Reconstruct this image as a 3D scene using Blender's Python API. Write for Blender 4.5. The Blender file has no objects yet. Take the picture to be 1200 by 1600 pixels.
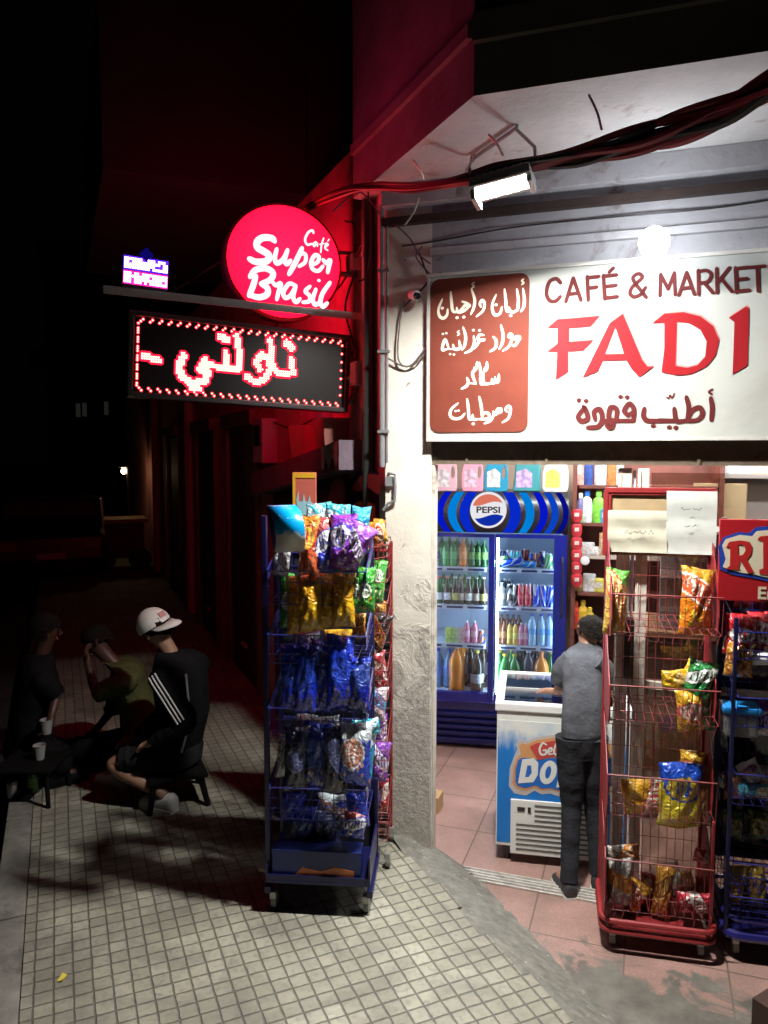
import bpy, bmesh, math, random
from mathutils import Vector, Matrix, geometry
R = math.radians
PI = math.pi
rnd = random.Random(7)
scene = bpy.context.scene
COL = scene.collection

# ------------------------------------------------------------------ camera
H = 2.2                      # eye height above the shop floor (m)
FPX = 1200.0                 # focal length in pixels of the 1200 x 1600 photograph
PITCH = math.atan(95 / 1200.0)
cam_d = bpy.data.cameras.new('camera')
cam = bpy.data.objects.new('camera', cam_d); COL.objects.link(cam)
cam_d.sensor_fit = 'VERTICAL'; cam_d.sensor_height = 32.0; cam_d.lens = 24.0
cam_d.clip_start = 0.05; cam_d.clip_end = 500
cam.location = (0, 0, H); cam.rotation_euler = (PI / 2 - PITCH, 0, 0)
scene.camera = cam

# ------------------------------------------------------------------ night sky and exposure
wd = bpy.data.worlds.new('World'); scene.world = wd; wd.use_nodes = True
bg = wd.node_tree.nodes['Background']
bg.inputs[0].default_value = (0.0018, 0.0013, 0.0016, 1); bg.inputs[1].default_value = 0.25
scene.view_settings.view_transform = 'Standard'; scene.view_settings.look = 'None'
scene.view_settings.exposure = 0.0; scene.view_settings.gamma = 1.0
try:
    scene.cycles.use_denoising = True
    scene.cycles.max_bounces = 8
    scene.cycles.transparent_max_bounces = 16
    scene.cycles.sample_clamp_indirect = 4.0
except Exception:
    pass

# strengths of the lamps the place has
FLOOD = 2750.0; BULB = 92.0; TUBE = 265.0; DISC = 11.0; LED = 30.0; FRIDGE = 26.0

# ------------------------------------------------------------------ the place: reference lines on the ground
A1 = R(19); D = Vector((math.cos(A1), -math.sin(A1), 0)); N = Vector((math.sin(A1), math.cos(A1), 0))   # along the shop front / into the shop
P0 = Vector((0.405, 3.9, 0))
A2 = R(23); S = Vector((-math.sin(A2), math.cos(A2), 0)); W = Vector((-math.cos(A2), -math.sin(A2), 0)); E_ = -W   # along the street wall / out of it
C0 = Vector((0.007, 3.952, 0))
PAV = 0.14
def F(u, v, z): return P0 + D * u + N * v + Vector((0, 0, z))
def WL(t, w, z): return C0 + S * t + W * w + Vector((0, 0, z))

_c, _s = math.cos(PITCH), math.sin(PITCH)
def ray(px, py):
    a = (px - 600) / FPX; b = (800 - py) / FPX
    return Vector((a, _c + b * _s, b * _c - _s))
def at(px, py, Y):
    r = ray(px, py); return Vector((0, 0, H)) + r * (Y / r.y)
def gp(px, py, z=0.0):
    r = ray(px, py); return Vector((0, 0, H)) + r * ((z - H) / r.z)
def hit(px, py, P, d):       # a point of the upright plane through P along d -> (distance along, height)
    r = ray(px, py); det = r.x * d.y - r.y * d.x
    t = (P.x * d.y - P.y * d.x) / det
    q = Vector((0, 0, H)) + r * t
    return (q.x - P.x) * d.x + (q.y - P.y) * d.y, q.z

# ------------------------------------------------------------------ materials
_mats = {}
def base_mat(name):
    m = bpy.data.materials.new(name); m.use_nodes = True
    nt = m.node_tree; return m, nt, nt.nodes['Principled BSDF']
def nd(nt, t, **kw):
    n = nt.nodes.new(t)
    for k, v in kw.items():
        if k.startswith('i_'):
            n.inputs[k[2:].replace('_', ' ')].default_value = v
        else: setattr(n, k, v)
    return n
def mixc(nt, fac, a, b, mode='MIX'):
    n = nt.nodes.new('ShaderNodeMix'); n.data_type = 'RGBA'; n.blend_type = mode
    for s, v in ((n.inputs[0], fac), (n.inputs[6], a), (n.inputs[7], b)):
        if hasattr(v, 'is_output') or hasattr(v, 'links'): nt.links.new(v, s)
        elif isinstance(v, (int, float)): s.default_value = v
        else: s.default_value = (*v[:3], 1)
    return n.outputs[2]
def math_(nt, op, a, b=None, c=None, clamp=False):
    n = nt.nodes.new('ShaderNodeMath'); n.operation = op; n.use_clamp = clamp
    for i, v in enumerate((a, b, c)):
        if v is None: continue
        if hasattr(v, 'links'): nt.links.new(v, n.inputs[i])
        else: n.inputs[i].default_value = v
    return n.outputs[0]
def ramp(nt, src, lo, hi):
    n = nt.nodes.new('ShaderNodeMapRange'); n.inputs[1].default_value = lo; n.inputs[2].default_value = hi
    nt.links.new(src, n.inputs[0]); return n.outputs[0]
def coords(nt, kind='Object', scale=None, rot=None):
    tc = nt.nodes.new('ShaderNodeTexCoord'); o = tc.outputs[kind]
    if scale is not None or rot is not None:
        mp = nt.nodes.new('ShaderNodeMapping'); nt.links.new(o, mp.inputs[0])
        if scale is not None: mp.inputs[3].default_value = scale if hasattr(scale, '__len__') else (scale,) * 3
        if rot is not None: mp.inputs[2].default_value = rot
        o = mp.outputs[0]
    return o
def noise_(nt, co, scale, detail=4.0, rough=0.55, dist=0.0):
    n = nt.nodes.new('ShaderNodeTexNoise'); n.inputs['Scale'].default_value = scale
    n.inputs['Detail'].default_value = detail; n.inputs['Roughness'].default_value = rough
    n.inputs['Distortion'].default_value = dist
    nt.links.new(co, n.inputs['Vector']); return n.outputs['Fac']
def bump(nt, p, h, strength=0.3, dist=0.01):
    b = nt.nodes.new('ShaderNodeBump'); b.inputs['Strength'].default_value = strength; b.inputs['Distance'].default_value = dist
    nt.links.new(h, b.inputs['Height']); nt.links.new(b.outputs[0], p.inputs['Normal'])

def mat(name, col, rough=0.5, metal=0.0, var=0.0, vscale=8.0, dirt=None, dscale=3.0, dlo=0.55, dhi=0.75, bmp=0.0, bscale=30.0, bdist=0.01, coat=0.0, spec=None):
    """plain paint, plastic or metal with a worn, slightly uneven surface"""
    if name in _mats: return _mats[name]
    m, nt, p = base_mat(name)
    p.inputs['Roughness'].default_value = rough; p.inputs['Metallic'].default_value = metal
    if coat: p.inputs['Coat Weight'].default_value = coat
    if spec is not None: p.inputs['Specular IOR Level'].default_value = spec
    c = None
    if var or dirt or bmp: co = coords(nt)
    if var:
        f = ramp(nt, noise_(nt, co, vscale, 5), 0.3, 0.7)
        c = mixc(nt, f, [x * (1 - var) for x in col], [min(1, x * (1 + var)) for x in col])
    if dirt:
        f = ramp(nt, noise_(nt, co, dscale, 6, 0.65, 0.4), dlo, dhi)
        c = mixc(nt, f, c if c is not None else col, dirt)
    if c is None: p.inputs['Base Color'].default_value = (*col, 1)
    else: nt.links.new(c, p.inputs['Base Color'])
    if bmp: bump(nt, p, noise_(nt, co, bscale, 5), bmp, bdist)
    _mats[name] = m; return m
def emit(name, col, strength):
    if name in _mats: return _mats[name]
    m = bpy.data.materials.new(name); m.use_nodes = True; nt = m.node_tree
    nt.nodes.remove(nt.nodes['Principled BSDF'])
    e = nt.nodes.new('ShaderNodeEmission'); e.inputs[0].default_value = (*col, 1); e.inputs[1].default_value = strength
    nt.links.new(e.outputs[0], nt.nodes['Material Output'].inputs[0]); _mats[name] = m; return m
def clear(name, tint=(1, 1, 1), gloss=0.08, rough=0.02):
    """thin clear glass or film that lets light through and mirrors a little"""
    if name in _mats: return _mats[name]
    m = bpy.data.materials.new(name); m.use_nodes = True; nt = m.node_tree
    nt.nodes.remove(nt.nodes['Principled BSDF'])
    t = nt.nodes.new('ShaderNodeBsdfTransparent'); t.inputs[0].default_value = (*tint, 1)
    g = nt.nodes.new('ShaderNodeBsdfGlossy'); g.inputs['Roughness'].default_value = rough
    fr = nt.nodes.new('ShaderNodeFresnel'); fr.inputs[0].default_value = 1.45
    mx = nt.nodes.new('ShaderNodeMixShader')
    nt.links.new(math_(nt, 'MULTIPLY_ADD', fr.outputs[0], 0.7, gloss * 0.3), mx.inputs[0])
    nt.links.new(t.outputs[0], mx.inputs[1]); nt.links.new(g.outputs[0], mx.inputs[2])
    nt.links.new(mx.outputs[0], nt.nodes['Material Output'].inputs[0]); _mats[name] = m; return m

# ------------------------------------------------------------------ mesh helpers
class MB:
    def __init__(s): s.v = []; s.f = []; s.m = []
    def add(s, verts, faces, mi=0):
        b = len(s.v); s.v += [Vector(q) for q in verts]
        s.f += [tuple(i + b for i in f) for f in faces]; s.m += [mi] * len(faces); return s
    def box(s, c, size, rz=0.0, mi=0, bev=0.0, rot=None):
        bm = bmesh.new(); bmesh.ops.create_cube(bm, size=1.0)
        bmesh.ops.scale(bm, vec=Vector(size), verts=bm.verts)
        if bev > 0: bmesh.ops.bevel(bm, geom=list(bm.edges), offset=min(bev, min(size) * 0.45), segments=2, profile=0.6, affect='EDGES')
        M = Matrix.Translation(Vector(c)) @ (rot if rot is not None else Matrix.Rotation(rz, 4, 'Z'))
        bm.verts.ensure_lookup_table(); bm.verts.index_update()
        s.add([M @ v.co for v in bm.verts], [[v.index for v in f.verts] for f in bm.faces], mi); bm.free(); return s
    def quad(s, a, b, c, d, mi=0): return s.add([a, b, c, d], [(0, 1, 2, 3)], mi)
    def tube(s, pts, r, n=6, mi=0, cap=True):
        pts = [Vector(q) for q in pts]; rr = r if hasattr(r, '__len__') else [r] * len(pts)
        rings = []; prev = None
        for i, q in enumerate(pts):
            t = (pts[min(i + 1, len(pts) - 1)] - pts[max(i - 1, 0)])
            t = t.normalized() if t.length > 1e-9 else Vector((0, 0, 1))
            a = prev if prev is not None else (Vector((0, 0, 1)) if abs(t.z) < 0.9 else Vector((1, 0, 0)))
            x = (a - t * a.dot(t)); x = x.normalized() if x.length > 1e-6 else t.orthogonal().normalized()
            y = t.cross(x); prev = x
            rings.append([q + (x * math.cos(2 * PI * k / n) + y * math.sin(2 * PI * k / n)) * rr[i] for k in range(n)])
        vs = [v for g in rings for v in g]
        fs = [(i * n + k, i * n + (k + 1) % n, (i + 1) * n + (k + 1) % n, (i + 1) * n + k) for i in range(len(pts) - 1) for k in range(n)]
        if cap: fs += [tuple(range(n))[::-1], tuple((len(pts) - 1) * n + k for k in range(n))]
        return s.add(vs, fs, mi)
    def lathe(s, prof, n=16, c=(0, 0, 0), mi=0, cap=True, M=None, sx=1.0, sy=1.0):
        vs = []; c = Vector(c)
        for r, z in prof:
            for k in range(n):
                q = Vector((r * sx * math.cos(2 * PI * k / n), r * sy * math.sin(2 * PI * k / n), z))
                vs.append((M @ q if M is not None else q) + c)
        fs = [(i * n + k, i * n + (k + 1) % n, (i + 1) * n + (k + 1) % n, (i + 1) * n + k) for i in range(len(prof) - 1) for k in range(n)]
        if cap: fs += [tuple(range(n))[::-1], tuple((len(prof) - 1) * n + k for k in range(n))]
        return s.add(vs, fs, mi)
    def prism(s, loops, y0, y1, mi=0, M=None, sides=True):
        """outline (and holes) in the XZ plane given a thickness from y0 (front) to y1"""
        loops = [[Vector((x, 0, z)) for x, z in lp] for lp in loops]
        flat = [q for lp in loops for q in lp]; n = len(flat)
        tris = geometry.tessellate_polygon(loops)
        tr = (lambda q: M @ q) if M is not None else (lambda q: q)
        vs = [tr(Vector((q.x, y0, q.z))) for q in flat] + [tr(Vector((q.x, y1, q.z))) for q in flat]
        fs = [tuple(t) for t in tris]
        if sides:
            fs += [tuple(i + n for i in t)[::-1] for t in tris]
            b = 0
            for lp in loops:
                k = len(lp); fs += [(b + i, b + (i + 1) % k, b + (i + 1) % k + n, b + i + n) for i in range(k)]; b += k
        return s.add(vs, fs, mi)
    def build(s, name, mats, parent=None, loc=None, rz=0.0, smooth=False, world=False, ang=35, recalc=True):
        me = bpy.data.meshes.new(name); vs = s.v
        if world and parent is not None:
            Mi = (Matrix.Translation(parent.location) @ parent.rotation_euler.to_matrix().to_4x4()).inverted(); vs = [Mi @ v for v in vs]
        if world and parent is None and loc is not None:
            L = Vector(loc); vs = [v - L for v in vs]
        me.from_pydata([tuple(v) for v in vs], [], s.f)
        mats = mats if isinstance(mats, (list, tuple)) else [mats]
        for m in mats: me.materials.append(m)
        if len(mats) > 1: me.polygons.foreach_set('material_index', s.m)
        if recalc:
            bm = bmesh.new(); bm.from_mesh(me); bmesh.ops.recalc_face_normals(bm, faces=bm.faces); bm.to_mesh(me); bm.free()
        if smooth:
            me.polygons.foreach_set('use_smooth', [True] * len(me.polygons)); me.set_sharp_from_angle(angle=R(ang))
        me.update()
        o = bpy.data.objects.new(name, me); COL.objects.link(o)
        if loc is not None: o.location = loc
        o.rotation_euler.z = rz
        if parent is not None: o.parent = parent
        return o
def tag(o, label=None, cat=None, group=None, kind=None):
    if label: o['label'] = label
    if cat: o['category'] = cat
    if group: o['group'] = group
    if kind: o['kind'] = kind
    return o
def thing(name, label, cat, loc=(0, 0, 0), rz=0.0, group=None):
    o = bpy.data.objects.new(name, None); COL.objects.link(o); o.empty_display_size = 0.1
    o.location = loc; o.rotation_euler = (0, 0, rz); return tag(o, label, cat, group)
def dup(root, loc, rz, label=None):
    def cp(o, par):
        c = o.copy(); COL.objects.link(c)
        if par is not None: c.parent = par
        for ch in o.children: cp(ch, c)
        return c
    r = cp(root, None); r.location = loc; r.rotation_euler.z = rz
    if label: r['label'] = label
    return r
def setmat(o, m, slot=0):          # the object's own material on shared mesh data
    o.material_slots[slot].link = 'OBJECT'; o.material_slots[slot].material = m
def catmull(pts, n=6):
    if len(pts) < 3: return [Vector(p) for p in pts]
    P = [Vector(p) for p in pts]; P = [P[0] * 2 - P[1]] + P + [P[-1] * 2 - P[-2]]; out = []
    for i in range(1, len(P) - 2):
        a, b, c, d = P[i - 1:i + 3]
        for k in range(n):
            t = k / n
            out.append(0.5 * ((2 * b) + (c - a) * t + (2 * a - 5 * b + 4 * c - d) * t * t + (3 * b - a - 3 * c + d) * t ** 3))
    out.append(P[-2]); return out
def brush(mb, pts, w, y, mi=0, taper=0.55, M=None, n=6, depth=0.002):
    """a painted letter stroke in the XZ plane: round ends, swelling in the middle; pts (x, z)"""
    if len(pts) == 1: pts = [(pts[0][0] - w * 0.08, pts[0][1]), (pts[0][0] + w * 0.08, pts[0][1])]; taper = 1.0
    L = catmull([Vector((x, 0, z)) for x, z in pts], n); k = len(L); vs = []; left = []; right = []
    for i, q in enumerate(L):
        t = (L[min(i + 1, k - 1)] - L[max(i - 1, 0)]); t = t.normalized() if t.length > 1e-9 else Vector((1, 0, 0))
        nn = Vector((-t.z, 0, t.x)); f = i / (k - 1)
        ww = w * 0.5 * (taper + (1 - taper) * math.sin(PI * min(1, max(0, f))) ** 0.6)
        left.append(q + nn * ww); right.append(q - nn * ww)
    def cap(q, t, nn, ww): return [q + (nn * math.cos(a) + t * math.sin(a)) * ww for a in (PI / 3, PI / 2, 2 * PI / 3)]
    t1 = (L[-1] - L[-2]).normalized(); t0 = (L[0] - L[1]).normalized()
    e1 = cap(L[-1], t1, (left[-1] - L[-1]).normalized(), (left[-1] - L[-1]).length)
    e0 = cap(L[0], t0, (right[0] - L[0]).normalized(), (right[0] - L[0]).length)
    up = lambda q: (M @ Vector((q.x, y, q.z))) if M is not None else Vector((q.x, y, q.z))
    b = [up(q) for q in left + right]
    fs = [(i, i + 1, k + i + 1, k + i) for i in range(k - 1)]
    mb.add(b, fs, mi)
    mb.add([up(q) for q in [left[-1]] + e1 + [right[-1]]], [(0, 1, 2, 3, 4)], mi)
    mb.add([up(q) for q in [right[0]] + e0 + [left[0]]], [(0, 1, 2, 3, 4)], mi)
def words(text, size, parent, name, m, loc, bold=0.0, shear=0.0, sx=1.0, rz=0.0, extrude=0.0):
    """lettering in the built-in sign face, upright in the parent's XZ plane"""
    cu = bpy.data.curves.new(name, 'FONT'); cu.body = text; cu.size = size; cu.offset = bold; cu.shear = shear; cu.extrude = extrude
    cu.align_x = 'CENTER'; cu.align_y = 'CENTER'
    t = bpy.data.objects.new(name, cu); COL.objects.link(t)
    dg = bpy.context.evaluated_depsgraph_get(); me = bpy.data.meshes.new_from_object(t.evaluated_get(dg))
    bpy.data.objects.remove(t)
    me.name = name; me.materials.clear(); me.materials.append(m)
    M = Matrix.Rotation(PI / 2, 4, 'X') @ Matrix.Diagonal((sx, 1, 1, 1)); me.transform(M)
    o = bpy.data.objects.new(name, me); COL.objects.link(o); o.parent = parent; o.location = loc; o.rotation_euler.y = rz
    return o

# body grown from a skeleton: verts (x, y, z, r), edges
def skin(name, pts, edges, m, parent=None, loc=(0, 0, 0), sub=2, root=0):
    L = Vector(loc); me = bpy.data.meshes.new(name)
    me.from_pydata([tuple(Vector(p[:3]) - L) for p in pts], edges, []); me.materials.append(m)
    o = bpy.data.objects.new(name, me); COL.objects.link(o)
    o.modifiers.new('skin', 'SKIN')
    for i, p in enumerate(pts):
        r = p[3]; sv = me.skin_vertices[0].data[i]; sv.radius = (r, p[4]) if len(p) > 4 else (r, r); sv.use_root = (i == root)
    o.modifiers['skin'].use_smooth_shade = True
    sb = o.modifiers.new('sub', 'SUBSURF'); sb.levels = sub; sb.render_levels = sub
    if parent is not None:
        o.parent = parent; o.location = L - parent.location
    else: o.location = L
    return o

# ================================================================== GROUND
def paving_mat():
    m, nt, p = base_mat('grooved_paving')
    co = coords(nt); sx = nt.nodes.new('ShaderNodeSeparateXYZ')
    wob = nt.nodes.new('ShaderNodeTexNoise'); wob.inputs['Scale'].default_value = 22; nt.links.new(co, wob.inputs['Vector'])
    ad = nt.nodes.new('ShaderNodeVectorMath'); ad.operation = 'MULTIPLY_ADD'; ad.inputs[1].default_value = (0.006, 0.006, 0); nt.links.new(wob.outputs['Color'], ad.inputs[0]); nt.links.new(co, ad.inputs[2])
    nt.links.new(ad.outputs[0], sx.inputs[0]); T = 0.0706
    def cell(o):
        q = math_(nt, 'DIVIDE', o, T); fr = math_(nt, 'FRACT', q)
        return math_(nt, 'FLOOR', q), math_(nt, 'ABSOLUTE', math_(nt, 'SUBTRACT', fr, 0.5)), q
    ix, ex, qx = cell(sx.outputs[0]); iy, ey, qy = cell(sx.outputs[1])
    e = math_(nt, 'MAXIMUM', ex, ey)                       # 0.5 in the groove
    groove = ramp(nt, math_(nt, 'ADD', e, math_(nt, 'MULTIPLY', math_(nt, 'SUBTRACT', noise_(nt, co, 30, 4, 0.6), 0.5), 0.09)), 0.430, 0.470)
    cb = nt.nodes.new('ShaderNodeCombineXYZ'); nt.links.new(ix, cb.inputs[0]); nt.links.new(iy, cb.inputs[1])
    wn = nt.nodes.new('ShaderNodeTexWhiteNoise'); nt.links.new(cb.outputs[0], wn.inputs['Vector'])
    cb2 = nt.nodes.new('ShaderNodeCombineXYZ')
    nt.links.new(math_(nt, 'FLOOR', math_(nt, 'DIVIDE', qx, 3.0)), cb2.inputs[0]); nt.links.new(math_(nt, 'FLOOR', math_(nt, 'DIVIDE', qy, 3.0)), cb2.inputs[1])
    wn2 = nt.nodes.new('ShaderNodeTexWhiteNoise'); nt.links.new(cb2.outputs[0], wn2.inputs['Vector'])
    c = mixc(nt, wn2.outputs['Value'], (0.285, 0.27, 0.205), (0.41, 0.395, 0.315))
    c = mixc(nt, math_(nt, 'MULTIPLY', math_(nt, 'POWER', wn.outputs['Value'], 2.0), 0.55), c, (0.235, 0.23, 0.175))
    c = mixc(nt, math_(nt, 'MULTIPLY', ramp(nt, noise_(nt, co, 2.6, 7, 0.65, 0.8), 0.42, 0.66), 0.85), c, (0.165, 0.155, 0.125))
    c = mixc(nt, math_(nt, 'MULTIPLY', ramp(nt, noise_(nt, co, 45, 3), 0.50, 0.75), 0.6), c, (0.15, 0.14, 0.115))
    c = mixc(nt, math_(nt, 'MULTIPLY', ramp(nt, noise_(nt, co, 13, 3, 0.5, 0.5), 0.68, 0.76), 0.7), c, (0.10, 0.095, 0.085))
    c = mixc(nt, math_(nt, 'MULTIPLY', groove, 0.74), c, (0.07, 0.065, 0.055))
    nt.links.new(c, p.inputs['Base Color']); p.inputs['Roughness'].default_value = 0.72
    h = math_(nt, 'SUBTRACT', math_(nt, 'MULTIPLY', noise_(nt, co, 60, 4), 0.25), groove)
    bump(nt, p, h, 0.8, 0.006); return m
def floor_mat():
    m, nt, p = base_mat('worn_pink_floor_tiles')
    co = coords(nt); sx = nt.nodes.new('ShaderNodeSeparateXYZ'); nt.links.new(co, sx.inputs[0]); T = 0.42
    def edge(o): return math_(nt, 'ABSOLUTE', math_(nt, 'SUBTRACT', math_(nt, 'FRACT', math_(nt, 'DIVIDE', o, T)), 0.5))
    g = ramp(nt, math_(nt, 'MAXIMUM', edge(sx.outputs[0]), edge(sx.outputs[1])), 0.488, 0.494)
    c = mixc(nt, ramp(nt, noise_(nt, co, 90, 2), 0.35, 0.65), (0.32, 0.185, 0.155), (0.40, 0.25, 0.215))
    c = mixc(nt, math_(nt, 'MULTIPLY', ramp(nt, noise_(nt, co, 3, 6, 0.65), 0.40, 0.68), 0.75), c, (0.19, 0.13, 0.105))
    # bare cement where the tiles have worn off outside, towards the right
    far = math_(nt, 'MULTIPLY_ADD', sx.outputs[1], -1.0, -0.56)
    br = math_(nt, 'ADD', far, math_(nt, 'MULTIPLY', math_(nt, 'SUBTRACT', noise_(nt, co, 3.2, 6, 0.6, 0.8), 0.5), 1.5))
    c = mixc(nt, math_(nt, 'MULTIPLY', g, 0.8), c, (0.10, 0.075, 0.06))
    cem = mixc(nt, ramp(nt, noise_(nt, co, 7, 7, 0.7), 0.35, 0.7), (0.095, 0.088, 0.075), (0.19, 0.178, 0.15))
    c = mixc(nt, ramp(nt, br, -0.03, 0.06), c, cem)
    nt.links.new(c, p.inputs['Base Color']); p.inputs['Roughness'].default_value = 0.42
    bump(nt, p, math_(nt, 'SUBTRACT', math_(nt, 'MULTIPLY', noise_(nt, co, 25, 5), 0.3), g), 0.25, 0.004); return m
m_asphalt = mat('asphalt', (0.045, 0.045, 0.047), 0.85, var=0.3, vscale=40, dirt=(0.09, 0.085, 0.08), dscale=1.5, bmp=0.5, bscale=120)
m_kerb = mat('kerb_stone', (0.20, 0.19, 0.165), 0.8, var=0.25, vscale=12, dirt=(0.06, 0.055, 0.05), dscale=5, bmp=0.4)
m_cement = mat('patched_cement', (0.165, 0.16, 0.135), 0.85, var=0.3, vscale=20, dirt=(0.36, 0.35, 0.29), dscale=26, dlo=0.62, dhi=0.68, bmp=0.7, bscale=45)
g = MB(); g.quad((-120, -60, -0.012), (120, -60, -0.012), (120, 140, -0.012), (-120, 140, -0.012)).build('road', m_asphalt)['kind'] = 'structure'
g = MB(); g.quad((-0.6, -4.0, 0), (4.5, -4.0, 0), (4.5, 2.6, 0), (-2.0, 2.6, 0))
tag(g.build('shop_floor', floor_mat(), loc=P0, rz=-A1), kind='structure')
# the grooved pavement: local x runs out of the wall, y along the street
pv = MB(); X1 = 0.077; edge = [(X1, -6.0)]; y = -6.0
while y < -0.06:
    y2 = min(y + 0.0706 * rnd.choice((1, 2, 3, 4)), 0.02); x = X1 + rnd.choice((-0.03, 0, 0, 0.012, -0.012, 0.03))
    edge += [(x, y), (x + rnd.uniform(-.006, .006), y2)]; y = y2
out = edge + [(0.0, 0.02), (0.0, 30), (-1.74, 30), (-1.74, -6.0)]
loops = [Vector((x, y, 0)) for x, y in out]; tr = geometry.tessellate_polygon([loops])
pv.add([(x, y, PAV) for x, y in out] + [(x, y, 0) for x, y in out], [tuple(t) for t in tr] + [(i, (i + 1) % len(out), (i + 1) % len(out) + len(out), i + len(out)) for i in range(len(out))])
tag(pv.build('pavement', paving_mat(), loc=C0, rz=A2), kind='structure')
kb = MB()
for k in range(-6, 30):
    kb.box((-1.81, k * 1.0 + 0.5, 0.065), (0.134, 0.99, 0.152), bev=0.012)
tag(kb.build('kerb', m_kerb, loc=C0, rz=A2, smooth=True), kind='structure')
cr = MB(); NX, NY = 14, 70; idx = []
for j in range(NY + 1):
    for i in range(NX + 1):
        x = 0.02 + 0.37 * i / NX; ym = (0.065 - 0.669 * x) / 0.743
        yy = -6.0 + (ym + 6.0) * (1 - (1 - j / NY) ** 2.2)
        f = max(0, min(1, (x - 0.085) / 0.27)); z = 0.128 * (1 - f ** 1.25) + 0.004
        z += max(0, 1 - (ym - yy) / 0.32) * 0.055 * (1 - 0.8 * f) + (rnd.uniform(-.004, .004) if 0 < i < NX else 0)
        xx = x + (math.sin(yy * 7.3) * 0.012 + rnd.uniform(-.008, .008) if i == NX else 0)
        cr.v.append(Vector((xx, yy, z - (0.012 if i == NX else 0))))
cr.f = [(j * (NX + 1) + i, j * (NX + 1) + i + 1, (j + 1) * (NX + 1) + i + 1, (j + 1) * (NX + 1) + i) for j in range(NY) for i in range(NX)]; cr.m = [0] * len(cr.f)
tag(cr.build('cement_ramp', m_cement, loc=C0, rz=A2, smooth=True, ang=60), kind='structure')

# ================================================================== THE CORNER BUILDING
def pillar_mat():
    m, nt, p = base_mat('peeling_plaster')
    co = coords(nt); sx = nt.nodes.new('ShaderNodeSeparateXYZ'); nt.links.new(co, sx.inputs[0])
    c = mixc(nt, ramp(nt, noise_(nt, co, 6, 5), 0.3, 0.7), (0.66, 0.62, 0.53), (0.76, 0.73, 0.64))
    lowz = math_(nt, 'ADD', math_(nt, 'MULTIPLY', sx.outputs[2], -0.60), math_(nt, 'MULTIPLY', noise_(nt, co, 7, 7, 0.7, 0.6), 1.7))
    bare = mixc(nt, ramp(nt, noise_(nt, co, 28, 7, 0.75), 0.3, 0.72), (0.34, 0.31, 0.27), (0.62, 0.58, 0.51))
    c = mixc(nt, ramp(nt, lowz, 0.02, 0.30), c, bare)
    c = mixc(nt, ramp(nt, noise_(nt, co, 11, 7, 0.7, 1.0), 0.64, 0.70), c, (0.16, 0.12, 0.10))
    nt.links.new(c, p.inputs['Base Color']); p.inputs['Roughness'].default_value = 0.9
    bump(nt, p, math_(nt, 'MULTIPLY', noise_(nt, co, 38, 7, 0.7), math_(nt, 'MULTIPLY_ADD', ramp(nt, lowz, 0.0, 0.3), 0.8, 0.2)), 0.7, 0.02); return m
m_pillar = pillar_mat()
m_white = mat('stained_white_plaster', (0.42, 0.415, 0.41), 0.9, var=0.12, vscale=5, dirt=(0.22, 0.15, 0.12), dscale=5.5, dlo=0.60, dhi=0.74, bmp=0.5, bscale=25)
m_facade = mat('grey_facade_plaster', (0.33, 0.325, 0.34), 0.9, var=0.15, vscale=4, dirt=(0.16, 0.13, 0.12), dscale=6, dlo=0.56, dhi=0.70, bmp=0.4)
m_dark = mat('dark_plaster', (0.10, 0.085, 0.075), 0.9, var=0.25, vscale=3, bmp=0.3)  # dark base colour with uneven tone
m_street = mat('reddened_wall_paint', (0.74, 0.30, 0.28), 0.85, var=0.12, vscale=5, dirt=(0.40, 0.14, 0.13), dscale=3.5, dlo=0.50, dhi=0.72, bmp=0.4)  # base reddened to strengthen the signs' glow on the wall
m_brown = mat('rusty_shutter_metal', (0.16, 0.125, 0.09), 0.55, 0.3, var=0.25, vscale=9, dirt=(0.09, 0.05, 0.03), dscale=9)
m_alu = mat('dull_aluminium', (0.62, 0.57, 0.50), 0.5, 0.15, var=0.15, vscale=14, dirt=(0.16, 0.13, 0.10), dscale=7)
m_tan = mat('tan_wall_paint', (0.50, 0.38, 0.27), 0.8, var=0.1, vscale=3)
m_ceil = mat('shop_ceiling_paint', (0.72, 0.71, 0.68), 0.9, var=0.05)
bld = thing('corner_building', 'old corner building with peeling pillar, stained white soffit and open ground floor shop', 'building')
def part(mb, name, m, **k): return mb.build(name, m, bld, **k)
Q = Vector((0.329, 2.931, 0))
# shop front pillar and the wall over the sign
b = MB(); pts = [C0, F(-0.150, -0.08, 0), F(-0.152, -0.03, 0), F(-0.30, 0.20, 0), C0 + S * 0.45 + E_ * 0.05, C0 + S * 0.0]
def column(mb, poly, z0, z1, mi=0):
    k = len(poly); fl = geometry.tessellate_polygon([[Vector((p.x, p.y, 0)) for p in poly]])
    mb.add([Vector((p.x, p.y, z0)) for p in poly] + [Vector((p.x, p.y, z1)) for p in poly], [tuple(t) for t in fl] + [tuple(i + k for i in t) for t in fl] + [(i, (i + 1) % k, (i + 1) % k + k, i + k) for i in range(k)], mi)
col = pts[:5]
NZ = 46; b = MB()                                        # the pillar, a little uneven all the way up
for zi in range(NZ + 1):
    z = 0.02 + 3.48 * zi / NZ
    for i, p in enumerate(col):
        a = col[(i + 1) % 5]
        for f in (0, 0.25, 0.5, 0.75):
            q = p.lerp(a, f) + Vector((rnd.uniform(-1, 1), rnd.uniform(-1, 1), 0)) * (0.005 if z < 1.9 else 0.0015)
            b.v.append(Vector((q.x, q.y, z)))
n = 20; b.f = [(j * n + i, j * n + (i + 1) % n, (j + 1) * n + (i + 1) % n, (j + 1) * n + i) for j in range(NZ) for i in range(n)]; b.m = [0] * len(b.f)
part(b, 'pillar', m_pillar, smooth=True, ang=50)
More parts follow.
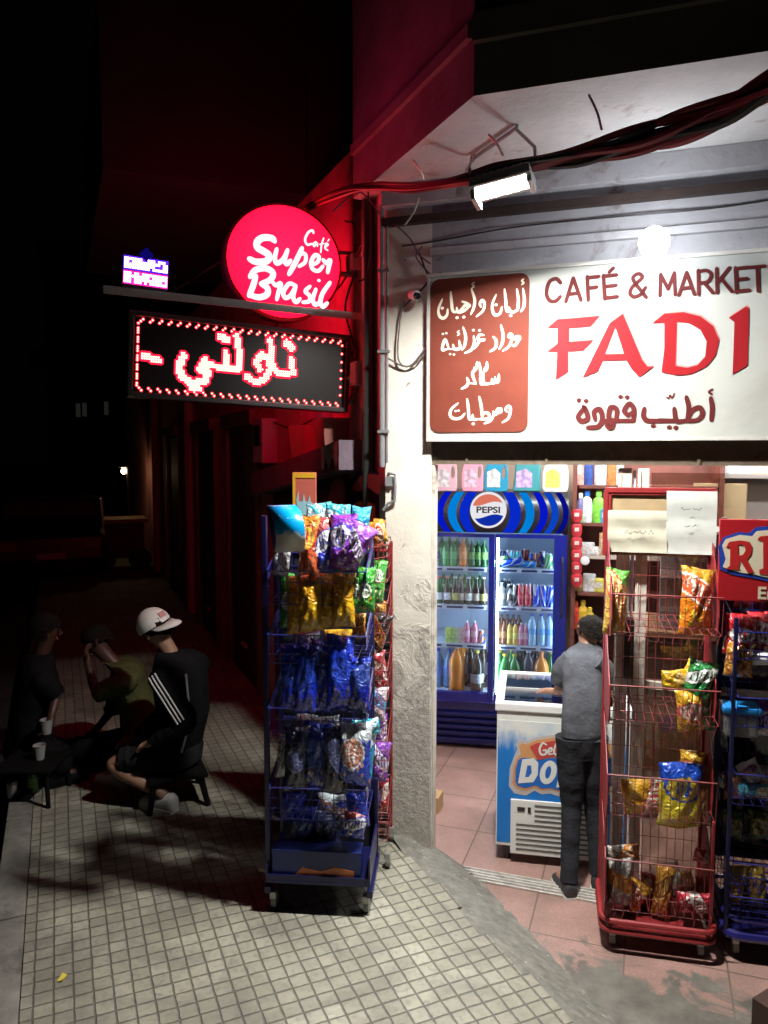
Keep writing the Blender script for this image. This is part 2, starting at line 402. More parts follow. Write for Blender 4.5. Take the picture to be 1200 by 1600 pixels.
b = MB(); column(b, [F(-0.150, -0.08, 0), F(4.5, -0.08, 0), F(4.5, 0.12, 0), F(-0.150, 0.12, 0)], 2.262, 3.5); part(b, 'facade_wall', m_facade)
b = MB(); column(b, [F(-0.40, -0.125, 0), F(4.5, -0.125, 0), F(4.5, -0.081, 0), F(-0.40, -0.081, 0)], 3.315, 3.352); part(b, 'ledge', mat('rusty_ledge', (0.030, 0.017, 0.014), 0.85, var=0.4, vscale=6, bmp=0.4))
b = MB(); column(b, [F(-0.39, -0.155, 0), F(4.5, -0.155, 0), F(4.5, -0.081, 0), F(-0.39, -0.081, 0)], 3.40, 3.498); part(b, 'cornice', m_facade)
b = MB(); column(b, [F(-0.149, -0.115, 0), F(4.5, -0.115, 0), F(4.5, -0.082, 0), F(-0.149, -0.082, 0)], 3.155, 3.19); part(b, 'sign_rail', m_facade)
b = MB(); column(b, [F(-0.149, -0.06, 0), F(2.1, -0.06, 0), F(2.1, 0.11, 0), F(-0.149, 0.11, 0)], 2.135, 2.26)
for u in (0.03, 0.42, 1.1, 1.6): b.box(F(u, -0.064, 2.197), (0.012, 0.006, 0.12), -A1)
part(b, 'shutter_box', m_brown)
b = MB(); column(b, [F(2.1, -0.08, 0), F(2.55, -0.08, 0), F(2.55, 0.3, 0), F(2.1, 0.3, 0)], 0, 2.26); part(b, 'end_pillar', m_pillar)
b = MB(); column(b, [F(2.551, 0.0, 0), F(4.5, 0.0, 0), F(4.5, 0.2, 0), F(2.551, 0.2, 0)], 0, 2.26); part(b, 'end_wall', m_facade)
# overhanging floors above: shop side, street side, balcony
b = MB(); column(b, [Q, Q + D * 6, Q + D * 6 + N * 4, Q + S * 1.25 + E_ * 3, Q + S * 1.25], 3.5, 9.0); ov = part(b, 'overhang', [m_white, m_dark, mat('magenta_lit_plaster', (0.27, 0.12, 0.17), 0.9, var=0.25, vscale=4, bmp=0.4)])  # street side coloured with the round sign's magenta light
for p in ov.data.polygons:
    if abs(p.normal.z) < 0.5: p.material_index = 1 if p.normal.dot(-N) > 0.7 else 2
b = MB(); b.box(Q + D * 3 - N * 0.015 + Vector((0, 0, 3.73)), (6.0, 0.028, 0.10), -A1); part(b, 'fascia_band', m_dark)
b = MB(); b.box(Q + S * 0.62 + W * 0.012 + Vector((0, 0, 3.73)), (0.022, 1.22, 0.05), A2); part(b, 'string_course', mat('magenta_lit_plaster', (0.27, 0.12, 0.17)))  # same sign-light colour as the overhang's street side
m_conc = mat('darkened_balcony_concrete', (0.012, 0.020, 0.022), 0.9, var=0.3, vscale=2.5, bmp=0.3)  # darkened and low in red to hold off the sign's glow
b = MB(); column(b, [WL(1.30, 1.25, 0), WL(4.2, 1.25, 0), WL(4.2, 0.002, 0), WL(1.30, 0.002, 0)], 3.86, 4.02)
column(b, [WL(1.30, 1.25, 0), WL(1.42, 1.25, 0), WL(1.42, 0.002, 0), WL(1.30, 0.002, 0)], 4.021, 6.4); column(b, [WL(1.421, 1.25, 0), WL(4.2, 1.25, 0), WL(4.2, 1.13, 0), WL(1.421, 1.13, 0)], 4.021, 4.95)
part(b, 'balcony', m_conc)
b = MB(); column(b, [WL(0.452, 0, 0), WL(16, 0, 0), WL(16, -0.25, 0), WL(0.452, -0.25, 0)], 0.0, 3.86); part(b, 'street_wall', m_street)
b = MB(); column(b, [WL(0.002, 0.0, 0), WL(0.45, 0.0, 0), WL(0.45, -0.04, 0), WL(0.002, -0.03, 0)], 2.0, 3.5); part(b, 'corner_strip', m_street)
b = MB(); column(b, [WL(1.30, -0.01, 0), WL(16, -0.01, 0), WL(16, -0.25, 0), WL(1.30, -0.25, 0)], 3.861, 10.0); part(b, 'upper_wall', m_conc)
# shop interior shell
b = MB(); column(b, [F(-1.9, 2.6, 0), F(3.4, 2.6, 0), F(3.4, 2.7, 0), F(-1.9, 2.7, 0)], 0.001, 2.75); part(b, 'inner_back_wall', m_tan)
b = MB(); column(b, [F(3.3, 0.201, 0), F(3.4, 0.201, 0), F(3.4, 2.599, 0), F(3.3, 2.599, 0)], 0.001, 2.75); part(b, 'inner_end_wall', m_tan)
b = MB(); column(b, [F(-0.39, 0.121, 0), F(3.4, 0.121, 0), F(3.4, 2.7, 0), F(-2.4, 2.7, 0)], 2.751, 2.85); part(b, 'shop_ceiling', m_ceil)
# sliding door frame and threshold
df = thing('sliding_door', 'dull aluminium sliding door frame with tall stiles standing in the shop entrance', 'door', F(0.8, -0.03, 0), -A1)
b = MB(); b.box((-0.947, 0, 1.07), (0.022, 0.06, 2.12), bev=0.003); b.box((-0.947, -0.034, 1.07), (0.008, 0.012, 2.12)); b.build('jamb', m_alu, df)
for x, w in ((-0.018, 0.062), (0.066, 0.052)):
    b = MB(); b.box((x, 0.02 if w > .06 else -0.012, 1.07), (w, 0.045, 2.10), bev=0.004)
    b.box((x - w * 0.28, -0.004 if w > .06 else -0.037, 1.07), (0.006, 0.006, 2.08)); b.build('stile', m_alu, df)
b = MB(); b.box((0.024, 0.03, 1.07), (0.014, 0.03, 2.08)); b.build('brush_strip', mat('door_brush', (0.45, 0.42, 0.47), 0.6), df)
b = MB(); b.box((0.02, -0.02, 1.27), (0.045, 0.035, 0.30), bev=0.006); b.build('lock', mat('black_plastic', (0.02, 0.02, 0.022), 0.4), df)
b = MB(); b.box((0.70, 0.02, 0.55), (1.2, 0.008, 1.06)); b.build('lower_pane', clear('door_glass', (0.75, 0.7, 0.65), 0.2), df)
b = MB(); b.box((0.70, 0.02, 1.60), (1.2, 0.008, 1.0)); b.build('upper_pane', clear('door_glass'), df)
b = MB(); b.box((0.70, 0.02, 1.09), (1.2, 0.03, 0.035)); b.build('cross_rail', m_alu, df)
th = MB(); th.box((0.63, -0.045, 0.006), (2.94, 0.10, 0.010), bev=0.002)
for v in (-0.085, -0.06, -0.035, -0.008): th.box((0.63, v, 0.016), (2.94, 0.007, 0.012))
tag(th.build('door_threshold', mat('worn_track_aluminium', (0.62, 0.60, 0.56), 0.45, 0.25, var=0.2, vscale=20, dirt=(0.2, 0.18, 0.15), dscale=12), loc=F(0.42, 0, 0), rz=-A1), 'ridged aluminium sliding door track across the shop entrance floor', 'threshold')

# fluorescent lamps inside
m_tube = emit('lit_tube', (0.94, 0.98, 1.0), TUBE)
for i, (u, v) in enumerate(((0.55, 0.85), (1.9, 0.95), (1.1, 2.0))):
    t = thing('tube_light', 'lit fluorescent tube lamp on the shop ceiling, ' + ('over the freezer', 'nearest the blue snack rack', 'above the drinks fridge')[i], 'ceiling lamp', F(u, v, 2.75), -A1)
    b = MB(); b.box((0, 0, -0.03), (1.25, 0.09, 0.055), bev=0.006); b.build('housing', mat('lamp_white', (0.75, 0.75, 0.75), 0.4), t)
    b = MB(); b.tube([(-0.6, 0, -0.085), (0.6, 0, -0.085)], 0.014, 10); b.build('tube', m_tube, t, smooth=True)

# ================================================================== SHOP SIGN
SU, SZ = -0.163, 2.247
sg = thing('shop_sign', 'wide white shop sign with brown Arabic panel and big red lettering over the entrance', 'sign', F(SU, -0.12, SZ), -A1)
def lm(px, py):
    a, z = hit(px, py, F(SU, -0.12, 0), D); return a, z - SZ
m_board = mat('sign_board_white', (0.39, 0.40, 0.37), 0.5, spec=0.25, var=0.03, vscale=3, dirt=(0.31, 0.30, 0.26), dscale=2, dlo=0.52, dhi=0.8)
b = MB(); b.box((1.1, 0.03, 0.409), (2.2, 0.058, 0.818), bev=0.004); b.build('board', m_board, sg)
m_trim = mat('sign_trim', (0.62, 0.60, 0.54), 0.4, 0.3)
b = MB(); b.box((1.1, -0.004, 0.010), (2.2, 0.008, 0.018)); b.box((1.1, -0.004, 0.808), (2.2, 0.008, 0.016)); b.box((0.007, -0.004, 0.409), (0.012, 0.008, 0.778)); b.build('frame', m_trim, sg)
def rrect(x0, x1, z0, z1, r, n=6):
    o = []
    for cx, cz, a0 in ((x1 - r, z1 - r, 0), (x0 + r, z1 - r, 90), (x0 + r, z0 + r, 180), (x1 - r, z0 + r, 270)):
        o += [(cx + r * math.cos(R(a0 + 90 * k / n)), cz + r * math.sin(R(a0 + 90 * k / n))) for k in range(n + 1)]
    return o
x0, z0 = lm(672, 676); x1, z1 = lm(828, 424)
m_panel = mat('brown_vinyl_panel', (0.135, 0.030, 0.018), 0.65, spec=0.15, var=0.12, vscale=7, bmp=0.25, bscale=9)
b = MB(); b.prism([rrect(x0, x1, z0, z1 - 0.005, 0.045)], -0.0035, -0.0005); b.build('brown_panel', m_panel, sg)
m_cream = mat('cream_vinyl', (0.62, 0.56, 0.46), 0.5)
def strokes(mb, L, ox, oy, k, fn, y, w, taper=0.5):
    for i, st in enumerate(L):
        ww = w
        if isinstance(st, tuple): ww, st = st
        sc = (fn(ox + (st[0][0] + 30) / k, oy + st[0][1] / k)[0] - fn(ox + st[0][0] / k, oy + st[0][1] / k)[0]) / 30
        brush(mb, [fn(ox + x / k, oy + yy / k) for x, yy in st], ww * abs(sc), y - 0.00006 * i, taper=taper)
AR1 = [[(900,235),(912,330),(905,400),(880,440)], (18,[(906,150),(890,165),(905,185),(886,200)]), [(845,240),(858,330),(852,415),(835,440)], [(850,425),(815,445),(790,440),(772,400)], [(790,440),(755,430),(745,330),(735,240)], (26,[(790,475)]),
       [(660,290),(628,370),(630,440),(655,472),(695,455),(712,400)], (26,[(660,380)]),
       [(525,400),(515,370),(535,340),(555,365),(545,430),(485,485)], [(440,240),(468,330),(462,400),(435,465)], (16,[(468,180),(447,195),(462,215),(440,235)]),
       [(355,350),(395,365),(425,390),(385,385),(360,410),(330,440)], [(425,392),(370,435),(320,445),(308,405)], (26,[(372,490)]), (26,[(312,495)]), [(320,445),(275,435),(262,350),(255,265)],
       [(180,330),(146,420),(155,480),(190,500),(222,470),(228,420)], (26,[(180,410)])]
AR2 = [[(872,660),(840,665),(838,690),(868,690),(874,662)], [(868,690),(830,740),(800,740)], [(790,680),(770,660),(790,640),(805,670),(775,750),(720,790)], [(703,560),(722,650),(715,720),(688,775)], [(635,665),(660,700),(655,760),(605,798)],
       (22,[(512,608)]), [(550,650),(510,650),(500,690),(545,695),(560,690)], [(520,690),(490,735),(465,770)], (22,[(458,606)]), [(460,660),(465,720),(440,780),(380,812)], [(366,580),(388,660),(380,740),(355,782)],
       (14,[(332,610),(316,625),(332,640),(314,655)]), [(330,700),(338,765),(290,775),(275,735)], [(290,775),(235,775)], [(240,775),(205,690),(180,780),(225,775)], (20,[(250,820)]), (20,[(284,824)]), (20,[(186,640)]), (20,[(216,634)])]
AR3 = [[(685,1000),(680,1060),(655,1068),(650,1025)], [(655,1068),(630,1078),(622,1040)], [(630,1078),(560,1085),(545,1050),(545,980)], [(545,980),(575,950),(578,890)], [(560,1085),(525,1080),(522,980),(510,895)], [(490,890),(480,950),(450,985),(460,1040),(480,1085)], [(480,1085),(430,1080)], [(400,1030),(412,1070),(395,1105),(350,1130)], (14,[(560,935),(548,960)]), (14,[(465,935),(455,965)])]
AR4 = [[(755,1335),(745,1310),(770,1285),(788,1310),(770,1390),(715,1430)], [(708,1305),(675,1310),(668,1340),(702,1335),(708,1305)], [(690,1335),(645,1360),(635,1330)], [(640,1360),(610,1410),(555,1440)], [(510,1200),(528,1290),(535,1390)], [(530,1390),(555,1345),(590,1350),(600,1385),(560,1400),(500,1400)], [(500,1400),(455,1400),(450,1360)], (26,[(456,1442)]), [(455,1400),(420,1395),(412,1300),(402,1220)],
       [(320,1258),(262,1310),(250,1365),(285,1395),(345,1388),(380,1350)], (20,[(298,1328)]), (20,[(325,1324)])]
K1 = 1086 / 190
for L, nm in ((AR1, 'first_line'), (AR2, 'second_line'), (AR3, 'third_line'), (AR4, 'fourth_line')):
    b = MB(); strokes(b, L, 660, 410, K1, lm, -0.0042, 27); b.build('arabic_' + nm, m_cream, sg, recalc=False)
m_red = mat('red_vinyl', (0.25, 0.006, 0.010), 0.6, spec=0.2); m_maroon = mat('maroon_vinyl', (0.085, 0.012, 0.012), 0.65, spec=0.15); m_pale = mat('pale_red_vinyl', (0.50, 0.22, 0.20), 0.6)
def z2(x, y): return lm(840 + x / 3.3333, 400 + y / 3.3333)
LET = {'F': [[(50,375),(105,330),(325,312),(275,368),(165,375),(165,447),(290,438),(238,493),(160,497),(160,603),(95,645),(102,498),(50,498),(103,458),(105,375)]],
       'A': [[(375,350),(445,300),(545,540),(572,575),(605,575),(530,632),(490,590),(462,543),(340,545),(315,600),(235,634)], [(405,370),(350,512),(450,510)]],
       'D': [[(598,350),(660,300),(760,292),(850,315),(915,365),(945,440),(925,520),(880,575),(800,615),(730,622),(645,605),(660,480),(660,348)], [(725,343),(790,350),(848,385),(880,445),(872,525),(832,568),(780,582),(718,572)]],
       'I': [[(995,322),(1085,263),(1100,275),(1092,570),(1015,618),(1025,345)]]}
for ch, lps in LET.items():
    b = MB(); b.prism([[z2(x, y) for x, y in lp] for lp in lps], -0.0030, -0.0010); b.build('letter_' + ch.lower(), m_red, sg)
    b = MB(); b.prism([[z2(x + 5, y - 9) for x, y in lp] for lp in lps], -0.0008, -0.0003); b.build('letter_shadow', m_pale, sg)
xa, za = lm(852, 445); xb, zb = lm(1198, 440)
CAFE = [[(120,140),(98,119),(66,130),(50,165),(48,205),(66,234),(96,234),(118,212)], [(147,238),(186,116)], [(186,116),(226,230)], [(162,200),(212,194)], [(259,108),(264,230)], [(259,114),(318,107)], [(262,168),(308,162)], [(343,102),(351,224)], [(343,106),(412,99)], [(347,160),(408,153)], [(351,219),(415,212)], [(374,84),(394,64)],
       [(566,216),(500,128),(508,100),(532,94),(544,115),(495,160),(482,195),(504,213),(540,197),(562,165)], [(638,207),(641,96)], [(641,98),(680,172)], [(680,172),(712,88)], [(712,88),(717,202)], [(736,205),(776,86)], [(776,86),(816,199)], [(751,170),(803,164)], [(839,202),(837,76)], [(837,82),(880,76),(905,98),(886,134),(842,142)], [(868,140),(914,192)], [(935,192),(932,66)], [(998,62),(938,138)], [(956,118),(1012,186)], [(1030,62),(1036,190)], [(1030,66),(1098,59)], [(1034,124),(1090,118)], [(1036,185),(1100,178)], [(1105,60),(1182,53)], [(1143,58),(1149,184)]]
b = MB(); strokes(b, CAFE, 840, 400, 3.3333, lm, -0.0015, 20.5, 0.97); b.build('cafe_lettering', m_maroon, sg, recalc=False)
AR5 = [[(902,740),(910,790),(905,855)], (14,[(910,695),(893,708),(908,722)]), [(775,735),(788,790),(780,855)], [(780,855),(805,805),(845,790),(858,825),(830,855),(775,858)], [(780,857),(725,858),(712,795)], [(725,858),(640,858),(640,855)], [(640,858),(575,858),(552,835),(556,795)], (24,[(603,885)]), (24,[(686,892)]), (24,[(720,894)]), (9,[(672,735),(682,742),(690,725),(700,740),(712,715)]),
       [(470,830),(452,805),(478,770),(502,800),(500,858)], [(470,830),(495,815)], [(500,858),(400,858)], [(410,858),(412,800),(380,790),(372,845),(400,858)], [(400,858),(385,895),(362,880),(378,856)], [(395,858),(332,858)], [(300,850),(295,810),(325,800),(338,850),(315,888),(262,893)], [(244,790),(212,835),(230,860),(262,845),(250,800),(240,785)], (22,[(215,750)]), (22,[(252,754)]), (22,[(432,733)]), (22,[(466,735)])]
b = MB(); strokes(b, AR5, 840, 400, 3.3333, lm, -0.0015, 28, 0.8); b.build('arabic_coffee_line', m_maroon, sg, recalc=False)

# round lamp over the sign
a, z = hit(1022, 378, F(0, -0.36, 0), D)
bl = thing('bulb_lamp', 'round white bulb glowing on the wall just above the shop sign', 'lamp', F(a, -0.36, z), -A1)
b = MB(); b.lathe([(0.004, -0.062)] + [(0.062 * math.sin(PI * k / 14), -0.062 * math.cos(PI * k / 14)) for k in range(1, 14)] + [(0.004, 0.062)], 24); b.build('bulb', emit('lit_bulb', (0.90, 0.94, 1.0), BULB), bl, smooth=True)
Mx = Matrix.Rotation(-PI / 2, 4, 'X'); b = MB(); b.lathe([(0.022, 0.0), (0.028, 0.03), (0.028, 0.09), (0.012, 0.10), (0.012, 0.262), (0.045, 0.265), (0.045, 0.278)], 14, (0, 0.0, 0), M=Matrix.Translation((0, 0, 0)) @ Mx); 
o = b.build('socket', mat('lamp_white', (0.75, 0.75, 0.75), 0.4), bl, smooth=True)
for v in o.data.vertices: v.co.y = abs(v.co.y)

# flood lamp under the soffit
fl = thing('flood_lamp', 'lit LED flood lamp hanging on a bent bracket beneath the soffit', 'lamp', at(785, 284, 3.03))
nrm = Vector((0.06, -0.21, -0.97)).normalized(); xx = Vector((0.88, -0.31, 0.30)); xx = (xx - nrm * xx.dot(nrm)).normalized(); yy = nrm.cross(xx) * -1
MF = Matrix((xx, yy, -nrm)).transposed().to_4x4()
if MF.determinant() < 0: yy = -yy; MF = Matrix((xx, yy, -nrm)).transposed().to_4x4()
m_lampbody = mat('lamp_body_grey', (0.34, 0.34, 0.34), 0.45, 0.5)
b = MB(); b.box((0, 0, 0), (0.235, 0.135, 0.030), bev=0.008, rot=MF)
for k in range(7): b.box(MF @ Vector((-0.085 + k * 0.028, 0, 0.019)), (0.006, 0.11, 0.010), rot=MF)
b.build('housing', m_lampbody, fl)
b = MB()
for x_, y_, sx_, sy_, dp_ in ((0, .0575, .235, .02, .010), (0, -.0575, .235, .02, .010), (-.1075, 0, .02, .095, .050), (.1075, 0, .02, .095, .036)): b.box(MF @ Vector((x_, y_, -0.0155 - dp_ / 2)), (sx_, sy_, dp_), rot=MF, bev=.003)  # end plates made deep to shade the pavement at the left
b.build('bezel', mat('bezel_aluminium', (0.45, 0.45, 0.45), 0.4, 0.6), fl)
b = MB(); b.box(MF @ Vector((0, 0, -0.0170)), (0.193, 0.093, 0.003), rot=MF); b.build('lit_glass', emit('lit_flood_glass', (1.0, 0.975, 0.93), FLOOD), fl)
L0 = fl.location; zs = 3.498 - L0.z
c1, c2 = gp(742, 242, 3.498) - L0, gp(808, 195, 3.498) - L0
b = MB(); e1 = MF @ Vector((-0.128, 0, 0)); e2 = MF @ Vector((0.128, 0, 0))
b.tube([e1, e1 + Vector((0, 0.02, 0.10)), (c1.x, c1.y, zs - 0.02), (c1.x, c1.y, zs)], 0.007, 6); b.tube([e2, e2 + Vector((0, 0.02, 0.10)), (c2.x, c2.y, zs - 0.02), (c2.x, c2.y, zs)], 0.007, 6)
b.tube([(c1.x, c1.y, zs - 0.012), (c2.x, c2.y, zs - 0.012)], 0.009, 6); b.build('bracket', m_lampbody, fl, smooth=True)

# thick bundle of street cables
cb = thing('cable_bundle', 'thick sagging bundle of black cables, some coloured with red sign light, tied under the soffit', 'cables', at(900, 238, 2.95))
path = catmull([at(*q) for q in ((1330, 70, 2.30), (1200, 140, 2.50), (1100, 186, 2.64), (1000, 218, 2.78), (900, 241, 2.92), (800, 262, 3.0), (725, 280, 3.12), (650, 293, 3.45), (590, 291, 3.75), (535, 301, 3.95), (470, 330, 4.4), (380, 385, 6.0), (230, 480, 10.0))], 8)
m_cred = mat('sign_reddened_cable', (0.24, 0.025, 0.04), 0.5); m_cblk = mat('black_cable', (0.018, 0.016, 0.016), 0.5); m_cgry = mat('grey_cable', (0.13, 0.10, 0.10), 0.5)  # red light of the signs put into the cable colour
for k in range(11):
    pts = []
    for i, p in enumerate(path):
        fat = max(0.35, min(1.0, 1.25 - i / 60)); a0 = k * 2 * PI / 11 + i * 0.07 * (1 if k % 2 else -0.6) + 0.5 * math.sin(i * 0.23 + k)
        rr = (0.046 if k < 8 else 0.016) * fat * (0.8 + 0.3 * math.sin(i * 0.31 + 2.1 * k))
        pts.append(p + Vector((0.25 * rr * math.cos(a0), 0.6 * rr * math.cos(a0), rr * math.sin(a0))))
    b = MB(); b.tube(pts, [0.0155 * max(0.5, 1.15 - i / 95) for i in range(len(pts))], 6); b.build('strand', (m_cred, m_cblk, m_cred, m_cred)[k % 4], cb, smooth=True, world=True)
m_tie = mat('white_tie', (0.75, 0.72, 0.6), 0.4)
for (p1, p2) in (((737, 243), (727, 268)), ((763, 210), (786, 243)), ((645, 250), (662, 280)), ((920, 148), (940, 203)), ((655, 310), (632, 352))):
    Y = 3.0 if p1[0] > 700 else 3.45
    if p1[0] > 900: Y = 2.85
    b = MB(); b.tube(catmull([at(*p1, Y), at((p1[0] + p2[0]) / 2 + 3, (p1[1] + p2[1]) / 2, Y - 0.02), at(*p2, Y)], 3), 0.0045, 4); b.build('cable_tie', m_tie if p1[0] < 900 else m_cgry, cb, world=True)

# small fittings on the pillar
a, z = hit(648, 464, F(0, -0.08, 0), D)
sc = thing('security_camera', 'small white dome camera with black eye on the pillar left of the sign', 'camera', F(a, -0.08, z), -A1)
b = MB(); b.lathe([(0.03, 0.0), (0.03, 0.012), (0.012, 0.02), (0.012, 0.05)], 12, M=Matrix.Rotation(PI / 2, 4, 'X')); b.build('mount', mat('lamp_white', (0.75, 0.75, 0.75), 0.4), sc, smooth=True)
b = MB(); b.tube([(0.0, -0.05, 0.0), (0.035, -0.085, -0.012)], [0.022, 0.024], 12); b.build('body', mat('lamp_white', (0.75, 0.75, 0.75), 0.4), sc, smooth=True)
b = MB(); b.tube([(0.034, -0.084, -0.012), (0.046, -0.095, -0.016)], [0.019, 0.016], 12); b.build('lens', mat('black_gloss', (0.01, 0.01, 0.012), 0.08), sc, smooth=True)
m_pipe = mat('grey_conduit', (0.20, 0.21, 0.215), 0.4, var=0.1)
b = MB(); q0 = C0 + W * 0.012 - N * 0.016
b.tube([q0 + Vector((0, 0, 2.12)), q0 + Vector((0, 0, 3.42))], 0.014, 10); b.tube([q0 + D * 0.026 + Vector((0, 0, 2.14)), q0 + D * 0.026 + Vector((0, 0, 3.35))], 0.007, 8)
for z in (2.3, 2.7, 3.1): b.box(q0 + D * 0.008 + Vector((0, -0.012, z)), (0.06, 0.02, 0.014), -A1)
tag(b.build('conduit_pipe', m_pipe, loc=q0, world=True, smooth=True), 'thin grey electrical conduits clipped up the left corner of the pillar', 'pipe')
b = MB(); U = lambda px, py: F(hit(px, py, F(0, -0.10, 0), D)[0], -0.10, hit(px, py, F(0, -0.10, 0), D)[1])
b.tube([U(606, 739) + N * 0.02, U(608, 739), U(617, 741), U(618, 760), U(617, 782), U(606, 787), U(599, 797)], 0.008, 8)
b.box(U(607, 752) + N * 0.008, (0.035, 0.018, 0.05), -A1)
tag(b.build('cable_hook', m_pipe, loc=U(607, 752), world=True, smooth=True), 'bent dark grey pipe hook fixed low on the white pillar', 'hook')
lc = thing('loose_wires', 'tangle of loose thin wires drooping beside the left end of the shop sign', 'wires', F(-0.2, -0.1, 2.9))
for Lp in ([(655, 395), (662, 415), (668, 440), (640, 470), (630, 480)], [(632, 470), (625, 500), (622, 560), (640, 572), (664, 545)], [(690, 425), (676, 430), (662, 418), (650, 400), (660, 385)], [(606, 560), (630, 572), (650, 568), (664, 552)], [(575, 300), (578, 380), (572, 430), (560, 440)], [(520, 330), (560, 300), (590, 330), (600, 350)], [(610, 345), (640, 372), (655, 398), (672, 412)]):
    pts = []
    for px, py in Lp: a, z = hit(px, py, F(0, -0.105, 0), D); pts.append(F(a, -0.105, z))
    b = MB(); b.tube(catmull(pts, 5), 0.0045, 5); b.build('wire', m_cblk if Lp[0][0] % 2 else m_cgry, lc, world=True, smooth=True)
b = MB(); pts = [F(u, -0.10 - 0.006 * math.sin(u * 9), 3.235 + 0.03 * u + 0.012 * math.sin(u * 4.2)) for u in [x * 0.1 for x in range(-3, 30)]]
b.tube(pts, 0.004, 5); tag(b.build('wall_wire', m_cblk, loc=pts[0], world=True), 'thin black wire running along the grey wall above the shop sign', 'wire')

# ================================================================== SIGNS ON THE STREET WALL
RR = Vector((-0.19, 4.3, 0)); ROLL = 0.05
def em(px, py, a0, z0, roll=ROLL):
    a, z = hit(px, py, RR, E_); a -= a0; z -= z0
    return a * math.cos(roll) - z * math.sin(roll), a * math.sin(roll) + z * math.cos(roll)
def eloc(a, z): q = RR + E_ * a; return Vector((q.x, q.y, z))
LA, LZ = -0.588, 2.652
ls = thing('led_sign', 'black LED ticker box with glowing red Arabic letters sticking out from the street wall', 'sign', eloc(LA, LZ)); ls.rotation_euler = (0, ROLL, A2)
m_blk = mat('black_plastic', (0.02, 0.02, 0.022), 0.4); m_frame = mat('dark_sign_frame', (0.06, 0.045, 0.048), 0.4, 0.4)
b = MB(); b.box((0, 0.055, 0), (1.16, 0.10, 0.42), bev=0.006)
for z in (-0.198, 0.198): b.box((0, -0.012, z), (1.16, 0.03, 0.026), bev=0.004)
for x in (-0.568, 0.568): b.box((x, -0.012, 0), (0.026, 0.03, 0.368), bev=0.004)
b.build('housing', m_frame, ls)
def led_panel_mat():
    m, nt, p = base_mat('led_panel_face'); co = coords(nt); sx = nt.nodes.new('ShaderNodeSeparateXYZ'); nt.links.new(co, sx.inputs[0])
    d = lambda o: math_(nt, 'ABSOLUTE', math_(nt, 'SUBTRACT', math_(nt, 'FRACT', math_(nt, 'DIVIDE', o, 0.01128)), 0.5))
    f = ramp(nt, math_(nt, 'MAXIMUM', d(sx.outputs[0]), d(sx.outputs[2])), 0.28, 0.2)
    nt.links.new(mixc(nt, f, (0.008, 0.006, 0.006), (0.035, 0.024, 0.022)), p.inputs['Base Color']); p.inputs['Roughness'].default_value = 0.35; return m
b = MB(); b.box((0, 0.0, 0), (1.10, 0.008, 0.372)); b.build('display_face', led_panel_mat(), ls)
NXL, NZL = 96, 32; PX = 0.01128
TXT = [(34, [(112,246),(190,272)]), (46, [(838,185),(860,205)]), (36, [(858,262),(868,335),(790,333)]), (34, [(752,170),(760,250),(765,310),(792,335)]), (36, [(700,315),(682,280),(705,240),(742,262),(752,310),(725,368),(680,382),(632,352)]),
       (36, [(582,150),(596,230),(595,312),(500,305),(430,290)]), (34, [(525,225),(532,300)]), (44, [(500,150),(530,165)]), (40, [(420,270),(398,318),(440,330),(420,378),(350,385),(300,350),(290,300),(315,248)]), (32, [(350,412),(395,415)])]
segs = []
for w, L in TXT:
    P = [em(190 + x / 3.243, 480 + y / 3.243, LA, LZ) for x, y in L]; k = abs(em(220, 560, LA, LZ)[0] - em(190, 560, LA, LZ)[0]) / 30 / 3.243
    segs += [(P[i], P[i + 1], w * k / 2) for i in range(len(P) - 1)]
def near(x, z):
    for (a, b_, r) in segs:
        dx, dz = b_[0] - a[0], b_[1] - a[1]; L2 = dx * dx + dz * dz; t = max(0, min(1, ((x - a[0]) * dx + (z - a[1]) * dz) / L2)) if L2 else 0
        if (x - a[0] - t * dx) ** 2 + (z - a[1] - t * dz) ** 2 < r * r: return True
    return False
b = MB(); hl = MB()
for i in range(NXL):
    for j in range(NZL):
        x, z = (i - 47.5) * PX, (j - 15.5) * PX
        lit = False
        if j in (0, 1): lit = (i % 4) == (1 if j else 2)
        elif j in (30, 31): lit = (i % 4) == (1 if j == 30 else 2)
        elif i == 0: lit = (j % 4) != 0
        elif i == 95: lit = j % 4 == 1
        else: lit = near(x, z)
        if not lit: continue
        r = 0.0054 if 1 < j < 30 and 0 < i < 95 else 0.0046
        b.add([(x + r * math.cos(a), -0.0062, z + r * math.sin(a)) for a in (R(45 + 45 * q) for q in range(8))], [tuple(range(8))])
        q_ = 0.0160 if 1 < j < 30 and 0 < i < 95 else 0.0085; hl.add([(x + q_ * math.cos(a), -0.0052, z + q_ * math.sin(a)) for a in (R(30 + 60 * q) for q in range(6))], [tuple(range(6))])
b.build('lit_leds', emit('led_core', (1.0, 0.060, 0.045), LED), ls, recalc=False); hl.build('led_halos', emit('led_lens', (1.0, 0.006, 0.03), LED * 0.10), ls, recalc=False)  # hexagons behind the cores imitate the red glow around lit LEDs
b = MB(); b.box((0, 0.108, 0), (1.08, 0.004, 0.35)); b.build('rear_glow_panel', emit('rear_fill_glow', (1.0, 0.010, 0.05), 4.5), ls)  # added unseen glowing panel, reddens the wall and ledge behind
b = MB(); b.box((0.60, 0.05, -0.02), (0.05, 0.04, 0.06), bev=0.008); b.tube([(0.58, 0.05, 0.12), (0.80, 0.06, 0.14)], 0.012, 8); b.tube([(0.58, 0.05, -0.15), (0.80, 0.06, -0.13)], 0.012, 8); b.build('wall_bracket', mat('bracket_grey', (0.32, 0.30, 0.28), 0.5, 0.3), ls)
pa, pz = (-1.279 + 0.187) / 2, 2.937
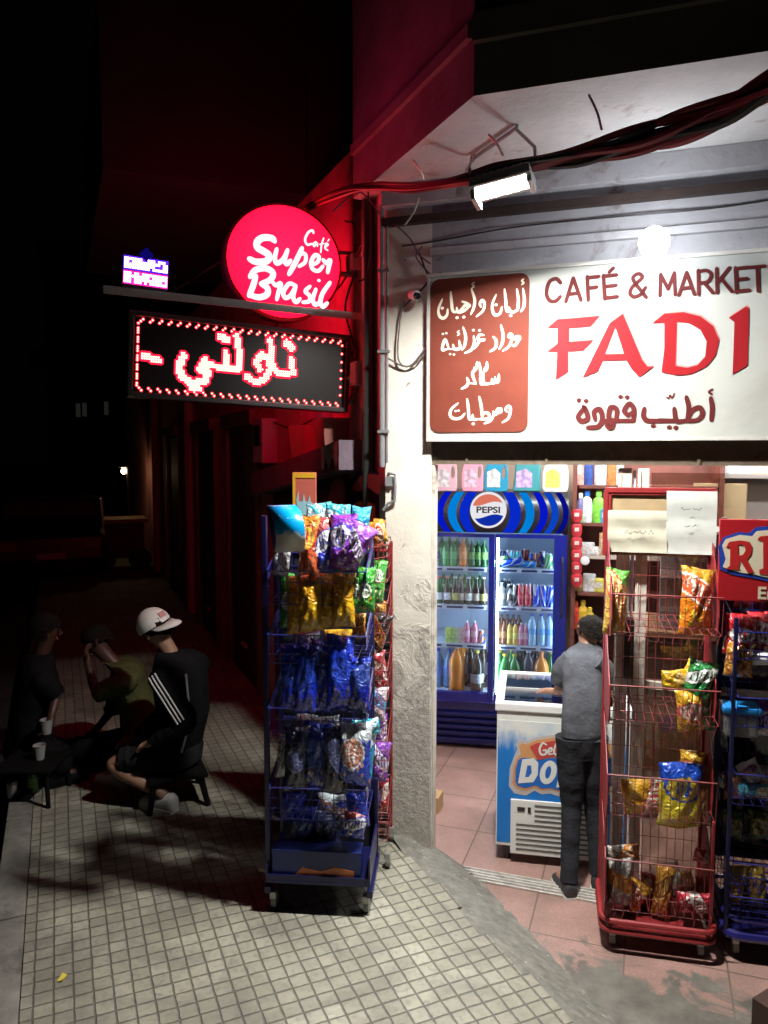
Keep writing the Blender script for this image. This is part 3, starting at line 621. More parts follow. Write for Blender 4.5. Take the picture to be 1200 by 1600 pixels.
pl = MB(); pl.box((0, -0.125, 0), (1.47, 0.004, 0.038)); pl.box((0, -0.10, 0.017), (1.47, 0.046, 0.004))
plo = pl.build('sign_rail', mat('galvanised_angle', (0.50, 0.47, 0.45), 0.4, 0.5, var=0.1, vscale=10), loc=eloc(pa, pz)); plo.rotation_euler = (0, 0.03, A2)
tag(plo, 'long pale metal angle bar running across between the round sign and the LED box', 'rail')
DA, DZ = -0.38, 3.185
ds = thing('round_sign', 'round glowing pink red coffee sign with white brush lettering sticking out from the wall', 'sign', eloc(DA, DZ)); ds.rotation_euler = (0, 0.0, A2)
RDX, RDZ = 0.318, 0.302
Mr = Matrix.Rotation(PI / 2, 4, 'X')
b = MB(); b.lathe([(0.30, -0.055), (0.316, -0.05), (0.318, -0.04), (0.318, 0.04), (0.316, 0.05), (0.30, 0.055)], 64, M=Mr, cap=False)
for v in b.v: v.z *= RDZ / RDX
b.build('rim', mat('sign_rim_red', (0.4, 0.02, 0.05), 0.4), ds, smooth=True)
def disc_mat():
    m = bpy.data.materials.new('lit_red_acrylic'); m.use_nodes = True; nt = m.node_tree; nt.nodes.remove(nt.nodes['Principled BSDF'])
    co = coords(nt); ln = nt.nodes.new('ShaderNodeVectorMath'); ln.operation = 'LENGTH'; nt.links.new(co, ln.inputs[0])
    e = nt.nodes.new('ShaderNodeEmission'); nt.links.new(mixc(nt, ramp(nt, ln.outputs['Value'], 0.10, 0.315), (1.0, 0.0020, 0.0120), (0.62, 0.0009, 0.0075)), e.inputs[0]); e.inputs[1].default_value = DISC
    nt.links.new(e.outputs[0], nt.nodes['Material Output'].inputs[0]); return m
n = 64
for sg_ in (-1, 1):
    b = MB()
    b.add([(0.302 * math.cos(2 * PI * i / n), sg_ * 0.0552, 0.286 * math.sin(2 * PI * i / n)) for i in range(n)], [tuple(range(n)) if sg_ > 0 else tuple(range(n))[::-1]])
    b.build('lit_face' if sg_ < 0 else 'back_face', disc_mat() if sg_ < 0 else emit('dim_red_acrylic', (1.0, 0.008, 0.05), DISC * 0.6), ds, recalc=False)
m_lw = emit('lit_white_letters', (1.0, 0.80, 0.82), 1.6)
BR = [(52, [(505,362),(480,338),(400,335),(348,372),(350,425),(410,462),(452,492),(452,532),(415,556),(330,556),(278,532)]), (36, [(528,440),(510,520),(530,572),(590,530),(628,448)]), (36, [(628,448),(602,540),(622,578),(655,545)]),
      (40, [(762,432),(705,555),(642,670)]), (30, [(712,520),(760,480),(795,495),(790,560),(735,600)]), (32, [(845,590),(905,560),(918,510),(880,498),(845,565),(862,625),(915,640),(955,598)]), (36, [(958,540),(990,570),(1022,542),(1010,600),(1000,655)]),
      (44, [(335,690),(308,780),(272,870)]), (46, [(282,695),(330,635),(425,618),(492,660),(470,722),(385,762)]), (46, [(385,762),(440,800),(438,858),(365,886),(278,866)]), (34, [(488,745),(520,775),(565,758),(545,835),(528,905)]), (34, [(695,772),(640,762),(590,835),(605,890),(655,868),(705,780)]), (34, [(705,780),(680,880),(705,930),(742,900)]),
      (32, [(835,785),(792,830),(832,872),(828,922),(770,932)]), (34, [(890,812),(862,900),(882,955),(922,935)]), (24, [(918,730)]), (36, [(1020,750),(952,850),(932,930),(955,972),(995,940)]),
      (18, [(868,292),(858,268),(820,285),(790,348),(808,398),(852,392)]), (13, [(890,372),(866,390),(874,415),(900,384),(905,415)]), (13, [(962,338),(942,400),(935,472)]), (11, [(924,396),(966,388)]), (13, [(980,420),(1002,400),(986,388),(974,430),(1000,452)]), (11, [(1000,366),(1012,350)])]
b = MB()
def dm(px, py): return em(px, py, DA, DZ, 0.0)
for i, (w, L) in enumerate(BR):
    k = 0.00372 / 6
    brush(b, [dm(340 + x / 6, 320 + y / 6) for x, y in L], w * k * 1.12, -0.0570 - 0.0001 * i, taper=0.8)
b.build('brush_lettering', m_lw, ds, recalc=False)
b = MB(); b.tube([(0.31, 0, -0.02), (0.62, 0, -0.02)], 0.014, 8); b.tube([(0.29, 0, 0.09), (0.62, 0, 0.11)], 0.01, 8); b.build('wall_arm', mat('bracket_grey', (0.32, 0.30, 0.28), 0.5, 0.3), ds)
# small blue and pink LED sign on the rail's far end
a, z = hit(228, 425, RR, E_)
ns_ = thing('neon_sign', 'small overexposed blue and pink LED sign standing on the left end of the bar', 'sign', eloc(a, z)); ns_.rotation_euler = (0, 0.06, A2)
b = MB(); b.box((0, 0.02, 0), (0.215, 0.03, 0.16), bev=0.004); b.build('housing', m_blk, ns_)
b = MB(); b.tube([(-0.09, 0.02, -0.08), (-0.09, -0.06, -0.135)], 0.005, 6); b.tube([(0.085, 0.02, -0.08), (0.085, -0.06, -0.135)], 0.005, 6); b.build('leg', m_frame, ns_)
r2 = random.Random(3)
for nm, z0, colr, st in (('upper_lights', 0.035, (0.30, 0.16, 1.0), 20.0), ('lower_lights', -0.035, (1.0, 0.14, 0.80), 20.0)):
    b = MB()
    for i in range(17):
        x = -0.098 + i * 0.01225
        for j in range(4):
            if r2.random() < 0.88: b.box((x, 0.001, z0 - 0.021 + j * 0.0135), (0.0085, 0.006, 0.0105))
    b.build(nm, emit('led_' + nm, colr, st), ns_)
    b = MB(); b.box((0, 0.0045, z0), (0.212, 0.003, 0.066)); b.build(nm + '_halo', emit('glow_' + nm, ((.10, .02, 1.0), (1.0, .02, .35))[z0 < 0], 1.6), ns_)  # fringe glow around the lights, drawn as a glowing plate
b = MB(); b.box((0, 0.003, 0.085), (0.05, 0.004, 0.05), rot=Matrix.Rotation(PI / 4, 4, 'Y')); b.build('blue_crest', emit('led_dim_blue', (0.03, 0.02, 1.0), 0.12), ns_)

# ---- street wall details
m_jb = mat('junction_box_grey', (0.30, 0.29, 0.28), 0.6)
for t, z, w_, h_, lab in ((0.30, 2.62, 0.10, 0.13, 'small grey junction box on the red wall beside the LED box'), (0.36, 3.22, 0.09, 0.09, 'small square junction box on the red wall beside the round sign'), (0.9, 2.42, 0.16, 0.12, 'wide grey junction box on the red wall above the ledge')):
    o = thing('junction_box', lab, 'box', WL(t, 0, z), A2); b = MB(); b.box((-0.03, 0, 0), (0.06, w_, h_), bev=0.006); b.build('case', m_jb, o)
    b = MB(); b.box((-0.062, 0, 0), (0.006, w_ * .85, h_ * .85), bev=0.002); b.build('lid', m_jb, o)
b = MB(); b.lathe([(0.0, 0), (0.035, 0), (0.038, 0.03), (0.030, 0.075), (0.0, 0.08)], 16, M=Matrix.Rotation(-PI / 2, 4, 'Y'), cap=False); tag(b.build('wall_socket', mat('lamp_white', (0.75, 0.75, 0.75), 0.4), loc=WL(0.40, 0.0, 2.60), rz=A2, smooth=True), 'round white fitting on the wall at the right end of the LED box', 'fitting')
b = MB()
for L in ([(0.33, 3.18), (0.45, 3.0), (0.38, 2.8), (0.30, 2.70)], [(0.36, 3.27), (0.30, 3.4), (0.5, 3.48)], [(0.30, 2.55), (0.5, 2.45), (0.8, 2.44)], [(0.98, 2.42), (1.5, 2.36), (2.1, 2.42)], [(0.22, 3.3), (0.6, 3.12), (1.3, 3.2), (2.4, 3.05)]):
    b.tube(catmull([WL(t, 0.03 + 0.02 * (i % 2), z) for i, (t, z) in enumerate(L)], 6), 0.006, 5)
tag(b.build('wall_cables', m_cblk, loc=WL(0.33, 0.03, 3.18), world=True, smooth=True), 'tangle of thin black cables on the red lit wall around the round sign', 'cables')
b = MB(); b.tube([WL(0.15, 0.035, 0.2), WL(0.15, 0.035, 3.49)], 0.032, 12)
for z in (1.2, 2.4, 3.2): b.tube([WL(0.15, 0.035, z), WL(0.15, 0.035, z + 0.03)], 0.037, 12)
tag(b.build('drain_pipe', mat('dark_green_pipe', (0.025, 0.032, 0.028), 0.5), loc=WL(0.17, 0.055, 0.2), world=True, smooth=True), 'dark drain pipe running down the red lit wall beside the pillar', 'pipe')
aw = MB(); q1, q2 = WL(0.26, 0, 2.26), WL(2.3, 0, 2.02)
def slab(mb, p1, p2, w, h, mi=0): mb.add([p1, p1 + W * w, p1 + W * w - Vector((0, 0, h)), p1 - Vector((0, 0, h)), p2, p2 + W * w, p2 + W * w - Vector((0, 0, h)), p2 - Vector((0, 0, h))], [(0, 1, 2, 3), (4, 7, 6, 5), (0, 4, 5, 1), (1, 5, 6, 2), (2, 6, 7, 3), (3, 7, 4, 0)], mi)
slab(aw, q1, q2, 0.16, 0.16)
lg = thing('sloping_ledge', 'sloping dark concrete ledge on the street wall with a flaked white patch', 'ledge', q1)
aw.build('beam', mat('purple_grey_concrete', (0.16, 0.12, 0.15), 0.85, var=0.25, vscale=6, bmp=0.5), lg, world=True)
b = MB()
for i, (s0, s1) in enumerate(((0.02, 0.30),)):
    n = 12; top = []; bot = []
    for k in range(n + 1):
        t = s0 + (s1 - s0) * k / n; base = 2.26 - (t) * 0.1176
        top.append(WL(0.26 + t, 0.1615, base - 0.004)); bot.append(WL(0.26 + t, 0.1615, base - 0.10 - 0.03 * math.sin(k * 1.3) - r2.uniform(0, .02)))
    b.add(top + bot, [(k, k + 1, n + 2 + k, n + 1 + k) for k in range(n)])
b.build('flaked_patch', mat('flaked_white_paint', (0.62, 0.62, 0.66), 0.8, var=0.15, vscale=25, dirt=(0.55, 0.42, 0.24), dscale=14, dlo=0.5, dhi=0.6), lg, world=True)
for i, (t, sz, lab) in enumerate(((0.62, (0.16, 0.20, 0.17), 'square red lit planter box on the ledge nearer the pillar'), (1.10, (0.15, 0.2, 0.2), 'tilted red lit planter box on the ledge farther along the wall'))):
    bx = thing('planter_box', lab, 'box', WL(t, 0.08, 2.262 - (t - 0.26) * 0.1176), A2 + (0.0, 0.25)[i])
    b = MB(); a, c, h = sz; b.add([(-a*.4, -c*.4, 0), (a*.4, -c*.4, 0), (a*.4, c*.4, 0), (-a*.4, c*.4, 0), (-a/2, -c/2, h), (a/2, -c/2, h), (a/2, c/2, h), (-a/2, c/2, h), (-a*.42, -c*.42, h), (a*.42, -c*.42, h), (a*.42, c*.42, h), (-a*.42, c*.42, h), (-a*.36, -c*.36, .03), (a*.36, -c*.36, .03), (a*.36, c*.36, .03), (-a*.36, c*.36, .03)],
          [(0, 1, 2, 3), (0, 1, 5, 4), (1, 2, 6, 5), (2, 3, 7, 6), (3, 0, 4, 7), (4, 5, 9, 8), (5, 6, 10, 9), (6, 7, 11, 10), (7, 4, 8, 11), (8, 9, 13, 12), (9, 10, 14, 13), (10, 11, 15, 14), (11, 8, 12, 15), (12, 13, 14, 15)])
    b.build('tub', mat('terracotta', (0.42, 0.16, 0.13), 0.7, var=0.1), bx)
    b = MB(); b.box((0, 0, h * 0.72), (a * 0.72, c * 0.72, 0.02)); b.build('soil', m_dark, bx)
mb_ = thing('meter_box', 'grey electricity meter box on the dim red wall behind the ledge', 'box', WL(2.25, 0.0, 2.28), A2)
b = MB(); b.box((-0.06, 0, 0), (0.12, 0.30, 0.34), bev=0.008); b.build('case', mat('meter_grey', (0.4, 0.4, 0.4), 0.5), mb_)
b = MB(); b.box((-0.124, 0, 0.04), (0.008, 0.18, 0.16), bev=0.003); b.build('window', mat('black_gloss', (0.01, 0.01, 0.012), 0.08), mb_)
m_sh = mat('dark_shutter', (0.085, 0.06, 0.062), 0.6, 0.2, var=0.2)
shp = thing('painted_shutter', 'dark roller shutter under the ledge with pink and yellow painted shapes', 'shutter', WL(0.9, 0.01, 0.14), A2)
b = MB()
for k in range(30): b.box((-0.012, 0.32, 0.05 + k * 0.062), (0.022 + 0.006 * (k % 2), 1.80, 0.060))
b.build('slats', m_sh, shp)
def blob(mb, pts, w):                          # painted shape on the shutter, pts in photo pixels
    P = catmull([Vector((hit(x, y, WL(0, w, 0), S)[0], 0, hit(x, y, WL(0, w, 0), S)[1])) for x, y in pts + [pts[0]]], 5)[:-1]
    mb.add([WL(p.x, w, p.z) for p in P], [tuple(range(len(P)))])
for nm, pts, w, c in (('black_outline', [(592, 738), (560, 736), (545, 760), (540, 800), (556, 835), (570, 870), (592, 872)], 0.046, (0.006, 0.006, 0.006)), ('pink_shape', [(592, 742), (566, 742), (550, 762), (560, 768), (575, 762), (592, 772)], 0.050, (0.40, 0.14, 0.12)), ('yellow_shape', [(586, 790), (568, 782), (552, 790), (556, 815), (570, 850), (587, 855)], 0.050, (0.42, 0.24, 0.03)),
                      ('rose_drip', [(536, 748), (520, 752), (512, 790), (520, 825), (534, 800), (540, 770)], 0.048, (0.34, 0.10, 0.10))):
    b = MB(); blob(b, pts, w); b.build(nm, mat('paint_' + nm, c, 0.6), shp, world=True)
for i, (px, Lb) in enumerate(((297, 'thin vertical pipe on the dim street wall, nearer one'), (243, 'thin vertical pipe on the dim street wall, farther one'))):
    t = hit(px, 700, C0 + W * 0.05, S)[0]; b = MB(); b.tube([WL(t, 0.06, 0.2), WL(t, 0.06, 3.7)], 0.06, 8)
    tag(b.build('wall_pipe', mat('wall_pipe_paint', (0.45, 0.35, 0.33), 0.6), loc=WL(t, 0.06, 0.2), world=True, smooth=True), Lb, 'pipe')
for i, t in enumerate((3.2, 5.0, 7.6)):
    dr = thing('shop_shutter', ('closed shutter door in the dim wall just beyond the snack rack', 'closed middle shutter door in the dim street wall', 'closed shutter door farthest along the dim street wall')[i], 'shutter', WL(t, 0.0, 0.14), A2)
    b = MB()
    for k in range(34): b.box((-0.012, 0, 0.04 + k * 0.066), (0.02 + 0.007 * (k % 2), 1.1, 0.064))
    b.build('slats', m_sh, dr)
    b = MB(); b.box((-0.03, 0.58, 1.15), (0.055, 0.05, 2.3)); b.box((-0.03, -0.58, 1.15), (0.055, 0.05, 2.3)); b.box((-0.05, 0, 2.34), (0.10, 1.22, 0.12)); b.build('frame', m_brown, dr)
    b = MB(); b.box((-0.035, 0, 0.30), (0.025, 0.16, 0.03), bev=0.005); b.build('handle', m_alu, dr)

# ================================================================== SNACK BAGS
def bag_mat(key, base, top, blob, accent, food, rough=0.20, seed=0.0):
    nm = 'printed_foil_' + key
    if nm in _mats: return _mats[nm]
    vr = random.Random(key); cz, kx, kz, dg_ = vr.uniform(.48, .68), vr.uniform(3.5, 8), vr.uniform(12, 30), vr.choice((0, 0, .5, -.5, .9))
    m, nt, p = base_mat(nm); co = coords(nt, 'Generated'); sx = nt.nodes.new('ShaderNodeSeparateXYZ'); nt.links.new(co, sx.inputs[0])
    ob = coords(nt); mpn = nt.nodes.new('ShaderNodeVectorMath'); mpn.operation = 'ADD'; mpn.inputs[1].default_value = (seed, seed * 2, seed * 3); nt.links.new(co, mpn.inputs[0])
    n1 = noise_(nt, mpn.outputs[0], 3.5, 3); n2 = noise_(nt, mpn.outputs[0], 9.0, 4)
    X, Z = sx.outputs[0], sx.outputs[2]
    zz = math_(nt, 'ADD', Z, math_(nt, 'MULTIPLY', math_(nt, 'SUBTRACT', n1, 0.5), 0.35))
    c = mixc(nt, ramp(nt, zz, 0.70, 0.74), base, top)
    dx = math_(nt, 'SUBTRACT', X, 0.5); dz = math_(nt, 'ADD', math_(nt, 'SUBTRACT', Z, cz), math_(nt, 'MULTIPLY', dx, dg_ * .6))
    el = math_(nt, 'SQRT', math_(nt, 'ADD', math_(nt, 'MULTIPLY', math_(nt, 'MULTIPLY', dx, dx), kx if abs(dg_) < .2 else 2.2), math_(nt, 'MULTIPLY', math_(nt, 'MULTIPLY', dz, dz), kz)))
    el = math_(nt, 'ADD', el, math_(nt, 'MULTIPLY', math_(nt, 'SUBTRACT', n2, 0.5), 0.5))
    inside = ramp(nt, el, 0.84, 0.78); c = mixc(nt, ramp(nt, el, 0.98, 0.92), c, accent); c = mixc(nt, inside, c, blob)
    wv = nt.nodes.new('ShaderNodeTexWave'); wv.inputs['Scale'].default_value = 2.6; wv.inputs['Distortion'].default_value = 7; wv.inputs['Detail Scale'].default_value = 1.6; nt.links.new(mpn.outputs[0], wv.inputs['Vector'])
    tx = math_(nt, 'MULTIPLY', ramp(nt, wv.outputs['Fac'], 0.62, 0.70), ramp(nt, el, 0.62, 0.55)); c = mixc(nt, tx, c, accent)
    vo = nt.nodes.new('ShaderNodeTexVoronoi'); vo.inputs['Scale'].default_value = 5.5; nt.links.new(mpn.outputs[0], vo.inputs['Vector'])
    fd = math_(nt, 'MULTIPLY', ramp(nt, vo.outputs['Distance'], 0.36, 0.30), ramp(nt, zz, 0.40, 0.34)); c = mixc(nt, math_(nt, 'MULTIPLY', fd, ramp(nt, zz, 0.06, 0.10)), c, food)
    c = mixc(nt, ramp(nt, Z, 0.965, 0.975), c, top); nt.links.new(c, p.inputs['Base Color'])
    p.inputs['Roughness'].default_value = rough; p.inputs['Metallic'].default_value = 0.12; p.inputs['Coat Weight'].default_value = 0.9; p.inputs['Coat Roughness'].default_value = 0.08
    bump(nt, p, noise_(nt, ob, 26, 3, 0.5, 1.6), 0.95, 0.02); _mats[nm] = m; return m
WHT = (.75, .73, .7)
PAL = {'orange_red': ((.55,.09,.03),(.62,.20,.02),(.70,.45,.04),(.5,.03,.03),(.65,.25,.12)), 'blue_white': ((.02,.04,.42),(.35,.06,.05),(.75,.75,.8),(.02,.03,.35),(.7,.55,.45)),
       'purple': ((.16,.03,.36),(.20,.04,.42),(.75,.7,.8),(.05,.05,.5),(.7,.45,.08)), 'violet': ((.25,.06,.48),(.30,.10,.52),(.7,.65,.78),(.15,.03,.3),(.6,.4,.5)), 'sky': ((.02,.28,.48),(.04,.38,.60),(.6,.75,.8),(.02,.1,.4),(.7,.6,.3)),
       'teal': ((.02,.34,.42),(.05,.42,.50),(.6,.75,.78),(.02,.2,.3),(.7,.7,.6)), 'yellow_brown': ((.66,.36,.01),(.70,.40,.015),(.62,.30,.01),(.45,.20,.01),(.55,.35,.08)), 'green': ((.03,.24,.03),(.05,.33,.04),(.7,.75,.6),(.02,.12,.02),(.65,.35,.03)),
       'green_white': ((.08,.36,.05),(.05,.30,.04),(.75,.78,.7),(.1,.4,.1),(.7,.65,.5)), 'blue': ((.012,.03,.52),(.015,.05,.60),(.03,.08,.62),(.02,.05,.40),(.07,.07,.16)), 'deep_blue': ((.008,.018,.28),(.015,.04,.42),(.05,.09,.40),(.03,.06,.3),(.2,.16,.14)), 'black_nuts': ((.02,.015,.015),(.03,.02,.02),(.3,.05,.04),(.45,.2,.03),(.55,.3,.06)),
       'dark_red': ((.28,.025,.03),(.35,.03,.04),(.45,.3,.25),(.1,.01,.01),(.3,.1,.05)), 'silver': ((.55,.55,.56),(.62,.62,.63),(.4,.4,.42),(.08,.08,.08),(.3,.3,.3)), 'pink_white': ((.7,.55,.6),(.75,.68,.72),(.1,.35,.55),(.35,.05,.3),(.5,.2,.4)), 'salmon_blue': ((.02,.06,.45),(.6,.68,.72),(.55,.25,.18),(.7,.72,.75),(.5,.25,.2)),
       'dark': ((.014,.016,.035),(.04,.05,.10),(.05,.06,.14),(.10,.11,.2),(.1,.06,.05)), 'yellow_green': ((.55,.36,.06),(.10,.34,.05),(.65,.5,.2),(.5,.06,.04),(.7,.5,.2)), 'orange': ((.62,.18,.01),(.62,.30,.03),(.60,.10,.03),(.7,.68,.6),(.60,.50,.03)), 'yellow': ((.62,.36,.01),(.66,.42,.02),(.7,.5,.2),(.55,.25,.02),(.65,.40,.05)),
       'green_leaf': ((.02,.20,.05),(.03,.24,.06),(.7,.72,.7),(.02,.1,.03),(.05,.3,.04)), 'orange_yellow': ((.60,.30,.02),(.65,.36,.03),(.68,.55,.45),(.5,.04,.06),(.62,.42,.04)), 'yellow_blue': ((.58,.46,.03),(.01,.06,.42),(.58,.42,.05),(.02,.08,.45),(.5,.45,.2)), 'tan': ((.45,.28,.12),(.5,.32,.14),(.4,.2,.05),(.3,.12,.03),(.5,.35,.2)),
       'white_orange': ((.62,.6,.55),(.65,.25,.05),(.65,.22,.02),(.7,.68,.62),(.6,.4,.2)), 'grey_orange': ((.30,.28,.26),(.34,.32,.30),(.50,.18,.03),(.6,.3,.05),(.55,.20,.02)), 'brown_white': ((.22,.08,.03),(.6,.4,.35),(.6,.5,.45),(.4,.1,.05),(.5,.25,.08)), 'red_white': ((.42,.015,.03),(.5,.03,.05),(.7,.66,.6),(.35,.01,.02),(.6,.55,.5)), 'red': ((.45,.015,.02),(.5,.02,.03),(.7,.65,.62),(.3,.01,.02),(.6,.4,.3)),
       'brown_gold': ((.40,.14,.02),(.5,.22,.03),(.2,.06,.02),(.55,.35,.05),(.5,.28,.06)), 'purple_white': ((.7,.62,.66),(.2,.05,.4),(.16,.04,.4),(.7,.6,.3),(.5,.3,.1)), 'silver_purple': ((.40,.38,.42),(.6,.6,.62),(.15,.03,.25),(.5,.4,.1),(.12,.02,.2)), 'aqua': ((.1,.5,.68),(.1,.5,.7),(.75,.72,.3),(.75,.75,.75),(.2,.3,.6)), 'dim_green': ((.06,.12,.02),(.05,.10,.02),(.2,.2,.05),(.1,.05,.02),(.2,.12,.03)), 'dull_yellow': ((.35,.22,.03),(.40,.26,.04),(.25,.12,.02),(.1,.05,.02),(.3,.18,.05)), 'lime': ((.45,.65,.03),(.45,.65,.03),(.5,.7,.05),(.3,.5,.02),(.4,.6,.03))}
def bag_mesh(w, h, t, seed):
    r = random.Random(seed); nx, nz = 12, 16; me = bpy.data.meshes.new('snack_bag'); vs = []; a, b_, c = r.uniform(0, 6), r.uniform(0, 6), r.uniform(0, 6)
    for sgn in (-1, 1):
        for j in range(nz + 1):
            zz = j / nz; body = 0 if j in (0, nz) else min(1, math.sin(PI * (zz * 0.94 + 0.03)) * 1.35) ** 0.75
            for i in range(nx + 1):
                u = 2 * i / nx - 1; pr = max(0, 1 - abs(u) ** 2.4) ** 0.6
                T = t * 0.5 * body * pr + 0.0012
                T += t * 0.07 * pr * (math.sin(u * 4.5 + zz * 7 + a) + math.sin(u * 9 - zz * 13 + b_ + sgn)) * (0.4 + body * 0.5)
                x = u * w / 2 * (1 - 0.10 * body * (t / w) * 1.6) + 0.01 * w * math.sin(zz * 11 + c)
                y = sgn * T + 0.05 * t * math.sin(u * 3 + c) * (1 - body) + (0.010 * h * math.sin(u * 5 + a) if j == nz else 0)
                z = h * zz + h * 0.02 * math.sin(u * 2.5 + b_) * (1 if zz > 0.5 else -1) * abs(2 * zz - 1)
                vs.append((x, y, z))
    k = (nx + 1) * (nz + 1); q = lambda s, j, i: s * k + j * (nx + 1) + i; fs = []
    for j in range(nz):
        for i in range(nx):
            fs += [(q(0, j, i), q(0, j, i + 1), q(0, j + 1, i + 1), q(0, j + 1, i)), (q(1, j, i), q(1, j + 1, i), q(1, j + 1, i + 1), q(1, j, i + 1))]
        fs += [(q(0, j, 0), q(0, j + 1, 0), q(1, j + 1, 0), q(1, j, 0)), (q(0, j, nx), q(1, j, nx), q(1, j + 1, nx), q(0, j + 1, nx))]
    for i in range(nx): fs += [(q(0, 0, i), q(1, 0, i), q(1, 0, i + 1), q(0, 0, i + 1)), (q(0, nz, i), q(0, nz, i + 1), q(1, nz, i + 1), q(1, nz, i))]
    me.from_pydata(vs, [], fs); me.polygons.foreach_set('use_smooth', [True] * len(fs)); me.update(); return me
bag_n = [0]
def bag(box, P, d, pal, label, group, roll=0.0, tilt=-0.12, thick=None, name='snack_bag', cat='snack bag', turn=0.0, back=0.0):
    """a filled bag standing on a rack: box in the photograph, on the upright plane through P along d"""
    x0, y0, x1, y1 = box; n_in = Vector((-d.y, d.x, 0)); Pp = P + n_in * back
    a0, zb = hit((x0 + x1) / 2, y1, Pp, d); aL, _ = hit(x0, y1, Pp, d); aR, _ = hit(x1, y1, Pp, d); _, zt = hit((x0 + x1) / 2, y0, Pp, d)
    w, h = aR - aL, zt - zb; bag_n[0] += 1
    lying = abs(roll) > 1.0
    if lying: w, h = h, w
    me = bag_mesh(w * 1.06, h * 1.02, thick or min(0.095, min(w, h) * 0.68), bag_n[0]); me.materials.append(bag_mat(pal + str(bag_n[0] % 3), *PAL[pal], seed=bag_n[0] % 3 * 3.3))
    o = bpy.data.objects.new(name, me); COL.objects.link(o)
    base = Pp + d * a0 + Vector((0, 0, zb))
    if lying: base = Pp + d * (a0 - math.copysign(h / 2, roll)) + Vector((0, 0, zb + w / 2))
    elif roll: base = Pp + d * (a0 - math.sin(roll) * h * 0.5) + Vector((0, 0, zb + h * 0.5 * (1 - math.cos(roll))))
    o.location = base; o.rotation_euler = (tilt, roll, math.atan2(d.y, d.x) + turn)
    return tag(o, label, cat, group)

# ================================================================== WIRE RACKS
def wire_grid(mb, p00, p10, p01, p11, nx, nz, r=0.0019, rim=0.0035, mi=0):
    p00, p10, p01, p11 = map(Vector, (p00, p10, p01, p11))
    for i in range(nx + 1):
        f = i / nx; mb.tube([p00.lerp(p10, f), p01.lerp(p11, f)], r, 4, mi, False)
    for j in range(nz + 1):
        f = j / nz; mb.tube([p00.lerp(p01, f), p10.lerp(p11, f)], rim if j == nz else r * 1.15, 5, mi, False)
def caster(root, x, y, m_leg, m_wh, h=0.085):
    b = MB(); b.box((x, y, h * 0.78), (0.028, 0.034, h * 0.42), bev=0.004); c = b.build('caster', m_leg, root)
    b = MB(); b.lathe([(0.010, -0.012), (0.031, -0.011), (0.033, 0), (0.031, 0.011), (0.010, 0.012)], 14, (x + 0.002, y + 0.012, 0.033), M=Matrix.Rotation(PI / 2, 4, 'Y')); w = b.build('wheel', m_wh, c, smooth=True)
def basket(root, m, m_side, wd, y0, y1, z0, hf, hb, side=True, nx=9, nz=3, lean=0.02):
    b = MB(); x0, x1 = -wd / 2, wd / 2
    wire_grid(b, (x0, y0, z0), (x1, y0, z0), (x0, y0 - lean, z0 + hf), (x1, y0 - lean, z0 + hf), nx, nz, 0.0013, 0.0028)
    wire_grid(b, (x0, y0, z0), (x1, y0, z0), (x0, y1, z0 + 0.01), (x1, y1, z0 + 0.01), nx, 5)
    for x in (x0, x1): wire_grid(b, (x, y0, z0), (x, y1, z0 + 0.01), (x, y0 - lean, z0 + hf), (x, y1, z0 + hb), 5, 2, 0.0013, 0.0026)
    wire_grid(b, (x0, y1, z0), (x1, y1, z0), (x0, y1, z0 + hb), (x1, y1, z0 + hb), nx, 4)
    o = b.build('basket', m, root)
    if side:
        for x in (x0, x1):
            s = MB(); t = 0.003; k = 0.045
            s.add([(x - t, y0 - lean, z0 + hf), (x - t, y1, z0 + hb), (x - t, y1, z0 + hb - k), (x - t, y0 - lean * 0.6, z0 + hf - k), (x + t, y0 - lean, z0 + hf), (x + t, y1, z0 + hb), (x + t, y1, z0 + hb - k), (x + t, y0 - lean * 0.6, z0 + hf - k)],
                  [(0, 1, 2, 3), (4, 7, 6, 5), (0, 4, 5, 1), (1, 5, 6, 2), (2, 6, 7, 3), (3, 7, 4, 0)]); s.build('side_strip', m_side, o)
m_bwire = mat('blue_coated_wire', (0.010, 0.012, 0.15), 0.35); m_bplate = mat('blue_violet_enamel', (0.016, 0.014, 0.12), 0.3, coat=0.4); m_rwire = mat('red_coated_wire', (0.20, 0.03, 0.03), 0.4); m_rplate = mat('red_enamel', (0.26, 0.022, 0.024), 0.45, var=0.12)
m_wheel = mat('grey_caster', (0.22, 0.22, 0.2), 0.5); m_fork = mat('caster_fork', (0.35, 0.35, 0.33), 0.4, 0.6)
# the blue rack standing on the pavement
LW = 0.46; AL = R(-5); LP = Vector((-0.292, 3.286, PAV)); dL = Vector((math.cos(AL), math.sin(AL), 0)); nL = Vector((-dL.y, dL.x, 0))
lr = thing('snack_rack', 'tall blue wire snack rack crammed with bags on the pavement by the pillar', 'display rack', LP, AL)
b = MB()
for x, h_ in ((-LW / 2, 1.54), (LW / 2, 0.40)): b.box((x, 0.30, 0.10 + h_ / 2), (0.018, 0.022, h_), bev=0.003)
b.box((-LW / 2 - 0.004, 0.03, 0.93), (0.022, 0.030, 1.70), bev=0.003)
b.box((0, 0.30, 0.115), (LW, 0.028, 0.03)); b.box((-LW / 2, 0.16, 0.10), (0.026, 0.34, 0.03)); b.box((LW / 2, 0.16, 0.10), (0.026, 0.34, 0.03)); b.box((0, 0.30, 1.63), (LW - .10, 0.018, 0.018)); b.build('frame', mat('navy_enamel', (0.006, 0.007, 0.055), 0.35), lr)
for z0, hf, hb in ((1.395, 0.15, 0.25), (1.135, 0.13, 0.22), (0.78, 0.16, 0.26), (0.43, 0.15, 0.28)): basket(lr, m_bwire, m_bplate, LW - 0.03, 0.0, 0.29, z0, hf, hb)
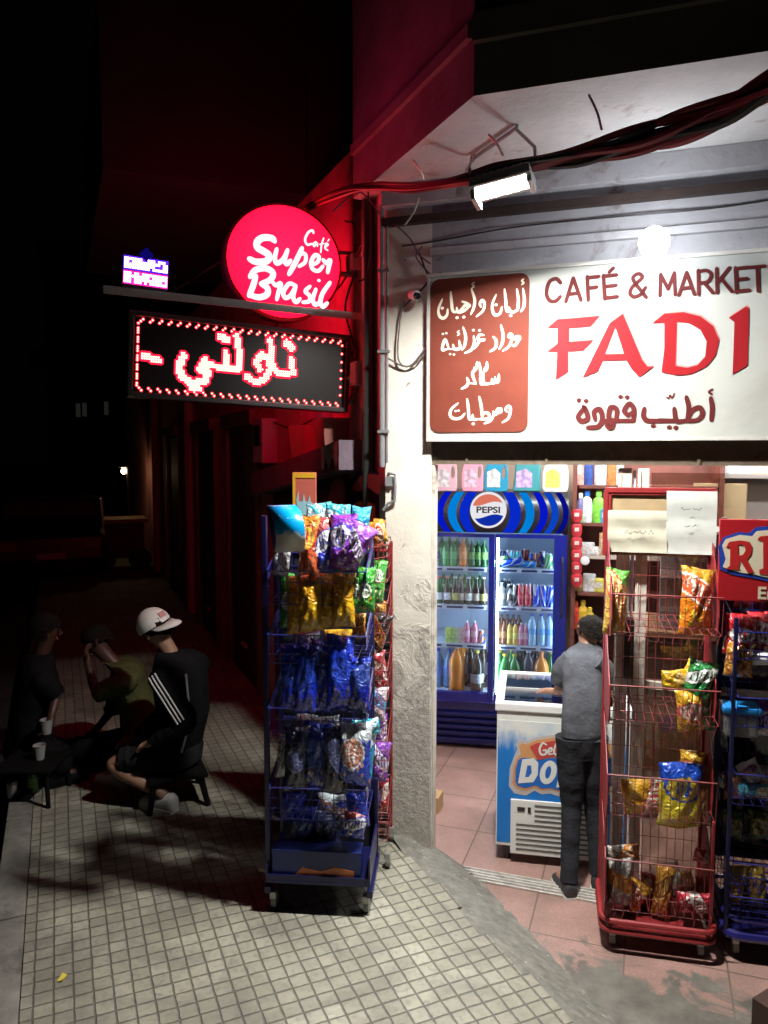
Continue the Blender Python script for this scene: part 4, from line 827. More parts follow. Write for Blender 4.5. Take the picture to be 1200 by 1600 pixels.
b = MB(); b.box((0, 0.14, 0.15), (LW, 0.33, 0.012)); b.box((0, -0.018, 0.166), (LW, 0.008, 0.03), bev=0.002); b.box((LW / 2, 0.14, 0.215), (0.008, 0.33, 0.13), bev=0.002); b.box((-LW / 2, 0.14, 0.185), (0.008, 0.33, 0.07), bev=0.002); b.build('bottom_tray', mat('navy_enamel', (0.006, 0.007, 0.055), 0.35), lr)
b = MB(); b.box((0, 0.318, 0.86), (LW - .02, 0.006, 1.48)); b.build('shade_panel', mat('dark_shade_sheet', (0.012, 0.012, 0.018), 0.7), lr)  # added dark sheet, blocks lamp light and darkens the rack's depth
for x in (-LW / 2 + .02, LW / 2 - .02):
    for y in (0.02, 0.29): caster(lr, x, y, m_fork, m_wheel)
# curved blue and white header sign on top of its left post
def sky_mat():
    m, nt, p = base_mat('blue_cloud_print'); co = coords(nt, 'Generated'); sx = nt.nodes.new('ShaderNodeSeparateXYZ'); nt.links.new(co, sx.inputs[0])
    zz = math_(nt, 'ADD', sx.outputs[2], math_(nt, 'MULTIPLY', math_(nt, 'SUBTRACT', noise_(nt, co, 5, 4), 0.5), 0.5))
    c = mixc(nt, ramp(nt, zz, 0.42, 0.50), (0.66, 0.64, 0.58), (0.0, 0.30, 0.68)); c = mixc(nt, ramp(nt, noise_(nt, co, 11, 2), 0.66, 0.70), c, (0.7, 0.75, 0.8))
    nt.links.new(c, p.inputs['Base Color']); p.inputs['Roughness'].default_value = 0.3; return m
b = MB(); yh = 0.03; n = 12; Wd = 0.125
def hx(px, py): a, z = hit(px, py, LP, dL); return a, z - PAV
prof = [(418, 789), (428, 797), (434, 808), (437, 822), (438, 838), (435, 852), (430, 862)]
pl_ = catmull([Vector((hx(*q)[0], 0, hx(*q)[1])) for q in prof], 4); rr_ = [p + Vector((0.128, 0, 0.004)) for p in pl_]
k = len(pl_); vs = []
for i, (a_, b_) in enumerate(zip(pl_, rr_)):
    bul = 0.075 * math.sin(PI * i / (k - 1)) + 0.02
    vs += [(a_.x, -bul + 0.0, a_.z), (b_.x, -bul - 0.01, b_.z)]
b.add(vs, [(2 * i, 2 * i + 1, 2 * i + 3, 2 * i + 2) for i in range(k - 1)])
hd = b.build('header_sign', sky_mat(), lr, smooth=True, ang=80); sm = hd.modifiers.new('thickness', 'SOLIDIFY'); sm.thickness = 0.004
b = MB(); fl_ = [Vector((vs[2 * i][0] - 0.001, vs[2 * i][1], vs[2 * i][2])) for i in range(k)]; b.add(fl_, [tuple(range(k))]); b.build('header_end', mat('black_plastic', (0.02, 0.02, 0.022), 0.4), lr)
# the red rack just behind it
RP = LP + nL * 0.40 + dL * 0.045; rk = thing('snack_rack', 'red wire snack rack tucked behind the blue one beside the pillar', 'display rack', RP, AL)
b = MB()
for x in (-LW / 2, LW / 2):
    for y in (0.0, 0.26):
        if not (x > 0 and y < .1): b.tube([(x, y, 0.08), (x, y, 1.60)], 0.006, 6)
for z in (0.1, 0.9, 1.55): b.tube([(-LW / 2, 0.26, z), (LW / 2, 0.26, z)], 0.007, 6)
b.build('frame', m_rplate, rk)
b = MB(); b.box((0, 0.275, 0.78), (LW - .02, 0.006, 1.36)); b.build('shade_panel', mat('dark_shade_sheet', (0.012, 0.012, 0.018), 0.7), rk)  # added dark sheet, keeps lamp light off the seated men
for z0 in (0.14, 0.50, 0.85, 1.18): basket(rk, m_rwire, m_rplate, LW, 0.0, 0.26, z0, 0.15, 0.22, False)
b = MB(); wire_grid(b, (-0.20, 0.0, 1.43), (0.16, 0.0, 1.43), (-0.20, -0.01, 1.60), (0.16, -0.01, 1.60), 10, 3); wire_grid(b, (0.16, 0.0, 1.43), (0.225, 0.10, 1.43), (0.16, -0.01, 1.60), (0.225, 0.09, 1.60), 3, 3); wire_grid(b, (0.225, 0.10, 1.43), (0.225, 0.26, 1.43), (0.225, 0.09, 1.60), (0.225, 0.26, 1.60), 4, 3); wire_grid(b, (-0.2, 0.26, 1.43), (0.225, 0.26, 1.43), (-0.2, 0.26, 1.62), (0.225, 0.26, 1.62), 12, 3)
wire_grid(b, (-0.20, 0.0, 1.43), (0.225, 0.0, 1.43), (-0.20, 0.26, 1.43), (0.225, 0.26, 1.43), 8, 5); b.build('top_basket', m_rwire, rk)
for x in (-LW / 2, LW / 2):
    for y in (0.0, 0.26): caster(rk, x, y, m_fork, m_wheel, 0.08)
cd = thing('display_card', 'tall orange display card with yellow edge and pale blue emblem behind the snack rack', 'card', LP + dL * -0.118 + nL * 0.36 + Vector((0, 0, 1.56)), AL)
b = MB(); b.box((0, 0, 0.20), (0.112, 0.02, 0.40), bev=0.002); b.build('board', mat('orange_card', (0.44, 0.10, 0.07), 0.5), cd)
b = MB(); b.box((-0.049, -0.0115, 0.20), (0.012, 0.002, 0.40)); b.box((0.006, -0.0115, 0.386), (0.097, 0.002, 0.024)); b.build('yellow_edge', mat('yellow_card', (0.62, 0.33, 0.02), 0.5), cd)
b = MB(); b.prism([[(-0.034, 0.20), (0.046, 0.19), (0.048, 0.245), (0.030, 0.262), (0.026, 0.29), (0.018, 0.262), (0.004, 0.262), (-0.002, 0.30), (-0.008, 0.262), (-0.026, 0.262), (-0.028, 0.31), (-0.038, 0.27)]], -0.0125, -0.0105); b.build('emblem', mat('pale_blue_print', (0.28, 0.50, 0.56), 0.5), cd)
FR = LP + nL * 0.04; GB = 'snack bags on the pavement rack'
def lb(box, pal, label, back=0.0, **k):
    x0, y0, x1, y1 = box; g_ = 3 if y1 - y0 > 40 else 0
    return bag((x0 - g_, y0 - 2, x1 + g_, y1), FR, dL, pal, label, GB, back=back - 0.052, **k)
for x0, y0, x1, y1, pal, lab, bk in ((478,840,502,880,'teal','leftmost of the turquoise bags sticking up at the back of the top basket',.12), (496,837,516,880,'teal','second turquoise bag from the left at the back of the top basket',.13), (512,839,532,880,'teal','third turquoise bag from the left at the back of the top basket',.12), (533,841,549,880,'teal','rightmost turquoise bag at the back of the top basket',.13), (550,845,574,912,'sky','light blue bag leaning at the right end of the top basket',.05),
        (468,860,496,950,'orange_red','orange and yellow bag at the left end of the top basket',0), (488,864,522,944,'blue_white','blue bag with white picture second from left in the top basket',.02), (516,858,553,942,'purple','purple bag with white picture in the middle of the top basket',.0),
        (452,955,470,1038,'yellow_brown','narrow brown yellow bag at the far left of the second basket',.05), (468,954,500,1036,'yellow_brown','yellow bag second from left in the second basket',0), (496,950,526,1030,'yellow_brown','brownish yellow bag in the middle of the second basket',.04), (522,950,552,1030,'yellow_brown','bright yellow bag at the right of the yellow row',0), (546,955,564,1006,'green','narrow green bag next to the yellow bags in the second basket',.02), (560,940,583,1008,'green','dark green bag with orange snacks at the right of the second basket',.03),
        (441,1062,468,1156,'blue','blue bag at the far left of the third basket',.02), (463,1062,492,1162,'blue','second glossy blue bag from the left in the third basket',0), (489,1055,520,1162,'deep_blue','dark blue bag in the middle of the third basket',.03), (514,1048,551,1158,'blue','bright blue bag fourth from left in the third basket',0), (545,1082,575,1162,'deep_blue','darkest blue bag at the right end of the third basket',.0),
        (448,1190,480,1284,'dark','black bag at the left end of the fourth basket',.02), (476,1184,512,1280,'deep_blue','dim navy bag second from left in the fourth basket',.05), (508,1192,540,1288,'dark','black glossy bag in the middle of the fourth basket',.0), (530,1184,576,1274,'salmon_blue','blue white and salmon bag at the right of the fourth basket',.0),
        (455,1312,490,1385,'deep_blue','dim blue bag at the left of the bottom tray',.14), (492,1318,530,1385,'dark','dark bag in the middle of the bottom tray',.14)):
    lb((x0, y0, x1, y1), pal, lab, bk, turn=rnd.uniform(-.15, .15), roll=rnd.uniform(-.06, .06))
for x0, y0, x1, y1, pal, lab, bk in ((440,950,458,1030,'green','dim green bag at the far left edge of the second basket',.10), (462,1036,500,1064,'blue_white','blue and white bag peeking over the third basket behind the glossy blue ones',.16), (505,1034,550,1066,'yellow_brown','brown yellow bag peeking over the middle of the third basket',.17), (550,1010,572,1046,'brown_gold','golden bag at the right end of the second basket',.08),
        (462,1166,496,1200,'silver_purple','crumpled grey purple bag at the back left of the fourth basket',.17), (552,1188,582,1262,'sky','light blue and white bag at the right end of the fourth basket',.10), (440,1290,476,1330,'blue','blue bag standing at the left in the bottom tray',.18), (500,1288,540,1330,'salmon_blue','salmon and blue bag standing at the back of the bottom tray',.19), (546,1290,574,1340,'blue','glossy blue bag at the right end of the bottom tray',.12), (436,1200,452,1262,'silver','narrow grey bag at the far left of the fourth basket',.10), (430,880,452,948,'silver','pale narrow bag at the far left of the top basket',.10)):
    lb((x0, y0, x1, y1), pal, lab, bk, turn=rnd.uniform(-.3, .3), roll=rnd.uniform(-.15, .15))
lb((540,872,573,936), 'violet', 'violet bag tipped sideways over the rim of the top basket', -0.03, roll=0.5)
lb((552,1176,592,1200), 'teal', 'flat teal pack lying on top of the fourth basket', 0.10, roll=1.45)
lb((535,1322,572,1356), 'blue_white', 'small crumpled blue and white bag in the bottom tray', 0.05, roll=0.2)
lb((487,1170,530,1194), 'silver', 'silver grey pack lying along the back of the fourth basket', 0.15, roll=1.5)
FB = RP + nL * 0.03
for x0, y0, x1, y1, pal, lab, ro, bk in ((582,856,604,900,'orange_red','red orange bag at the right end of the top basket of the red rack',.2,.10), (586,985,606,1030,'brown_gold','gold bag hanging at the pillar side of the red rack',.1,.10), (584,1068,607,1120,'red','plain red bag at the pillar side of the red rack',-.1,.08), (586,1160,608,1210,'purple_white','white and purple bag at the pillar side of the red rack',.1,.08), (560,1150,582,1200,'sky','sky blue bag showing between the two racks',.0,.02), (588,1262,610,1310,'red_white','red and white bag lowest at the pillar side of the red rack',.1,.06)):
    bag((x0, y0, x1, y1), FB, dL, pal, lab, 'snack bags on the red rack behind', roll=ro, back=bk, turn=.6)
for x0, y0, x1, y1, pal, lab, ro in ((577,862,603,898,'orange','orange bag lying in the red rack above the violet bag',1.3), (578,922,602,985,'green_white','green and white bag in the red rack beside the pillar',.1), (558,940,582,1000,'green','plain green bag in the red rack behind the blue one',-.05), (575,1002,606,1062,'black_nuts','black bag of nuts sticking out towards the pillar',.3), (556,1048,594,1072,'silver','crumpled silver and black wrapper in the red rack',1.4), (560,1060,600,1104,'dark_red','dark red bag below the silver wrapper in the red rack',.05),
        (572,1118,604,1168,'pink_white','pink white and blue bag in the middle of the red rack',.1), (572,1204,608,1262,'violet','shiny violet bag in the lower part of the red rack',.1), (560,1235,592,1296,'purple','purple bag at the bottom of the red rack',-.05)):
    bag((x0, y0, x1, y1), FB, dL, pal, lab, 'snack bags on the red rack behind', roll=ro)
ct = thing('display_carton', 'long dark blue carton with an orange band lying in the bottom tray', 'carton', LP + dL * -0.01 + nL * 0.045 + Vector((0, 0, 0.158)), AL)
b = MB(); b.box((0, 0, 0.065), (0.40, 0.10, 0.13), bev=0.003); b.build('carton', mat('blue_carton', (0.007, 0.016, 0.11), 0.4), ct)
b = MB(); b.prism([[(-0.10, 0.012), (0.17, 0.012), (0.17, 0.045), (0.09, 0.062), (0.02, 0.040), (-0.06, 0.055)]], -0.053, -0.0505); b.build('orange_band', mat('orange_print', (0.45, 0.13, 0.04), 0.5), ct)
tr_ = MB(); tr_.lathe([(0.055, 0), (0.065, 0.09), (0.068, 0.095), (0.06, 0.095), (0.05, 0.01)], 16); tag(tr_.build('plastic_tub', mat('red_plastic', (0.5, 0.03, 0.025), 0.35), loc=FB + dL * 0.08 + nL * 0.02 + Vector((0, 0, 0.155)), smooth=True), 'open red plastic tub in the lowest basket of the rear red rack', 'tub')

# ---- the red rack and the blue rack at the shop door
AR = R(-12.4); dR = Vector((math.cos(AR), math.sin(AR), 0)); nR = Vector((-dR.y, dR.x, 0)); RW = 0.47
RC = Vector((1.188, 3.177, 0)) + nR * 0.0
rr = thing('snack_rack', 'half empty red wire snack rack with paper notices in front of the shop door', 'display rack', RC, AR)
b = MB(); pts = []
for cx, cy, a0 in ((RW / 2 - .05, .05, -90), (RW / 2 - .05, .30, 0), (-RW / 2 + .05, .30, 90), (-RW / 2 + .05, .05, 180)):
    pts += [(cx + .05 * math.cos(R(a0 + 15 * k)), cy + .05 * math.sin(R(a0 + 15 * k)), 0) for k in range(7)]
pts.append(pts[0])
for z in (0.10, 0.145): b.tube([(x, y, z) for x, y, _ in pts], 0.0125, 8)
b.box((0, 0.175, 0.095), (RW - .06, 0.30, 0.012)); b.build('base_tray', m_rplate, rr, smooth=True)
b = MB()
for x in (-RW / 2 + .012, RW / 2 - .012):
    b.box((x, 0.33, 1.07), (0.022, 0.022, 1.90), bev=0.003)
    b.box((x, 0.06, 0.36 if x > 0 else 0.36), (0.012, 0.018, 0.50), bev=0.002)
b.box((0, 0.33, 2.012), (RW, 0.022, 0.022)); b.build('frame', m_rplate, rr)
for z0, hf in ((0.19, 0.235), (0.62, 0.185), (1.045, 0.155), (1.43, 0.165)):
    bb = MB(); x0, x1 = -RW / 2 + .015, RW / 2 - .015
    wire_grid(bb, (x0, 0.015, z0), (x1, 0.015, z0), (x0, 0.0, z0 + hf), (x1, 0.0, z0 + hf), 12, 1, 0.0017, 0.0036)
    wire_grid(bb, (x0, 0.015, z0), (x1, 0.015, z0), (x0, 0.32, z0 + .02), (x1, 0.32, z0 + .02), 12, 3, 0.0017, 0.0022)
    for k in range(8): bb.tube([(x0 + (x1 - x0) * k / 7.5 + .02, 0.015, z0), (x0 + (x1 - x0) * k / 7.5 + .008, 0.0, z0 - 0.035)], 0.0015, 4)
    wire_grid(bb, (x0, 0.32, z0), (x1, 0.32, z0), (x0, 0.32, z0 + .30), (x1, 0.32, z0 + .30), 12, 3, 0.0014, 0.0018)
    o = bb.build('basket', m_rwire, rr)
    for x in (-RW / 2 + .010, RW / 2 - .010):
        s = MB(); t = 0.002; P = [(0.0, z0 - .01), (-0.022, z0 + .06), (0.006, z0 + hf), (0.10, z0 + hf + .06), (0.27, z0 + .36), (0.325, z0 + .36), (0.325, z0 - .03), (0.05, z0 - .03)]
        if x > 0: P = [(y * 0.6 + 0.12, z) for y, z in P]
        s.add([(x - t, y, z) for y, z in P] + [(x + t, y, z) for y, z in P], [tuple(range(8)), tuple(range(8, 16))[::-1]] + [(i, (i + 1) % 8, (i + 1) % 8 + 8, i + 8) for i in range(8)]); s.build('side_plate', m_rplate, o)
for x, y in ((-RW / 2 + .05, .06), (RW / 2 - .05, .06), (-RW / 2 + .05, .30), (RW / 2 - .05, .30)): caster(rr, x, y, m_fork, m_wheel, 0.085)
b = MB(); b.box((0, 0.335, 1.87), (RW, 0.012, 0.30), bev=0.002); b.build('header_board', mat('worn_cream_board', (0.40, 0.29, 0.16), 0.6, var=0.12, vscale=9), rr)
b = MB(); b.box((0, 0.33, 2.022), (RW + .01, 0.03, 0.024), bev=0.003); b.box((-RW / 2 - .002, 0.33, 1.87), (0.02, 0.03, 0.30), bev=0.003); b.build('header_trim', m_rplate, rr)
HP = RC + nR * 0.322
def sheet(x0, y0, x1, y1, nm, label, col, scr, off):
    P = HP - nR * off; a0, zt = hit(x0, y0, P, dR); a1, zb = hit(x1, y1, P, dR); a1 = hit(x1, y0, P, dR)[0]
    o = thing(nm, label, 'paper', P + dR * (a0 + a1) / 2 + Vector((0, 0, zb)), AR); w, h = a1 - a0, zt - zb
    b = MB(); nx, nz = 10, 8; b.v = [Vector((w * (i / nx - .5), 0.003 * math.sin(i * 1.1 + j) + 0.004 * math.sin(j * 1.7) - 0.004 - 0.012 * ((nz - j) / nz) ** 2 * (i / nx), h * j / nz)) for j in range(nz + 1) for i in range(nx + 1)]
    b.f = [(j * (nx + 1) + i, j * (nx + 1) + i + 1, (j + 1) * (nx + 1) + i + 1, (j + 1) * (nx + 1) + i) for j in range(nz) for i in range(nx)]; b.m = [0] * len(b.f)
    b.build('sheet', mat('paper_' + nm + str(off), col, 0.8, var=0.05, vscale=14, dirt=(0.5, 0.46, 0.36), dscale=8, dlo=.62, dhi=.8), o, smooth=True, ang=80)
    b = MB(); r3 = random.Random(int(off * 1e4))
    for (fx, fz, fw, ht) in scr:
        x = w * (fx - .5); n = int(fw * w / 0.008)
        for k in range(n):
            if r3.random() < .18: continue
            brush(b, [(x + k * .008, h * fz + r3.uniform(-.3, .3) * ht), (x + k * .008 + .004, h * fz + r3.uniform(-.6, .9) * ht), (x + k * .008 + .0085, h * fz + r3.uniform(-.3, .3) * ht)], 0.0028, -0.022 - 0.00004 * k, n=3)
    b.build('handwriting', mat('pencil_grey', (0.13, 0.125, 0.11), 0.7), o, recalc=False)
sheet(950, 797, 1043, 864, 'paper_notice', 'creased cream paper notice with one handwritten line on the red rack', (0.46, 0.44, 0.34), [(.28, .48, .52, .014)], 0.006)
sheet(1042, 767, 1121, 867, 'paper_notice', 'clean white paper notice with three short lines on the red rack', (0.50, 0.53, 0.49), [(.28, .72, .46, .010), (.45, .58, .13, .007), (.36, .45, .26, .009)], 0.012)
GR = 'snack bags on the red rack at the door'; PF = RC + nR * 0.10
for x0, y0, x1, y1, pal, lab, ro, bk in ((944,892,980,990,'yellow_green','folded yellow and green bag at the left of the top basket',.05,.0), (1062,890,1116,992,'orange','tall orange bag at the right of the top basket',.08,.05), (1034,1050,1086,1082,'yellow','yellow bag lying flat in the second basket',1.45,.08), (1068,1034,1116,1100,'green_leaf','green bag with white lettering in the second basket',.25,.06), (1056,1082,1100,1142,'orange_yellow','orange bag standing under the green one',-.05,.02), (1066,1036,1098,1070,'yellow','yellow corner of a bag behind the green one',.5,.14), (1095,1080,1116,1140,'green_leaf','narrow green bag at the right edge of the second basket',.0,.10),
        (1060,1176,1104,1222,'orange_yellow','small gold bag behind the yellow and blue one',.1,.14), (972,1220,1042,1276,'orange_yellow','orange bag lying on its side left of the yellow and blue one',1.5,.06), (1028,1198,1100,1292,'yellow_blue','big yellow bag with a blue top in the third basket',.05,-.01), (1082,1214,1112,1272,'tan','tan bag half hidden behind the yellow and blue one',.1,.12),
        (945,1324,1000,1350,'white_orange','white and orange bag lying on top at the left of the bottom basket',1.5,.08), (946,1346,988,1414,'grey_orange','clear grey bag with orange snacks at the left of the bottom basket',-.05,.0), (968,1376,1008,1424,'orange','plump orange bag second from left in the bottom basket',.5,.06), (1020,1358,1050,1434,'brown_gold','tall golden bag in the middle of the bottom basket',.1,.03), (1034,1350,1066,1398,'brown_white','brown and white bag behind the golden one',-.3,.10), (1046,1372,1086,1402,'white_orange','white and orange bag right of the golden one',1.2,.05), (1058,1396,1112,1428,'red_white','red and white bag lying at the lower right of the bottom basket',1.5,.0), (1084,1325,1114,1346,'red_white','small red and white bag on the upper right of the bottom basket',1.8,.05), (1000,1368,1024,1420,'dark_red','dark red bag between the orange and golden bags',.0,.10), (1086,1370,1112,1402,'dark_red','dark red bag at the right end of the bottom basket',.0,.10)):
    bag((x0, y0, x1, y1), PF, dR, pal, lab, GR, roll=ro, back=bk, turn=rnd.uniform(-.2, .2))
BC = Vector((1.725, 3.118, 0)); br = thing('snack_rack', 'blue wire snack rack with a big red header at the right edge', 'display rack', BC, AR)
b = MB(); b.tube([(x * 1.06, y, 0.115) for x, y, _ in pts], 0.022, 8); b.tube([(x * 1.06, y, 0.19) for x, y, _ in pts], 0.012, 8); b.box((0, 0.175, 0.10), (RW - .03, 0.30, 0.012)); b.build('base_tray', m_bplate, br, smooth=True)
b = MB()
for x in (-0.25, 0.25): b.box((x, 0.32, 1.0), (0.024, 0.03, 1.80), bev=0.003); b.box((x, 0.02, 0.80), (0.014, 0.02, 1.40), bev=0.002)
b.box((0, 0.335, 1.05), (0.5, 0.008, 1.5)); b.build('frame', mat('dark_blue_enamel', (0.006, 0.008, 0.05), 0.35), br)
for z0, hf in ((0.20, 0.10), (0.31, 0.14), (0.70, 0.14), (1.04, 0.13), (1.33, 0.12)): basket(br, m_bwire, m_bplate, 0.48, 0.0, 0.31, z0, hf, hf + .08, False, 12, 3)
for x, y in ((-.2, .05), (.2, .05), (-.2, .3), (.2, .3)): caster(br, x, y, m_fork, m_wheel, 0.09)
HB = BC + nR * 0.02
def bm_(px, py): a, z = hit(px, py, HB, dR); return a, z
hx0, hz0 = bm_(1121, 938); _, hz1 = bm_(1121, 811)
b = MB(); b.box((hx0 + 0.265, 0.03, (hz0 + hz1) / 2), (0.53, 0.02, hz1 - hz0), bev=0.003); b.build('header_board', mat('red_header_print', (0.36, 0.012, 0.018), 0.35), br)
def zr(x, y): return bm_(1040 + x / 3.2, 780 + y / 3.2)
blue_ol = [(264,235),(290,190),(360,165),(420,168),(450,140),(560,130),(700,140),(760,190),(760,330),(700,410),(560,420),(440,395),(380,385),(330,375),(270,350)]
crm_ol = [(282,230),(300,200),(370,178),(432,185),(455,160),(560,150),(695,158),(740,200),(740,325),(690,392),(560,402),(450,378),(385,368),(335,358),(285,338),(300,300)]
R_ol = [(300,240),(318,212),(372,205),(418,212),(432,240),(425,275),(405,300),(440,365),(410,368),(372,305),(362,345),(372,352),(300,348),(320,330),(322,240)]; R_h = [(362,225),(392,230),(398,255),(385,278),(362,280)]
I_ol = [(458,200),(470,185),(560,178),(562,205),(535,210),(533,350),(562,360),(560,385),(468,372),(466,352),(487,345),(486,212)]
for nm, lps, y, m in (('lettering_edge', [blue_ol], 0.018, mat('blue_print', (0.02, 0.05, 0.32), 0.35)), ('lettering_outline', [crm_ol], 0.016, mat('cream_print', (0.66, 0.58, 0.42), 0.35)), ('letter_r', [R_ol, R_h], 0.014, mat('red_print', (0.42, 0.02, 0.02), 0.35)), ('letter_i', [I_ol], 0.014, mat('red_print', (0.42, 0.02, 0.02), 0.35))):
    b = MB(); b.prism([[zr(x, y_) for x, y_ in lp] for lp in lps], y, y + 0.0015); b.build(nm, m, br)
ex, ez = zr(490, 472); words('En', 0.072, br, 'small_lettering', mat('cream_print', (0.66, 0.58, 0.42), 0.35), (ex + 0.01, 0.0165, ez), bold=0.002)
GB2 = 'snacks on the blue rack at the right edge'; PB = BC + nR * 0.09
for x0, y0, x1, y1, pal, lab, ro, bk in ((1130,962,1182,1024,'red','red and white bag at the left of the upper right rack basket',.08,.0), (1168,958,1222,1030,'red','red bag at the right edge of the upper right rack basket',.0,.04), (1132,1004,1178,1058,'brown_gold','amber packet under the red bag on the right rack',.1,-.03), (1180,1098,1218,1150,'purple_white','white and purple packet in the second basket of the right rack',.1,.0), (1156,1190,1192,1224,'silver_purple','crumpled silver packet in the third basket of the right rack',-.6,.05), (1154,1228,1218,1247,'aqua','long pale blue packet in the third basket of the right rack',1.52,.02), (1130,1208,1202,1252,'brown_white','brownish pink packet lying under the pale blue one',1.5,.08), (1130,1268,1162,1312,'dim_green','dim green bag at the left in the fourth basket',.0,.1), (1168,1268,1204,1312,'dim_green','dim green bag at the right in the fourth basket',.0,.1), (1130,1356,1164,1414,'dull_yellow','dull yellow bag at the left of the lowest right rack basket',.1,.05), (1160,1358,1198,1414,'dull_yellow','dull yellow bag second from left in the lowest right rack basket',-.1,.08)):
    bag((x0, y0, x1, y1), PB, dR, pal, lab, GB2, roll=ro, back=bk)
a, z = hit(1154, 1146, PB, dR); tb = thing('snack_tub', 'grey tub with a bright blue lid on the right blue rack', 'tub', PB + dR * a + Vector((0, 0, z)), AR)
b = MB(); b.box((0, 0, 0.05), (0.135, 0.11, 0.10), bev=0.012); b.build('tub', mat('smoky_plastic', (0.22, 0.22, 0.23), 0.25, var=0.4, vscale=40), tb)
b = MB(); b.box((0, 0, 0.115), (0.155, 0.125, 0.03), bev=0.012); b.build('lid', mat('bright_blue_plastic', (0.02, 0.25, 0.65), 0.35), tb)
a, z = hit(1195, 1040, PB, dR); b = MB(); b.tube([(-0.06, 0, 0.03), (0.07, 0, 0.035)], 0.03, 14); b.tube([(-0.068, 0, 0.03), (-0.06, 0, 0.03)], 0.012, 10)
tag(b.build('paper_roll', mat('white_roll', (0.72, 0.72, 0.72), 0.4), loc=PB + dR * a + Vector((0, 0, z)), rz=AR, smooth=True), 'white roll lying beside the amber packet on the right rack', 'roll')

# ================================================================== DRINKS FRIDGE
AF = R(-10); dF = Vector((math.cos(AF), math.sin(AF), 0)); nF = Vector((-dF.y, dF.x, 0)); FO = Vector((0.771, 5.51, 0))
fg = thing('drinks_fridge', 'tall blue double door drinks fridge with striped lit header inside the shop', 'fridge', FO, AF)
def fm(px, py, back=0.0): a, z = hit(px, py, FO + nF * back, dF); return a, z
m_fb = mat('royal_blue_enamel', (0.006, 0.012, 0.22), 0.3, coat=0.4); m_lin = mat('fridge_liner', (0.50, 0.60, 0.74), 0.5)
b = MB()
for x in (-0.525, 0.525): b.box((x, 0.33, 0.95), (0.03, 0.60, 1.90), bev=0.004)
b.box((0, 0.615, 0.95), (1.019, 0.03, 1.90)); b.box((0, 0.315, 1.885), (1.019, 0.569, 0.03)); b.box((0, 0.315, 0.32), (1.019, 0.569, 0.05)); b.box((0, 0.06, 0.16), (1.019, 0.06, 0.27)); b.build('cabinet', m_fb, fg)
b = MB(); b.box((0, 0.592, 1.02), (1.0, 0.012, 1.30)); b.box((-0.503, 0.33, 1.02), (0.012, 0.5, 1.30)); b.box((0.503, 0.33, 1.02), (0.012, 0.5, 1.30)); b.box((0, 0.33, 1.66), (1.0, 0.5, 0.02)); b.build('liner', m_lin, fg)
b = MB()
for k in range(5): b.box((0, 0.012, 0.07 + k * 0.048), (0.98, 0.03, 0.022), bev=0.003)
b.build('vent_grille', mat('grille_blue', (0.004, 0.008, 0.10), 0.4), fg)
def hy(z): return -0.015 - 0.075 * math.sin(PI * max(0, min(1, (z - 1.615) / 0.295))) ** 0.7
def hsurf(mb, xf0, xf1, off, n=14):
    vs = []
    for j in range(n + 1):
        z = 1.617 + 0.291 * j / n; vs += [(xf0(j / n), hy(z) - off, z), (xf1(j / n), hy(z) - off, z)]
    mb.add(vs, [(2 * i, 2 * i + 1, 2 * i + 3, 2 * i + 2) for i in range(n)])
b = MB(); hsurf(b, lambda f: -0.54, lambda f: 0.54, 0); b.box((0, 0.1, 1.62), (1.08, 0.22, 0.008)); b.box((0, 0.1, 1.905), (1.08, 0.23, 0.008))
for x in (-0.54, 0.54): b.add([(x, hy(1.617 + .291 * j / 14), 1.617 + .291 * j / 14) for j in range(15)] + [(x, 0.2, 1.908), (x, 0.2, 1.617)], [tuple(range(17))])
b.build('header', mat('header_black', (0.018, 0.014, 0.02), 0.3), fg, smooth=True)
xc = fm(763, 797, -0.09)[0]
def band(px0, px1, nm, colr):
    x0, x1 = fm(px0, 797, -0.08)[0], fm(px1, 797, -0.08)[0]; sg_ = 1 if (x0 + x1) / 2 > xc else -1; bow = 0.055 * sg_
    b = MB(); g_ = lambda f: bow * (1 - (2 * f - 1) ** 2) - bow
    hsurf(b, lambda f: max(-.54, min(.54, x0 + g_(f))), lambda f: max(-.54, min(.54, x1 + g_(f))), 0.0018); b.build('header_stripe', emit('lit_' + nm, colr, 0.75), fg)
RB, CY, MBl = (0.002, 0.012, 0.72), (0.0, 0.28, 0.90), (0.004, 0.075, 0.70)
for q in ((640,650,'royal',RB),(660,671,'mid_blue',MBl),(682,693,'royal',RB),(700,713,'cyan',CY),(718,733,'royal_mid',(0.003,0.03,0.75)),(797,814,'royal_mid',(0.003,0.03,0.75)),(822,835,'cyan',CY),(844,856,'royal',RB),(862,873,'mid_blue',MBl),(880,889,'royal_dim',(0.002,0.006,0.28))): band(*q)
LR = 0.128; lzc = fm(763, 797, -0.09)[1]; yL = -0.0945
def disc(mb, f0, f1, y, r):                      # the part of a disc between two wavy heights (as fractions of r)
    n = 40; up = []; lo = []
    for i in range(n + 1):
        x = -1 + 2 * i / n; c = math.sqrt(max(0, 1 - x * x)); up.append((xc + r * x, lzc + r * min(c, max(-c, f1(x))))); lo.append((xc + r * x, lzc + r * min(c, max(-c, f0(x)))))
    mb.add([(x, y, z) for x, z in up + lo], [(i, i + 1, n + 2 + i, n + 1 + i) for i in range(n)])
b = MB(); b.lathe([(LR, -0.004), (LR, 0.05)], 48, (xc, yL + 0.004, lzc), M=Matrix.Rotation(-PI / 2, 4, 'X')); b.build('emblem_disc', emit('lit_emblem_white', (0.95, 0.95, 1.0), 0.85), fg)
